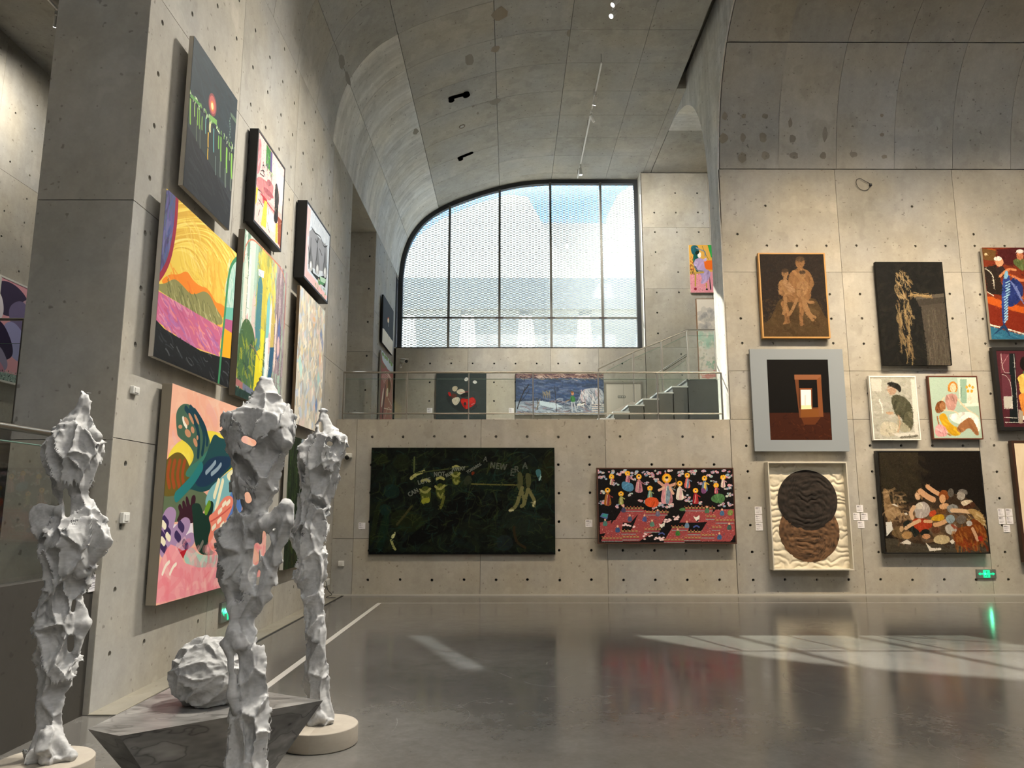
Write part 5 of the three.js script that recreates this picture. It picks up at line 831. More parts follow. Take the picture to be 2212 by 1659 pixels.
  for (const p of [[[300, 900], [430, 690], [740, 690], [560, 900]], [[100, 1190], [300, 860], [450, 870], [420, 1040], [560, 1040], [700, 700], [1110, 760], [900, 1050], [690, 1190]], [[700, 900], [790, 760], [1110, 760], [1000, 980], [780, 1040]], [[1300, 900], [1420, 690], [1800, 690], [1810, 880], [1560, 900]], [[1060, 1190], [1190, 980], [1450, 970], [1430, 1060], [1630, 1040], [1690, 940], [1850, 700], [2130, 690], [2150, 1080], [2080, 1195]], [[90, 900], [260, 870], [260, 1040], [90, 1080]]]) a.poly('#a04a4c', ...p.flat());
  a.c.save(); a.c.globalCompositeOperation = 'source-atop'; a.free;
  for (let i = 0; i < 900; i++) { const x = rr(100, 2120), y = rr(700, 1190), d = a.c.getImageData(...a.q(x, y).map((v) => clamp(Math.round(v), 0, a.W - 1)), 1, 1).data; if (d[0] > 120 && d[2] < 110) a.ell(['#b8706a', '#84404a', '#c99088', '#74545e'][i % 4], x, y, rr(4, 11), rr(3, 8)); }
  a.c.restore();
  for (const [x0, x1, y] of [[460, 745, 665], [790, 1120, 725], [420, 640, 1020], [770, 1000, 990], [1390, 1810, 660], [1190, 1420, 960], [1430, 1620, 1030], [1640, 1830, 1080], [130, 440, 1130], [440, 690, 1110], [1070, 1380, 1150], [1380, 1620, 1120], [1710, 1840, 790], [1800, 1920, 960], [1860, 2130, 850]]) { for (let x = x0; x < x1; x += 52) a.poly('#8d6f4c', x, y, x + 40, y, x + 40, y + 30, x, y + 30).poly('#c8a06a', x + 4, y + 4, x + 36, y + 4, x + 36, y + 14, x + 4, y + 14).ell('#c86a4c', x - 5, y - 10, 7, 11); a.poly('#9c3844', x0, y + 32, x1, y + 32, x1, y + 52, x0, y + 52).poly('#8f9694', x0 - 6, y + 52, x1, y + 52, x1, y + 66, x0 - 6, y + 66); }
  for (const [x, y, c] of [[545, 830, '#4a5a7c'], [970, 750, '#6a6a84'], [885, 910, '#5a8a7a'], [360, 1000, '#3a5a88'], [170, 900, '#4f8078'], [1275, 1050, '#3f7a3a'], [1415, 930, '#6a86a4'], [1720, 700, '#4f7a5a'], [1950, 740, '#4a6f94'], [2060, 960, '#3a5a54'], [1910, 1110, '#3f5f8a'], [450, 690, '#4a4a6a'], [770, 830, '#4f5a90']]) a.blob(c, x - 20, y - 30, x + 25, y - 30, x + 45, y + 55, x - 45, y + 55).ell('#e3b494', x, y - 42, 15, 18);
  for (const [x, y] of [[1560, 850], [1030, 960]]) a.blob('#eceadf', x, y + 40, x - 60, y - 70, x - 10, y - 20, x + 55, y - 80, x + 40, y + 20).line('#1f2428', 6, x + 10, y + 30, x + 30, y + 10).line('#4a5a9a', 7, x - 40, y + 120, x, y + 90, x + 40, y + 120);
  for (let i = 0; i < 46; i++) { const [bx, by, s] = [[530, 960, 90], [1230, 830, 60], [850, 1110, 100], [1010, 1150, 60], [1120, 870, 50]][i % 5]; const x = bx + rr(-s, s), y = by + rr(-s * 0.5, s * 0.5); a.ell('#eec9cc', x, y, 20, 13).ell('#f7e6e4', x, y, 10, 7); }
  a.blob('#4f7a4a', 1290, 690, 1380, 660, 1400, 720, 1310, 720).blob('#7a8a4a', 2030, 720, 2110, 690, 2120, 780, 2040, 800).poly('#5a6aa8', 90, 810, 130, 750, 220, 770, 200, 850).poly('#3f9a94', 110, 800, 150, 760, 215, 775, 190, 820);
});
painting({ wall: 'front', tl: [1637, 546], br: [1794.6, 730.6], depth: 0.06, off: 0.06, fw: 0.03, frame: 0xb98b4a, res: 700, smear: [5000, 16, 5, 16], glaze: 0.26, paint: true, label: 'dark brown portrait of an ochre seated group in a thin gilt frame' }, (a) => {
  a.fill('#2c211a').daub(300, ['#33271e', '#241b17', '#3a2a20', '#1e1a1a', '#2a2422'], 0, 0, 1, 1, 30, 14, 0.5, 3, 0.5);
  a.crop(1630, 540, 8.294).blob('#5a4326', 60, 1340, 260, 1280, 340, 1080, 400, 920, 500, 860, 1000, 850, 1130, 900, 1220, 1080, 1300, 1230, 1420, 1280, 1420, 1700, 60, 1700).daub(220, ['#644c2c', '#4c381f', '#6c5634'], 0, 0.55, 1, 1, 24, 10, 0.5, 3, 0.4);
  const s1 = '#a3764a', s2 = '#b4875a', s3 = '#8a623c';
  a.blob(s1, 620, 400, 700, 340, 770, 320, 900, 320, 1000, 370, 1070, 520, 1085, 640, 1020, 720, 1030, 880, 900, 940, 600, 940, 460, 900, 600, 600).ell(s1, 820, 200, 88, 110).ell('#5c4631', 820, 140, 84, 50).blob(s1, 760, 290, 890, 290, 900, 360, 750, 360);
  a.blob(s1, 440, 930, 540, 900, 620, 1060, 620, 1300, 650, 1330, 470, 1360, 550, 1280, 500, 1100).blob(s1, 790, 930, 900, 920, 890, 1150, 870, 1270, 890, 1380, 810, 1390, 810, 1250, 800, 1080);
  a.blob(s2, 410, 560, 500, 510, 600, 520, 640, 700, 700, 830, 480, 820, 410, 780).ell(s2, 540, 400, 66, 80).ell('#4f3b29', 540, 355, 64, 40).blob(s2, 500, 460, 580, 460, 580, 530, 500, 530);
  a.blob(s2, 770, 550, 950, 540, 990, 640, 960, 760, 860, 860, 760, 840, 750, 700).ell(s2, 862, 430, 62, 72).ell('#4f3b29', 862, 385, 62, 36).blob('#c0946a', 500, 560, 590, 540, 720, 680, 740, 760, 640, 770, 560, 690).ell('#c0946a', 540, 575, 50, 52);
  for (const p of [[550, 860, 545, 1000, 510, 1150], [760, 880, 700, 1040, 620, 1170], [860, 860, 960, 940, 1060, 940], [880, 900, 900, 1100, 1060, 1270], [920, 930, 980, 1150, 1100, 1220]]) a.line(s2, 22, ...p);
  a.line(s3, 5, 620, 420, 590, 600).line(s3, 5, 1000, 480, 990, 640).line(s3, 5, 420, 800, 640, 810).line(s3, 4, 770, 700, 900, 720).line('#6a4a30', 4, 780, 195, 810, 195).line('#6a4a30', 4, 835, 195, 865, 195).line('#6a4a30', 4, 800, 250, 840, 250).line('#6a4a30', 3, 515, 405, 530, 405).line('#6a4a30', 3, 555, 405, 570, 405).line('#6a4a30', 3, 835, 430, 850, 430).line('#6a4a30', 3, 875, 430, 890, 430);
});
painting({ wall: 'front', tl: [1890, 565.4], br: [2057, 789], depth: 0.07, off: 0.05, res: 700, side: 0x0b0b0b, smear: [3000, 16, 5, 10], glaze: 0.12, label: 'tall black canvas with pale ochre upright strokes before a grey column' }, (a) => {
  // the known motif is replaced by loose strokes of the same colours
  a.fill('#121210').daub(240, ['#171714', '#0d0d0c', '#1c1b17', '#22201a'], 0, 0, 1, 1, 90, 20, 0.8, 2, 0.5).uv();
  a.poly('#3d3830', 0.55, 0.34, 0.98, 0.31, 0.98, 0.4, 0.6, 0.44).poly('#4a433a', 0.62, 0.43, 0.98, 0.4, 0.98, 1, 0.66, 1).daub(200, ['#5c5449', '#3f3930', '#6b6256', '#4f483d'], 0.66, 0.44, 0.97, 0.99, 110, 5, 1.57, 0.06, 0.5).poly('#5a5348', 0.55, 0.335, 0.98, 0.31, 0.98, 0.345, 0.56, 0.37);
  a.daub(60, ['#b2986e', '#8f7a55', '#a98f64', '#6f5a3a'], 0.26, 0.08, 0.5, 0.34, 46, 8, 1.2, 0.5, 0.75).daub(50, ['#a2895f', '#8f7a55', '#7a6342'], 0.26, 0.38, 0.46, 0.86, 120, 9, 1.45, 0.2, 0.7).daub(14, ['#b79b6c', '#937a50'], 0.4, 0.3, 0.7, 0.34, 70, 9, 0.05, 0.15, 0.75);
});
painting({ wall: 'front', tl: [2121, 534.7], br: [2139.7, 733], w: 1.9, depth: 0.07, off: 0.05, res: 800, side: 0xd2cbb8, smear: [5000, 16, 5, 20], glaze: 0.1, paint: true, label: 'bright painting of people holding a striped blue fish over orange planks' }, (a) => {
  a.fill('#7a2c14').crop(2080, 500, 3.606);
  a.daub(260, ['#8a3416', '#c85a1a', '#5c1c10', '#e07a1e', '#3d140c'], 0, 0, 1, 1, 90, 14, 0.35, 0.25, 0.6).poly('#6a4a24', 150, 130, 260, 150, 250, 230, 160, 220).poly('#4a1214', 260, 140, 480, 120, 470, 260, 300, 260).poly('#241a14', 165, 280, 260, 260, 330, 500, 190, 480).ell('#d9c49a', 178, 178, 12);
  a.line('#ece4d4', 6, 175, 290, 235, 320, 245, 440).line('#ece4d4', 5, 190, 470, 240, 500).poly('#c85a1a', 170, 500, 480, 590, 480, 640, 170, 560).poly('#7a2410', 190, 560, 480, 650, 480, 800, 205, 730).line('#f0e6d4', 6, 200, 720, 480, 800).poly('#2c6a8a', 205, 735, 480, 810, 480, 850, 215, 850).daub(30, ['#3f86a4', '#1f5070'], 0, 0.93, 0.6, 1, 50, 8, 0.3, 0.2, 0.6).line('#e8e2d2', 9, 210, 728, 300, 745, 480, 800);
  a.blob('#2a1c1c', 245, 290, 320, 260, 340, 340, 280, 360).ell('#d39a74', 285, 240, 32, 34).ell('#e9e6de', 272, 212, 32, 18).line('#d08a5a', 16, 290, 350, 340, 290, 410, 300).blob('#5a6a3c', 390, 220, 480, 190, 480, 320, 440, 290, 390, 250).ell('#c9805a', 445, 185, 28, 36).ell('#ecebe6', 445, 155, 30, 16).line('#cf7a4c', 20, 390, 350, 440, 380, 480, 380);
  a.blob('#243a80', 310, 340, 370, 330, 370, 480, 345, 640, 325, 740, 310, 720, 300, 560).blob('#1f2f70', 375, 350, 440, 380, 480, 460, 440, 560, 350, 600, 345, 520).poly('#17345c', 300, 735, 325, 720, 350, 760, 370, 820, 335, 770, 310, 755, 230, 815);
  for (let i = 0; i < 15; i++) a.line('#9ccbe6', 8, 325 + (i < 5 ? 10 : 0), 400 + i * 22, 350 + (i < 6 ? 15 : 0), 385 + i * 21);
  for (let i = 0; i < 22; i++) a.line('#6a7ab8', 3, 365 + i * 4, 380 + i * 7, 420 + i * 3, 430 + i * 7);
  a.blob('#7fb4d6', 330, 300, 355, 310, 350, 370, 315, 370);
});
painting({ wall: 'front', tl: [1619, 753.8], br: [1835.6, 975], depth: 0.06, off: 0.06, res: 900, side: 0x7f8488, label: 'grey-bordered painting of a dark room with a lit doorway' }, (a) => {
  a.fill('#8d959b').crop(1580, 500, 3.318).poly('#0c0a09', 253, 918, 690, 918, 722, 1495, 281, 1495);
  a.poly('#3a1a0d', 272, 1300, 706, 1298, 722, 1495, 281, 1495);
  a.clip(272, 1300, 706, 1298, 722, 1495, 281, 1495).daub(160, ['#45200f', '#2c120a', '#552a14'], 0.1, 0.6, 0.9, 0.97, 24, 7, 0.4, 1.2, 0.6).free();
  a.poly('#6a3e24', 450, 1026, 642, 1026, 660, 1330, 488, 1335).poly('#8a583a', 450, 1026, 642, 1026, 644, 1060, 452, 1062).poly('#0b0908', 482, 1064, 612, 1064, 622, 1260, 490, 1268).poly('#7d4a2a', 612, 1060, 640, 1040, 660, 1328, 626, 1325);
  a.poly('#7a4526', 488, 1122, 578, 1122, 582, 1272, 494, 1275).poly('#f6f4ec', 496, 1134, 570, 1134, 572, 1245, 500, 1248).poly('#e9dfae', 500, 1246, 572, 1244, 576, 1272, 500, 1275).poly('#cfd0cc', 524, 1172, 534, 1172, 534, 1252, 524, 1252).poly('#7c4a20', 500, 1275, 624, 1270, 630, 1330, 496, 1334).poly('#5c2f16', 500, 1335, 640, 1332, 600, 1385, 520, 1385);
});
painting({ wall: 'front', tl: [1876, 812], br: [1990, 951], depth: 0.05, off: 0.05, fw: 0.022, frame: 0xe6e4dd, res: 640, smear: [5000, 18, 7, 14], glaze: 0.1, paint: true, label: 'grey-green seated smoker seen from behind in a white frame' }, (a) => {
  a.fill('#b9b8ac').crop(1580, 500, 3.318).daub(200, ['#c6c5ba', '#a5a498', '#d6d5cc', '#95948a'], 0, 0, 1, 1, 50, 26, 0.4, 1, 0.35).poly('#dcdad0', 990, 1050, 1070, 1050, 1070, 1140, 1000, 1140).poly('#e6e4da', 1290, 1050, 1330, 1050, 1350, 1470, 1320, 1440);
  a.blob('#4d4d3c', 1140, 1180, 1190, 1160, 1270, 1200, 1310, 1270, 1310, 1440, 1230, 1440, 1230, 1330, 1180, 1330, 1150, 1240).daub(0, []).blob('#5e5d49', 1240, 1290, 1310, 1290, 1310, 1430, 1240, 1430).ell('#b89880', 1150, 1125, 36, 44).blob('#23211e', 1105, 1080, 1150, 1070, 1210, 1090, 1222, 1130, 1210, 1155, 1180, 1120, 1130, 1100).line('#d8d4ca', 6, 1120, 1120, 1150, 1110);
  a.blob('#cfc9b4', 1060, 1390, 1100, 1360, 1200, 1380, 1210, 1470, 1060, 1480).blob('#a9a58e', 1180, 1340, 1240, 1370, 1310, 1440, 1210, 1450).line('#c9a98c', 14, 1200, 1320, 1215, 1380, 1195, 1440).blob('#c9a98c', 1100, 1295, 1160, 1290, 1165, 1315, 1110, 1312).line('#f2f1ea', 12, 1080, 1300, 1075, 1240, 1050, 1210, 1060, 1200).poly('#e3e1d8', 1150, 1455, 1340, 1445, 1345, 1465, 1200, 1480).poly('#6a685c', 1200, 1480, 1345, 1465, 1340, 1480, 1220, 1490);
});
painting({ wall: 'front', tl: [2003.5, 812], br: [2124.6, 949], depth: 0.05, off: 0.05, fw: 0.022, frame: 0x5c2e18, res: 640, smear: [4000, 16, 5, 10], paint: true, label: 'two women in pink and mustard in a brown frame' }, (a) => {
  a.fill('#a9bfae').crop(1580, 500, 3.318).spots(240, ['#94ac9c', '#b8cbb8'], 0, 0, 0.6, 0.6, 5, 0.5).poly('#cfd8c8', 1620, 1040, 1770, 1040, 1775, 1250, 1640, 1240).poly('#8fb09c', 1640, 1050, 1690, 1050, 1690, 1230, 1645, 1230).poly('#e6e4d4', 1680, 1230, 1780, 1225, 1780, 1250, 1680, 1255);
  a.blob('#d9d2bc', 1700, 1165, 1730, 1165, 1738, 1220, 1715, 1245, 1695, 1215); for (const [x, y] of [[1690, 1110], [1712, 1100], [1735, 1112], [1700, 1140], [1728, 1140]]) a.blob('#d69a2c', x - 12, y, x, y - 16, x + 14, y, x, y + 16);
  a.blob('#c07a2c', 1550, 1085, 1590, 1062, 1622, 1090, 1620, 1150, 1590, 1140, 1548, 1150).ell('#e9c3a2', 1588, 1115, 24, 34).blob('#b58a80', 1520, 1180, 1570, 1155, 1615, 1165, 1625, 1200, 1600, 1290, 1545, 1290).line('#e9c3a2', 15, 1625, 1200, 1680, 1270, 1775, 1330).line('#e9c3a2', 13, 1520, 1190, 1490, 1230).blob('#ece9e0', 1540, 1320, 1620, 1300, 1720, 1290, 1790, 1340, 1795, 1460, 1700, 1390, 1600, 1380);
  a.blob('#7a4a26', 1460, 1230, 1500, 1205, 1535, 1230, 1530, 1280, 1480, 1310, 1450, 1290).ell('#9a6a44', 1510, 1255, 24, 34).blob('#c89a20', 1475, 1320, 1530, 1295, 1560, 1380, 1640, 1420, 1650, 1470, 1570, 1475, 1500, 1380).line('#9a6a44', 15, 1470, 1330, 1480, 1420, 1570, 1470).blob('#96653f', 1600, 1420, 1700, 1330, 1740, 1350, 1790, 1460, 1760, 1475, 1710, 1400, 1650, 1460).line('#e9c3a2', 11, 1520, 1280, 1600, 1285, 1625, 1310).blob('#d79a9c', 1450, 1400, 1500, 1380, 1550, 1430, 1540, 1480, 1455, 1480).line('#2c3a3a', 3, 1650, 1110, 1650, 1180);
});
painting({ wall: 'front', tl: [2143, 750], br: [2158.7, 930], w: 1.6, depth: 0.07, off: 0.06, fw: 0.07, frame: 0x0d0c0b, res: 700, smear: [3000, 14, 5, 10], paint: true, label: 'figure in a yellow shirt by plum doors in a wide black frame' }, (a) => {
  a.fill('#4a2028').crop(2080, 500, 3.606).poly('#6a3540', 260, 930, 340, 930, 345, 1090, 270, 1090).poly('#141a1c', 340, 925, 390, 925, 420, 1520, 345, 1520).poly('#5e2f3a', 275, 1105, 350, 1105, 372, 1400, 290, 1390).poly('#b9b7ae', 292, 1290, 366, 1290, 372, 1395, 296, 1390).line('#e6e4dc', 3, 270, 930, 280, 1090, 345, 1090).line('#e6e4dc', 3, 276, 1104, 350, 1106, 374, 1398, 296, 1394).line('#e6e4dc', 4, 300, 1470, 410, 1475).line('#e6e4dc', 4, 305, 1510, 470, 1515).line('#e6e4dc', 3, 380, 930, 420, 1510).line('#c9a0a4', 3, 275, 1030, 330, 940);
  a.daub(60, ['#54262e', '#3f1a22'], 0.3, 0, 1, 0.8, 60, 18, 1.5, 0.2, 0.4).ell('#16110f', 470, 1010, 40, 60).blob('#dcb65a', 405, 1130, 450, 1095, 520, 1090, 520, 1280, 430, 1270, 425, 1180).blob('#d88a3c', 415, 1260, 520, 1270, 520, 1470, 460, 1470, 430, 1340).line('#2c1c14', 15, 402, 1140, 415, 1170).ell('#3f7a4a', 480, 1085, 26, 10).poly('#eceae2', 455, 1455, 490, 1455, 490, 1490, 455, 1490).poly('#a89c8a', 420, 1400, 460, 1420, 455, 1520, 425, 1520);
  a.uv().poly('#6a4a34', 0.6, 0.5, 1, 0.45, 1, 1, 0.6, 1).poly('#3b5a4a', 0.65, 0.1, 0.95, 0.1, 0.95, 0.4, 0.65, 0.4);
});
painting({ wall: 'front', tl: [2184, 951.5], br: [2215, 1215], w: 1.6, depth: 0.07, off: 0.05, fw: 0.05, frame: 0x3a2010, res: 512, label: 'plain cream panel over a dark band in a brown frame' }, (a) => { a.fill('#e3d2b4').daub(80, ['#e9dabf', '#d9c6a4'], 0, 0, 1, 0.75, 80, 18, 1.5, 0.4, 0.3).uv().poly('#3c2015', 0, 0.78, 1, 0.78, 1, 1, 0, 1); });
painting({ wall: 'front', tl: [1892.5, 973.8], br: [2139.7, 1196], depth: 0.08, off: 0.05, fw: 0.022, frame: 0x0a0908, res: 900, side: 0x0a0908, smear: [7000, 10, 4, 22], glaze: 0.12, paint: true, label: 'square dark canvas of loosely painted women in red and gold cloth' }, (a) => {
  a.fill('#17120d').crop(1880, 960, 6.637).poly('#2e281a', 110, 95, 680, 95, 690, 800, 160, 900).daub(120, ['#2a2418', '#352d1d', '#231d14'], 0, 0, 0.4, 0.55, 100, 24, 1, 1, 0.4).poly('#453f33', 200, 1360, 1720, 1360, 1720, 1570, 220, 1570).daub(40, ['#4f493c', '#3a352b'], 0, 0.88, 1, 1, 90, 14, 0.1, 0.2, 0.5);
  a.blob('#3a2c1f', 160, 900, 500, 860, 700, 800, 1000, 700, 1300, 700, 1560, 880, 1690, 1100, 1690, 1440, 900, 1460, 220, 1380).blob('#54402c', 250, 1060, 600, 1000, 1000, 900, 1400, 900, 1640, 1150, 1600, 1440, 900, 1420, 320, 1340).daub(160, ['#6a5238', '#4a3826', '#7a6044', '#3a2a1c', '#5c5248'], 0.1, 0.55, 0.95, 0.9, 60, 16, 0.5, 1.6, 0.6);
  a.blob('#8f7350', 160, 610, 230, 640, 270, 760, 280, 860, 420, 930, 440, 1010, 330, 1060, 200, 1080, 180, 880).daub(60, ['#a98a64', '#735a3c', '#c4a47c'], 0.02, 0.38, 0.22, 0.68, 50, 14, 1, 1.5, 0.5);
  a.poly('#e3e1da', 205, 1120, 295, 1115, 310, 1230, 220, 1330).blob('#6f5a3c', 290, 1240, 380, 1170, 470, 1190, 480, 1260, 600, 1260, 590, 1370, 420, 1370, 300, 1320).blob('#ad8756', 430, 1300, 500, 1250, 590, 1270, 590, 1360, 460, 1370).blob('#c4a278', 400, 1200, 450, 1170, 480, 1230, 420, 1280);
  a.blob('#a83a1c', 590, 1080, 700, 1060, 860, 1080, 900, 1180, 840, 1220, 680, 1290, 610, 1180).blob('#c24a26', 830, 980, 930, 930, 960, 1000, 860, 1060).blob('#1d211c', 450, 1120, 560, 1080, 620, 1200, 720, 1260, 620, 1370, 600, 1260, 480, 1220).blob('#1a1e1a', 700, 1260, 800, 1210, 870, 1260, 820, 1300, 730, 1330);
  a.blob('#b3aaa4', 620, 920, 680, 830, 790, 820, 860, 900, 850, 1010, 760, 1070, 640, 1060, 640, 980).blob('#d8cdbc', 630, 880, 690, 830, 760, 840, 740, 930, 650, 930).ell('#d9b08a', 678, 735, 44, 62).blob('#7a5a38', 640, 680, 700, 620, 760, 690, 750, 800, 715, 780, 700, 700).line('#dcb48c', 24, 620, 900, 560, 980, 600, 1060).line('#dcb48c', 22, 700, 1100, 590, 1150, 500, 1210);
  a.line('#d8a67c', 36, 720, 670, 800, 740, 900, 790).line('#d8a67c', 28, 820, 600, 880, 650, 970, 700).blob('#8a4a1e', 980, 720, 1010, 660, 1070, 640, 1130, 690, 1130, 790, 1090, 800, 1060, 730, 990, 760).ell('#dca878', 1040, 780, 48, 66).blob('#d9a97c', 990, 860, 1120, 830, 1140, 900, 1060, 940, 990, 920).blob('#6a4524', 950, 910, 1060, 940, 1100, 930, 1080, 1010, 950, 1000).blob('#c99a20', 860, 1070, 940, 1010, 1060, 1000, 1070, 1090, 960, 1110, 870, 1090).line('#d9a97c', 26, 1080, 1110, 1000, 1150, 930, 1160).line('#d9a97c', 20, 870, 1110, 780, 1110);
  a.blob('#8b8c88', 1085, 900, 1180, 850, 1270, 880, 1260, 960, 1140, 1000).blob('#8fa0a6', 1080, 1040, 1180, 1000, 1240, 1080, 1160, 1160, 1090, 1110).ell('#a59d92', 1310, 730, 62, 74).blob('#75706a', 1250, 660, 1320, 630, 1400, 650, 1410, 720, 1370, 720, 1320, 670).blob('#e0cdb0', 1290, 830, 1380, 790, 1500, 800, 1440, 880, 1350, 890).blob('#4a2c1a', 1270, 860, 1360, 900, 1490, 800, 1540, 910, 1300, 930).ell('#5c574f', 1160, 690, 46, 66);
  a.line('#ddb890', 26, 1180, 950, 1260, 950, 1440, 970).blob('#b2925c', 1390, 930, 1500, 920, 1640, 1000, 1680, 1200, 1560, 1130, 1480, 1020).daub(26, ['#c9ab74', '#927440', '#e0cba0'], 0.8, 0.58, 0.98, 0.75, 60, 8, 0.7, 0.3, 0.6);
  a.blob('#6a6259', 1230, 1060, 1320, 1000, 1410, 1060, 1340, 1160, 1250, 1130).blob('#b9b2a6', 1060, 1180, 1160, 1140, 1260, 1170, 1240, 1300, 1110, 1310).blob('#7a3c14', 1260, 1200, 1420, 1180, 1480, 1040, 1680, 1200, 1690, 1420, 1400, 1500, 1260, 1470, 1200, 1350).daub(60, ['#94501c', '#5c2a10', '#a86a2c', '#8a2f14'], 0.66, 0.72, 0.98, 0.94, 60, 13, 1.2, 0.7, 0.6);
  a.blob('#c7b48a', 900, 1360, 980, 1300, 1140, 1320, 1150, 1410, 1060, 1450, 920, 1430).ell('#c79066', 800, 1330, 62, 38).ell('#5c3a26', 940, 1240, 66, 48).line('#d3a883', 20, 1480, 1220, 1520, 1300, 1550, 1380).ell('#bdbab4', 1430, 1140, 44, 42).blob('#a82c1c', 1550, 1330, 1620, 1320, 1640, 1400, 1570, 1400);
  for (const p of [[410, 1430, 520, 1375, 580, 1420, 570, 1450], [790, 1420, 880, 1500, 1020, 1500, 1020, 1530, 850, 1550], [1140, 1400, 1190, 1370, 1220, 1410, 1180, 1450], [480, 990, 510, 980, 530, 1010, 490, 1015], [290, 860, 330, 855, 400, 890, 360, 890]]) a.poly('#e9e2d4', ...p);
});
painting({ wall: 'far', tl: [942.8, 804.3], br: [1050, 922], depth: 0.05, off: 0.02, res: 640, side: 0x2f3636, glaze: 0.15, paint: true, label: 'dark slate canvas with a small red car and two white balloons' }, (a) => {
  a.fill('#3a4444').crop(920, 780, 5.267).daub(120, ['#404a4a', '#333c3c', '#465050'], 0, 0, 1, 1, 70, 20, 0.3, 1, 0.3);
  a.blob('#2b3434', 200, 400, 300, 360, 480, 520, 560, 480, 600, 520, 460, 590, 330, 560).blob('#c8201c', 385, 440, 420, 420, 480, 440, 530, 400, 570, 440, 565, 490, 480, 545, 430, 540).blob('#e02a22', 400, 440, 480, 430, 540, 410, 560, 450, 470, 500, 400, 470).blob('#c8201c', 245, 350, 280, 350, 290, 400, 262, 400);
  a.blob('#d9cbb0', 300, 290, 350, 280, 365, 310, 340, 350, 300, 340).blob('#6b3a2c', 280, 370, 350, 370, 350, 420, 290, 420).blob('#e6dcc4', 340, 340, 400, 310, 450, 340, 440, 380, 370, 380).blob('#22201f', 400, 370, 490, 350, 495, 400, 430, 415, 395, 405).blob('#e6dcc4', 280, 430, 380, 400, 390, 460, 330, 520).line('#d8323a', 5, 390, 360, 440, 350, 490, 350);
  a.blob('#f0efe9', 435, 200, 465, 180, 490, 205, 465, 230, 440, 225).blob('#f0efe9', 525, 240, 555, 212, 590, 240, 560, 265).ell('#2b2f30', 445, 485, 14, 18).line('#e8e6e0', 4, 520, 495, 550, 480);
});
painting({ wall: 'far', tl: [1114, 804.7], br: [1305.4, 896], depth: 0.05, off: 0.03, res: 900, side: 0x33323a, smear: [4000, 10, 3, 22], paint: true, label: 'wide blue winter landscape with a figure in green and snowy rocks' }, (a) => {
  a.fill('#3d4c66').crop(920, 780, 5.267).daub(400, ['#34507c', '#55648a', '#2c3a54', '#6f7c98', '#47587c'], 0, 0.12, 1, 0.62, 70, 12, 0.05, 0.3, 0.5).poly('#5c4a50', 1020, 130, 2025, 130, 2030, 190, 1020, 195).daub(160, ['#7a5f54', '#3b3238', '#9a8474', '#c0aea0'], 0, 0, 1, 0.14, 60, 6, 0.2, 0.4, 0.6);
  a.poly('#8f9cac', 1022, 460, 1300, 450, 1450, 490, 1700, 510, 2030, 520, 2030, 610, 1022, 610).daub(260, ['#a9b8c8', '#5f6a78', '#ccd6de', '#7f8490', '#8a6a6a', '#3f4a58'], 0, 0.66, 1, 1, 60, 8, 0.1, 0.4, 0.55).poly('#c2d2dc', 1290, 450, 1480, 480, 1560, 520, 1460, 540, 1300, 500);
  a.blob('#b8bcc8', 1740, 420, 1790, 320, 1860, 310, 1940, 300, 2020, 330, 2030, 500, 1800, 480).daub(90, ['#e2dcdc', '#8f98a8', '#c9a4a4', '#5f6a78', '#ecebea'], 0.72, 0.4, 1, 0.75, 50, 7, 1.3, 0.7, 0.6);
  a.line('#2b2b30', 7, 1040, 540, 1090, 380, 1170, 270).line('#2b2b30', 4, 1090, 400, 1130, 300).line('#2b2b30', 4, 1060, 470, 1100, 440, 1170, 340).line('#4a463f', 6, 1270, 550, 1280, 480, 1260, 420).line('#8a7f70', 5, 1250, 560, 1300, 430).line('#2f2f36', 4, 1465, 280, 1490, 580);
  for (let i = 0; i < 7; i++) a.line('#9a8a64', 4, 1330 + i * 13, 340 + (i % 3) * 10, 1340 + i * 12, 420 - (i % 2) * 30);
  a.blob('#3f7a44', 1640, 400, 1680, 390, 1705, 430, 1690, 470, 1650, 470).ell('#c28a64', 1668, 370, 16, 20).ell('#8a5a34', 1664, 354, 17, 10).line('#b8bcc4', 11, 1660, 470, 1665, 570).line('#b8bcc4', 11, 1685, 470, 1710, 570).line('#9a7a50', 5, 1640, 440, 1590, 460).blob('#e3e1dc', 1710, 490, 1780, 475, 1815, 470, 1800, 500, 1730, 515).line('#2a2a2c', 6, 1770, 480, 1810, 468).line('#d8d6d0', 4, 1725, 500, 1722, 540).line('#d8d6d0', 4, 1790, 500, 1800, 545);
  for (let i = 0; i < 4; i++) a.line('#ddd3cc', 6, 1890, 490 + i * 24, 2030, 500 + i * 22);
});
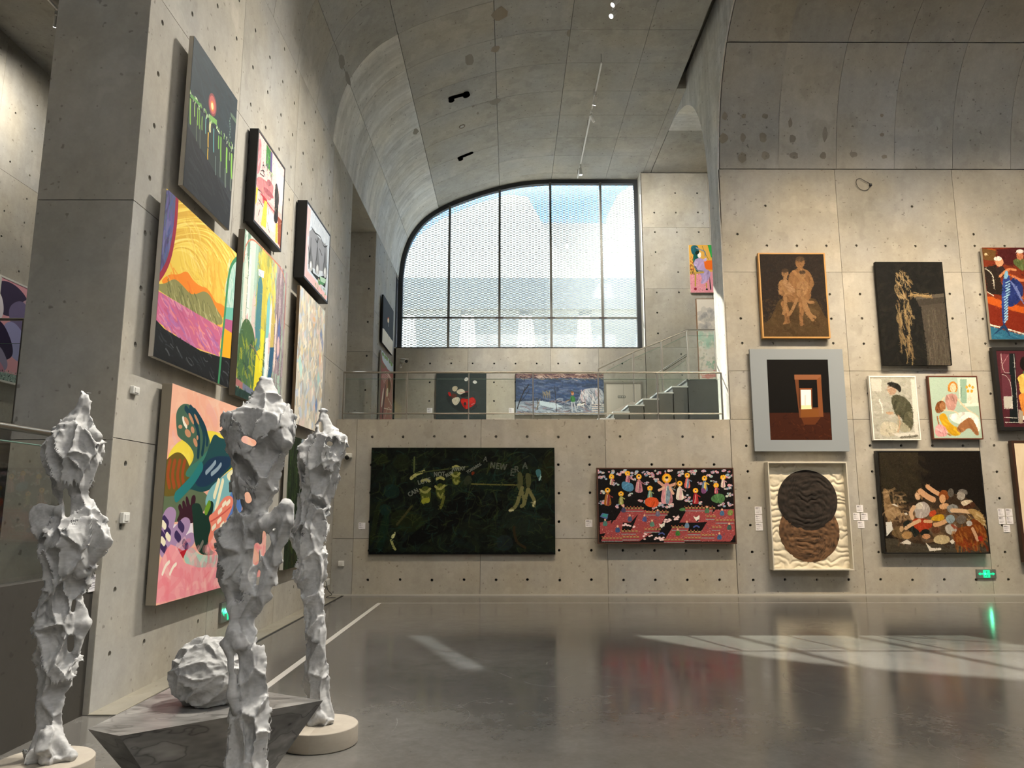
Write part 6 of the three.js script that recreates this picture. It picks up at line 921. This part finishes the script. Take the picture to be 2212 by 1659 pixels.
painting({ wall: 'far', tl: [1487.8, 529], br: [1560, 632], depth: 0.05, off: 0.03, res: 640, side: 0xcfc6b0, paint: true, label: 'colourful seated person in lilac against orange and teal above the stairs' }, (a) => {
  a.fill('#d3a24a').crop(1460, 500, 3.95).blob('#1f5a66', 120, 120, 190, 115, 200, 190, 140, 210).blob('#17564f', 145, 180, 200, 200, 240, 330, 200, 380, 150, 300).poly('#2f9a4a', 270, 115, 400, 115, 400, 260, 300, 220).poly('#d98f9c', 115, 370, 400, 330, 400, 520, 120, 522).spots(90, ['#e6b0b4', '#b8707c'], 0, 0.6, 1, 1, 12, 0.5).poly('#e06a20', 240, 250, 320, 245, 340, 330, 245, 320);
  a.daub(40, ['#8a3a24', '#2c3a2c', '#c85a2c'], 0, 0.25, 0.12, 0.62, 30, 8, 1.2, 0.8, 0.7).blob('#a894bc', 145, 250, 200, 220, 240, 240, 245, 320, 300, 340, 290, 400, 240, 450, 205, 445, 230, 400, 190, 340).blob('#b7a4c8', 150, 260, 190, 250, 185, 300, 150, 290).blob('#b7a4c8', 230, 235, 265, 220, 265, 250, 240, 260).ell('#eceae6', 200, 200, 16, 26).blob('#1a2a20', 165, 170, 200, 160, 200, 185, 180, 200, 165, 195).line('#8d8a8c', 18, 175, 140, 220, 160, 250, 170, 250, 210).line('#75757c', 16, 160, 300, 170, 330, 230, 340).line('#3a5a2c', 5, 225, 125, 240, 170, 280, 240);
  a.poly('#b5954a', 160, 345, 240, 340, 240, 355, 175, 360, 172, 470, 160, 470).poly('#b5954a', 255, 440, 265, 440, 265, 480, 256, 480).blob('#8a2430', 150, 495, 165, 475, 180, 485, 175, 505).blob('#1f2f24', 250, 500, 262, 480, 280, 500).blob('#2a2c30', 285, 360, 295, 440, 305, 500, 290, 500);
});
painting({ wall: 'far', tl: [1503, 645], br: [1600, 836], depth: 0.05, off: 0.03, fw: 0.02, frame: 0x8a6a4c, res: 640, label: 'tall pale abstract with grey, jade and rose washes above the stairs' }, (a) => {
  a.fill('#ddd5c8').uv().spots(160, ['#8f8d8a', '#b5b0a8', '#c9c4ba', '#77767a'], 0.05, 0.12, 0.95, 0.36, 26, 0.22).spots(120, ['#8fb8a0', '#aaccb8', '#c9d6c8'], 0, 0.38, 0.9, 0.55, 24, 0.35).spots(160, ['#e6dcc8', '#c9bba8', '#9aa08c', '#d9cfbd'], 0, 0.5, 1, 0.85, 14, 0.4).spots(50, ['#7fae90'], 0.2, 0.72, 0.7, 0.8, 14, 0.5).daub(160, ['#d98a80', '#c97468', '#e8b0a4'], 0, 0.82, 1, 1, 60, 9, 0.05, 0.2, 0.6);
});
// ---- relief of layered fleece with two discs, in a deep box frame
{
  const at = ZB + 0.21, a = onZ(1658, 998, at), b = onZ(1846, 1232, at), w = b.x - a.x, h = a.y - b.y;
  const o = thing('fleece_relief', 'deep white box frame with a dark and a brown fleece disc', 'artwork', [(a.x + b.x) / 2, (a.y + b.y) / 2, ZB]);
  const fm = std(0xc9c5b8, 0.5), t = 0.022;
  for (const [x, y, bw, bh] of [[0, h / 2 - t / 2, w, t], [0, -h / 2 + t / 2, w, t], [-w / 2 + t / 2, 0, t, h - t * 2], [w / 2 - t / 2, 0, t, h - t * 2]]) part('frame_bar', rbox(bw, bh, 0.21, 0.002, 1).translate(x, y, 0.105), fm, o);
  part('back_board', new THREE.BoxGeometry(w - 0.02, h - 0.02, 0.02).translate(0, 0, 0.02), fm, o);
  const to = (px, py) => { const p = onZ(px, py, at - 0.04); return [p.x - o.position.x, p.y - o.position.y]; };
  const [c1x, c1y] = to(1580 + 557 / 3.318, 940 + 465 / 3.318), [c2x, c2y] = to(1580 + 572 / 3.318, 940 + 690 / 3.318), r1 = to(1580 + 772 / 3.318, 940 + 465 / 3.318)[0] - c1x, r2 = to(1580 + 790 / 3.318, 940 + 690 / 3.318)[0] - c2x;
  const cell = (x, y) => { const wy = y * 24 + vnoise(x * 5, y * 5, 1, 61) * 4 + vnoise(x * 13, y * 9, 3, 65) * 2.2; return Math.abs(Math.sin(wy + vnoise(x * 3, y * 2, 9, 67) * 3)) * 0.022 + vnoise(x * 30, y * 30, 0, 71) * 0.006; };
  const sheet = (inside, lift) => { const nx = 120, ny = 150, pos = [], id = new Map(), idx = []; const add = (i, j) => { const k = i * 1000 + j; if (!id.has(k)) { const x = lerp(-w / 2 + t, w / 2 - t, i / nx), y = lerp(-h / 2 + t, h / 2 - t, j / ny); id.set(k, pos.length / 3); pos.push(x, y, 0.06 + lift + cell(x, y)); } return id.get(k); };
    for (let i = 0; i < nx; i++) for (let j = 0; j < ny; j++) { const x = lerp(-w / 2 + t, w / 2 - t, (i + 0.5) / nx), y = lerp(-h / 2 + t, h / 2 - t, (j + 0.5) / ny); if (inside(x, y)) { const p = add(i, j), q = add(i + 1, j), r = add(i + 1, j + 1), s = add(i, j + 1); idx.push(p, q, r, p, r, s); } }
    const g = new THREE.BufferGeometry(); g.setAttribute('position', new THREE.Float32BufferAttribute(pos, 3)); g.setIndex(idx); g.computeVertexNormals(); return g; };
  part('fleece_ground', sheet(() => true, 0), std(0xdcd3bc, 0.95), o, 'rippled cream fleece');
  const fl = (base, sd) => { const n = noiseMap(256, [[8, 1], [30, 1], [80, 0.8]], sd, 0.25, 1); return n; };
  const nb = fl(0, 500);
  const disc = (cx, cy, r, lift, col) => { const nr = 44, na = 72, pos = [], idx = [], cols = []; for (let i = 0; i <= nr; i++) for (let j = 0; j < na; j++) { const q = r * i / nr, x = cx + Math.cos(j / na * 6.28319) * q, y = cy + Math.sin(j / na * 6.28319) * q; pos.push(x, y, 0.06 + lift + cell(x, y) * 0.9 * (1 - (i / nr) ** 12)); const v = 0.75 + 0.9 * (vnoise(x * 9, y * 40, 2, 81) + vnoise(x * 22, y * 90, 4, 83)); cols.push(col[0] * v, col[1] * v, col[2] * v); }
    for (let i = 0; i < nr; i++) for (let j = 0; j < na; j++) { const p = i * na + j, q = i * na + (j + 1) % na; idx.push(p, p + na, q, q, p + na, q + na); }
    const g = new THREE.BufferGeometry(); g.setAttribute('position', new THREE.Float32BufferAttribute(pos, 3)); g.setAttribute('color', new THREE.Float32BufferAttribute(cols, 3)); g.setIndex(idx); g.computeVertexNormals(); return g; };
  const fleeceMat = new THREE.MeshStandardMaterial({ vertexColors: true, roughness: 0.95 });
  part('fleece_disc', disc(c2x, c2y, r2, 0.02, [0.16, 0.085, 0.04]), fleeceMat, o, 'rust-brown fleece disc');
  part('fleece_disc', disc(c1x, c1y, r1, 0.032, [0.028, 0.02, 0.015]), fleeceMat, o, 'near-black fleece disc');
}
// ---------------------------------------------------------------- caption cards, switches, signs, cameras
const cardTex = [0, 1, 2].map((v) => { const c = document.createElement('canvas'); c.width = c.height = 128; const x = c.getContext('2d'); x.fillStyle = '#e9e7ea'; x.fillRect(0, 0, 128, 128); x.fillStyle = '#55535c'; let y = 14; for (let i = 0; i < 12; i++) { if (i === 3 + v || i === 7) { y += 10; continue; } x.fillRect(10, y, 30 + ((i * 37 + v * 23) % 70), i < 2 ? 6 : 3); y += 8; } const t = new THREE.CanvasTexture(c); t.colorSpace = THREE.SRGBColorSpace; return new THREE.MeshStandardMaterial({ map: t, roughness: 0.6 }); });
let cardNo = 0;
function card(wall, at, x0, y0, x1, y1, label, group) {
  const on = wall === 'x' ? onX : onZ, a = on(x0, y0, at), b = on(x1, y1, at), w = wall === 'x' ? Math.abs(b.z - a.z) : b.x - a.x, h = a.y - b.y;
  const o = thing('caption_card', label, 'label', [(a.x + b.x) / 2, (a.y + b.y) / 2, (a.z + b.z) / 2], group); if (wall === 'x') o.rotation.y = Math.PI / 2;
  part('card', new THREE.BoxGeometry(w, h, 0.006).translate(0, 0, 0.003), whitePlastic, o);
  part('print', new THREE.PlaneGeometry(w * 0.98, h * 0.98).translate(0, 0, 0.0068), cardTex[cardNo++ % 3], o);
}
const C2 = (x, y) => [1580 + x / 3.318, 940 + y / 3.318];
card('z', ZB, 775, 1129, 789, 1143, 'white caption card left of the wide nocturnal canvas');
card('z', ZB, 1264.5, 1122.5, 1279.5, 1138.5, 'white caption card between the nocturnal canvas and the haloed figures');
[['topmost', 166, 512], ['middle', 168, 571], ['lowest', 172, 629]].forEach(([n, x, y]) => card('z', ZB, ...C2(x, y), ...C2(x + 54, y + 55), n + ' white caption card in the column of three beside the fleece relief', 'column of three caption cards'));
[['topmost', 893, 500], ['middle card on the fleece-relief side', 870, 557], ['middle card on the women-canvas side', 926, 557], ['lowest', 902, 615]].forEach(([n, x, y]) => card('z', ZB, ...C2(x, y), ...C2(x + 52, y + 52), n + ' of the diamond of four white caption cards', 'diamond of four caption cards'));
[['upper caption card nearer the women canvas', 1905, 526], ['upper caption card nearer the cream panel', 1961, 526], ['second-row caption card nearer the women canvas', 1911, 583], ['second-row caption card nearer the cream panel', 1967, 583], ['single lowest caption card', 1945, 643]].forEach(([n, x, y]) => card('z', ZB, ...C2(x, y), ...C2(x + 54, y + 54), n + ' in the cluster of five', 'cluster of five caption cards'));
card('z', ZF, 922.5, 881.5, 934, 892, 'white caption card left of the slate canvas with a red car');
card('z', ZF, 1099, 881.5, 1110, 892, 'white caption card left of the blue winter landscape');
card('x', -3.397, 192, 1243, 211, 1275, 'white caption card on the dark parapet next to the pier');
card('x', XL, 572, 1091, 579, 1114, 'white caption card right of the large pink sea-plant painting');
function switchBox(wall, at, x0, y0, x1, y1, label, name = 'wall_switch') {
  const on = wall === 'x' ? onX : onZ, a = on(x0, y0, at), b = on(x1, y1, at), w = wall === 'x' ? Math.abs(b.z - a.z) : b.x - a.x, h = a.y - b.y;
  const o = thing(name, label, 'switch', [(a.x + b.x) / 2, (a.y + b.y) / 2, (a.z + b.z) / 2]); if (wall === 'x') o.rotation.y = Math.PI / 2;
  part('plate', rbox(w, h, 0.035, 0.006).translate(0, 0, 0.0175), whitePlastic, o);
  part('rocker', rbox(w * 0.6, h * 0.62, 0.01, 0.003).translate(0, 0, 0.036), std(0xcfcec8, 0.4), o);
}
switchBox('x', XL, 281, 833, 293, 854, 'white wall box above the other on the pier side of the long wall');
switchBox('x', XL, 259, 1107, 271, 1130, 'white wall box low on the long wall left of the pink painting');
switchBox('z', ZB, 731.5, 1211.5, 743.5, 1223, 'small white wall box low on the end wall');
switchBox('x', XL, 701, 1252, 708, 1263, 'white socket near the floor in the corner', 'wall_socket');
{ // loose cable in the corner and the wire loop on the right wall
  const p = onX(703, 1272, XL + 0.03);
  solo('cable', tube([[p.x, 0.32, p.z], [p.x + 0.05, 0.16, p.z + 0.02], [p.x + 0.14, 0.09, p.z + 0.1], [p.x + 0.06, 0.05, p.z + 0.2], [p.x + 0.2, 0.03, p.z + 0.06], [p.x + 0.1, 0.02, p.z - 0.04]], 0.006, 40, 6), blackMat, 'black cable end curling on the floor in the corner', 'cable');
  const L = [[1850, 388], [1858, 385], [1868, 390], [1879, 396], [1881, 399], [1876, 408], [1866, 411], [1855, 405], [1850, 394], [1851, 388]].map(([x, y], i) => onZ(x, y, ZB + 0.02 + (i % 3) * 0.012).setZ(ZB + 0.012 + (i % 3) * 0.01));
  const w = thing('wire_loop', 'loop of thin black wire hanging high on the tan wall', 'wire', L[0].toArray());
  part('wire', tube(L.map((v) => v.clone().sub(L[0])), 0.005, 60, 6), blackMat, w);
  part('plug', rbox(0.05, 0.05, 0.03, 0.008).translate(L[4].x - L[0].x, L[4].y - L[0].y, 0.015), blackMat, w);
}
// exit signs: steel plate, glowing green face with a running figure between arrows
function exitSign(wall, at, x0, y0, x1, y1, label, both) {
  const on = wall === 'x' ? onX : onZ, a = on(x0, y0, at), b = on(x1, y1, at), w = wall === 'x' ? Math.abs(b.z - a.z) : b.x - a.x, h = a.y - b.y;
  const o = thing('exit_sign', label, 'exit sign', [(a.x + b.x) / 2, (a.y + b.y) / 2, (a.z + b.z) / 2]); if (wall === 'x') o.rotation.y = Math.PI / 2;
  part('housing', rbox(w, h, 0.03, 0.004).translate(0, 0, 0.015), std(0x8f8f8a, 0.35, { metalness: 0.7 }), o);
  const glow = new THREE.MeshStandardMaterial({ color: 0x0b5a3a, emissive: lin(0.02, 0.95, 0.42), emissiveIntensity: 0.6, roughness: 0.4 }), man = std(0x0c3326, 0.6);
  const k = h, arrow = (s) => { const f = new THREE.Shape(); [[0, 0], [0.28, 0.2], [0.28, 0.08], [0.62, 0.08], [0.62, -0.08], [0.28, -0.08], [0.28, -0.2]].forEach(([x, y], i) => i ? f.lineTo(s * (x * k - w * 0.44), y * k) : f.moveTo(s * (x * k - w * 0.44), y * k)); return new THREE.ExtrudeGeometry(f, { depth: 0.003, bevelEnabled: false }).translate(0, 0, 0.03); };
  part('arrow_light', arrow(1), glow, o);
  if (both) part('arrow_light', arrow(-1), glow, o);
  const cx = both ? 0 : w * 0.16;
  const door = part('door_light', rbox(k * 0.78, k * 0.86, 0.003, 0.001, 1).translate(cx, 0, 0.0315), glow, o);
  const g = [new THREE.CylinderGeometry(k * 0.06, k * 0.06, 0.002, 12).rotateX(Math.PI / 2).translate(cx + k * 0.03, k * 0.27, 0.034)];
  for (const [ax, ay, bx, by, t] of [[0, 0.18, -0.04, -0.06, 0.11], [-0.03, -0.05, 0.12, -0.14, 0.07], [0.12, -0.14, 0.08, -0.32, 0.06], [-0.04, -0.06, -0.1, -0.2, 0.07], [-0.1, -0.2, -0.24, -0.22, 0.06], [0, 0.15, 0.16, 0.05, 0.05], [-0.01, 0.15, -0.16, 0.08, 0.05]]) g.push(bar([cx + ax * k, ay * k, 0.034], [cx + bx * k, by * k, 0.034], t * k, 0.002));
  part('running_figure', mergeGeometries(g.map((q) => q.toNonIndexed())), man, door);
  const l = new THREE.PointLight(lin(0.1, 1, 0.5), 0.05); l.position.set(0, 0, 0.06); l.castShadow = true; l.name = 'exit_sign_light'; o.add(l);
}
exitSign('z', ZB, 2107, 1229.5, 2151, 1249, 'green lit exit sign with two arrows under the dark canvas of women', true);
exitSign('x', XL, 474, 1303, 500, 1336, 'green lit exit sign with a left arrow under the pink sea-plant painting', false);
// bullet camera on the balcony wall, dome camera in the corner
{
  const p = onZ(866, 791, ZF + 0.02), o = thing('security_camera', 'white bullet camera on a bracket above the balcony', 'camera', [p.x, p.y, ZF]);
  part('bracket', mergeGeometries([box(-0.03, 0.03, -0.05, 0.05, 0, 0.02), rod([0, 0, 0.02], [0.1, 0.02, 0.28], 0.015)].map((g) => g.toNonIndexed())), whitePlastic, o);
  const b = part('body', new THREE.CapsuleGeometry(0.055, 0.16, 4, 14).rotateX(Math.PI / 2), whitePlastic, o); b.position.set(0.12, 0.1, 0.3); b.rotation.set(0.3, 0.7, 0);
  part('hood', rbox(0.13, 0.012, 0.3, 0.004).translate(0, 0.06, 0.02), whitePlastic, b);
  part('lens', new THREE.CylinderGeometry(0.045, 0.045, 0.02, 18).rotateX(Math.PI / 2).translate(0, 0, 0.135), blackMat, b);
  const q = onZ(752, 984, ZB + 0.1), d = thing('security_camera', 'small white dome camera on the end wall near the corner', 'camera', [q.x, q.y, ZB]);
  part('mount', rbox(0.13, 0.09, 0.12, 0.02).translate(0, 0, 0.06), whitePlastic, d);
  part('dome', new THREE.SphereGeometry(0.045, 18, 12).translate(-0.02, -0.035, 0.1), blackMat, d);
}
// ---------------------------------------------------------------- lamps
const WARM = lin(1, 0.80, 0.56), NEUTRAL = lin(1, 0.93, 0.82);
const lensGlow = new THREE.MeshStandardMaterial({ color: 0xffffff, emissive: lin(1, 0.95, 0.86), emissiveIntensity: 5 });
const lampWhite = std(0xe9e8e4, 0.45);
function spot(at, aim, power, color, label, { angle = 0.6, group, visible = true, pen = 1, soft = 2.5 } = {}) {
  const o = thing('track_spotlight', label, 'spotlight', at, group), A = new THREE.Vector3(...at), d = new THREE.Vector3(...aim).sub(A).normalize(), q = new THREE.Quaternion().setFromUnitVectors(new THREE.Vector3(0, -1, 0), d);
  part('adapter', box(-0.02, 0.02, 0.1, 0.18, -0.05, 0.05), lampWhite, o);
  part('stem', rod([0, 0, 0], [0, 0.12, 0], 0.012), lampWhite, o);
  const body = part('body', new THREE.CylinderGeometry(0.045, 0.05, 0.2, 20), lampWhite, o); body.quaternion.copy(q); body.position.copy(d.clone().multiplyScalar(0.02));
  const lens = part('lens_light', new THREE.CylinderGeometry(0.042, 0.042, 0.006, 20).translate(0, -0.102, 0), lensGlow, body);
  const l = new THREE.SpotLight(color, power, 0, angle, pen, 2); l.name = 'spotlight_beam'; l.position.copy(d.clone().multiplyScalar(0.15)); l.target.position.copy(d.clone().multiplyScalar(3)); l.castShadow = true; l.shadow.radius = soft; l.shadow.mapSize.set(1024, 1024);
  o.add(l, l.target);
}
function track(name, label, a, b) {
  const o = thing(name, label, 'light track', a), B = new THREE.Vector3(...b).sub(new THREE.Vector3(...a)), L = B.length();
  part('rail', bar([0, 0, 0], B.toArray(), 0.035, 0.035), lampWhite, o);
  const n = Math.max(2, Math.round(L / 1.6)); for (let i = 0; i <= n; i++) { const p = B.clone().multiplyScalar(clamp(i / n, 0.01, 0.99)); part('hanger', rod([p.x, p.y + 0.015, p.z], [p.x, p.y + H - a[1], p.z], 0.004, 6), darkSteel, o); }
}
const TY = 11.4;
track('light_track', 'white lighting track hung under the vault in front of the window', [2.05, TY, -15.2], [2.05, TY, -21.1]);
track('light_track', 'white lighting track hung along the flat bay above the floor', [2.05, TY, -4.5], [2.05, TY, -13.4]);
track('light_track', 'white lighting track hung across the hall before the tan wall', [-2.2, TY - 0.06, -8.8], [12.6, TY - 0.06, -8.8]);
const pw = 90;
spot([2.05, TY - 0.2, -20.2], [2.6, 3.4, -20.4], 25, NEUTRAL, 'white track spotlight near the top of the arched window', { angle: 0.4 });
spot([2.05, TY - 0.2, -16.4], [0.2, 4.4, -21.25], 190, NEUTRAL, 'white track spotlight under the vault aimed at the winter landscape', { angle: 0.42 });
spot([2.05, TY - 0.2, -17.2], [4.9, 8.4, -21.25], 100, NEUTRAL, 'white track spotlight under the vault aimed above the stairs', { angle: 0.8 });
spot([2.05, TY - 0.2, -13.25], [XL, 3.2, -9.4], pw * 0.8, NEUTRAL, 'white cylinder spotlight at the end of the flat-bay track', { angle: 0.55 });
for (const [z, ty, tz, k, n] of [[-12.4, 5.6, -7.6, 1, 'the night scene'], [-11.6, 2.2, -7.6, 1, 'the pink sea-plant painting'], [-12.9, 5.0, -11.4, 0.9, 'the tadpole picture'], [-10.8, 1.6, -10.2, 0.7, 'the dark green reeds']]) spot([2.05, TY - 0.2, z], [XL, ty, tz], pw * k, NEUTRAL, 'white spotlight on the flat-bay track aimed at ' + n, { angle: 0.5, group: 'spotlights of the flat-bay track' });
for (const [x, tx, ty, k, n] of [[-0.6, -0.7, 1.6, 0.8, 'the nocturnal canvas'], [2.6, 2.6, 1.4, 0.8, 'the haloed figures'], [5.4, 5.3, 5.0, 1, 'the ochre group'], [6.6, 5.6, 1.9, 1, 'the fleece relief'], [7.6, 7.4, 5.2, 1, 'the black canvas with ochre strokes'], [9.0, 8.2, 2.2, 1, 'the canvas of women'], [10.6, 9.8, 5.2, 1, 'the striped fish'], [11.6, 10.4, 2.0, 0.9, 'the cream panel']]) spot([x, TY - 0.26, -8.8], [tx, ty, ZB], pw * k, WARM, 'white spotlight on the cross track aimed at ' + n, { angle: 0.48, group: 'spotlights of the cross track' });
spot([2.05, TY - 0.2, -5.2], [-2.6, 1.4, -4.9], 170, NEUTRAL, 'white spotlight on the flat-bay track aimed at the plaster figure by the parapet', { angle: 0.3, group: 'spotlights of the flat-bay track' });
spot([2.05, TY - 0.2, -6.4], [-1.5, 1.3, -4.9], 175, NEUTRAL, 'white spotlight on the flat-bay track aimed at the marbled plinth', { angle: 0.26, group: 'spotlights of the flat-bay track' });
{
  const p = onY(122, 45, 10.6);
  spot([p.x, p.y, p.z], [-10, 5.5, -14.8], 45, NEUTRAL, 'bright spotlight under the ceiling of the side gallery', { angle: 1.25 });
  track('light_track', 'lighting track on the side gallery ceiling', [p.x, 10.83, 0], [p.x, 10.83, -16]);
}
// recessed slots in the vault
{
  const hit = (px, py) => { const r = ray(px, py).normalize(); for (let t = 8; t < 30; t += 0.01) { const p = r.clone().multiplyScalar(t).add(eye); let lo = 0, hi = 1; for (let i = 0; i < 14; i++) { const m = (lo + hi) / 2; if (leftVault.getPointAt(m).x < p.x) lo = m; else hi = m; } if (p.y > leftVault.getPointAt(lo).y) { const n = normal2(leftVault, lo); return { p, up: new THREE.Vector3(-Math.abs(n[0]), Math.abs(n[1]), 0), s: lo }; } } };
  const slot = (a, b, label, lamp) => {
    const A = hit(...a), B = hit(...b), o = thing('ceiling_fixture', label, 'ceiling light', A.p.toArray()), d = B.p.clone().sub(A.p), L = d.length(), along = d.clone().normalize(), dn = A.up.clone().negate();
    const side = new THREE.Vector3().crossVectors(along, dn).normalize(), M = new THREE.Matrix4().makeBasis(along, side, dn.clone());
    const sh = new THREE.Shape(), r = 0.055; sh.absarc(0, 0, r, Math.PI / 2, Math.PI * 1.5, false); sh.absarc(L, 0, r, -Math.PI / 2, Math.PI / 2, false); sh.closePath();
    part('slot_housing', new THREE.ExtrudeGeometry(sh, { depth: 0.02, bevelEnabled: false }).applyMatrix4(M), blackMat, o);
    part('junction_cap', new THREE.CylinderGeometry(0.07, 0.07, 0.03, 18).rotateX(Math.PI / 2).translate(0.02, 0.1, 0.015).applyMatrix4(M), darkSteel, o);
    if (lamp) { part('gimbal', new THREE.CylinderGeometry(0.085, 0.085, 0.07, 22).rotateX(Math.PI / 2).translate(L, 0, 0.03).applyMatrix4(M), steel, o); part('lens_cap', new THREE.CylinderGeometry(0.05, 0.05, 0.01, 18).rotateX(Math.PI / 2).translate(L, 0, 0.07).applyMatrix4(M), whitePlastic, o); }
  };
  slot([973, 211], [1006, 202], 'black slot with a round gimbal fitting in the vault', true);
  slot([992, 340], [1018, 330], 'empty black slot in the vault nearer the window', false);
  const A = hit(998, 273), o = thing('ceiling_fixture', 'small round recessed fitting between the two vault slots', 'ceiling light', A.p.toArray()), q = new THREE.Quaternion().setFromUnitVectors(new THREE.Vector3(0, 1, 0), A.up);
  const ring = part('ring', new THREE.TorusGeometry(0.07, 0.016, 10, 26).rotateX(Math.PI / 2), std(0x7a6a58, 0.5), o); ring.quaternion.copy(q);
  const cup = part('cup', new THREE.CylinderGeometry(0.068, 0.068, 0.012, 22), std(0xa9a49a, 0.4), o); cup.quaternion.copy(q);
}
renderer.render(scene, camera);
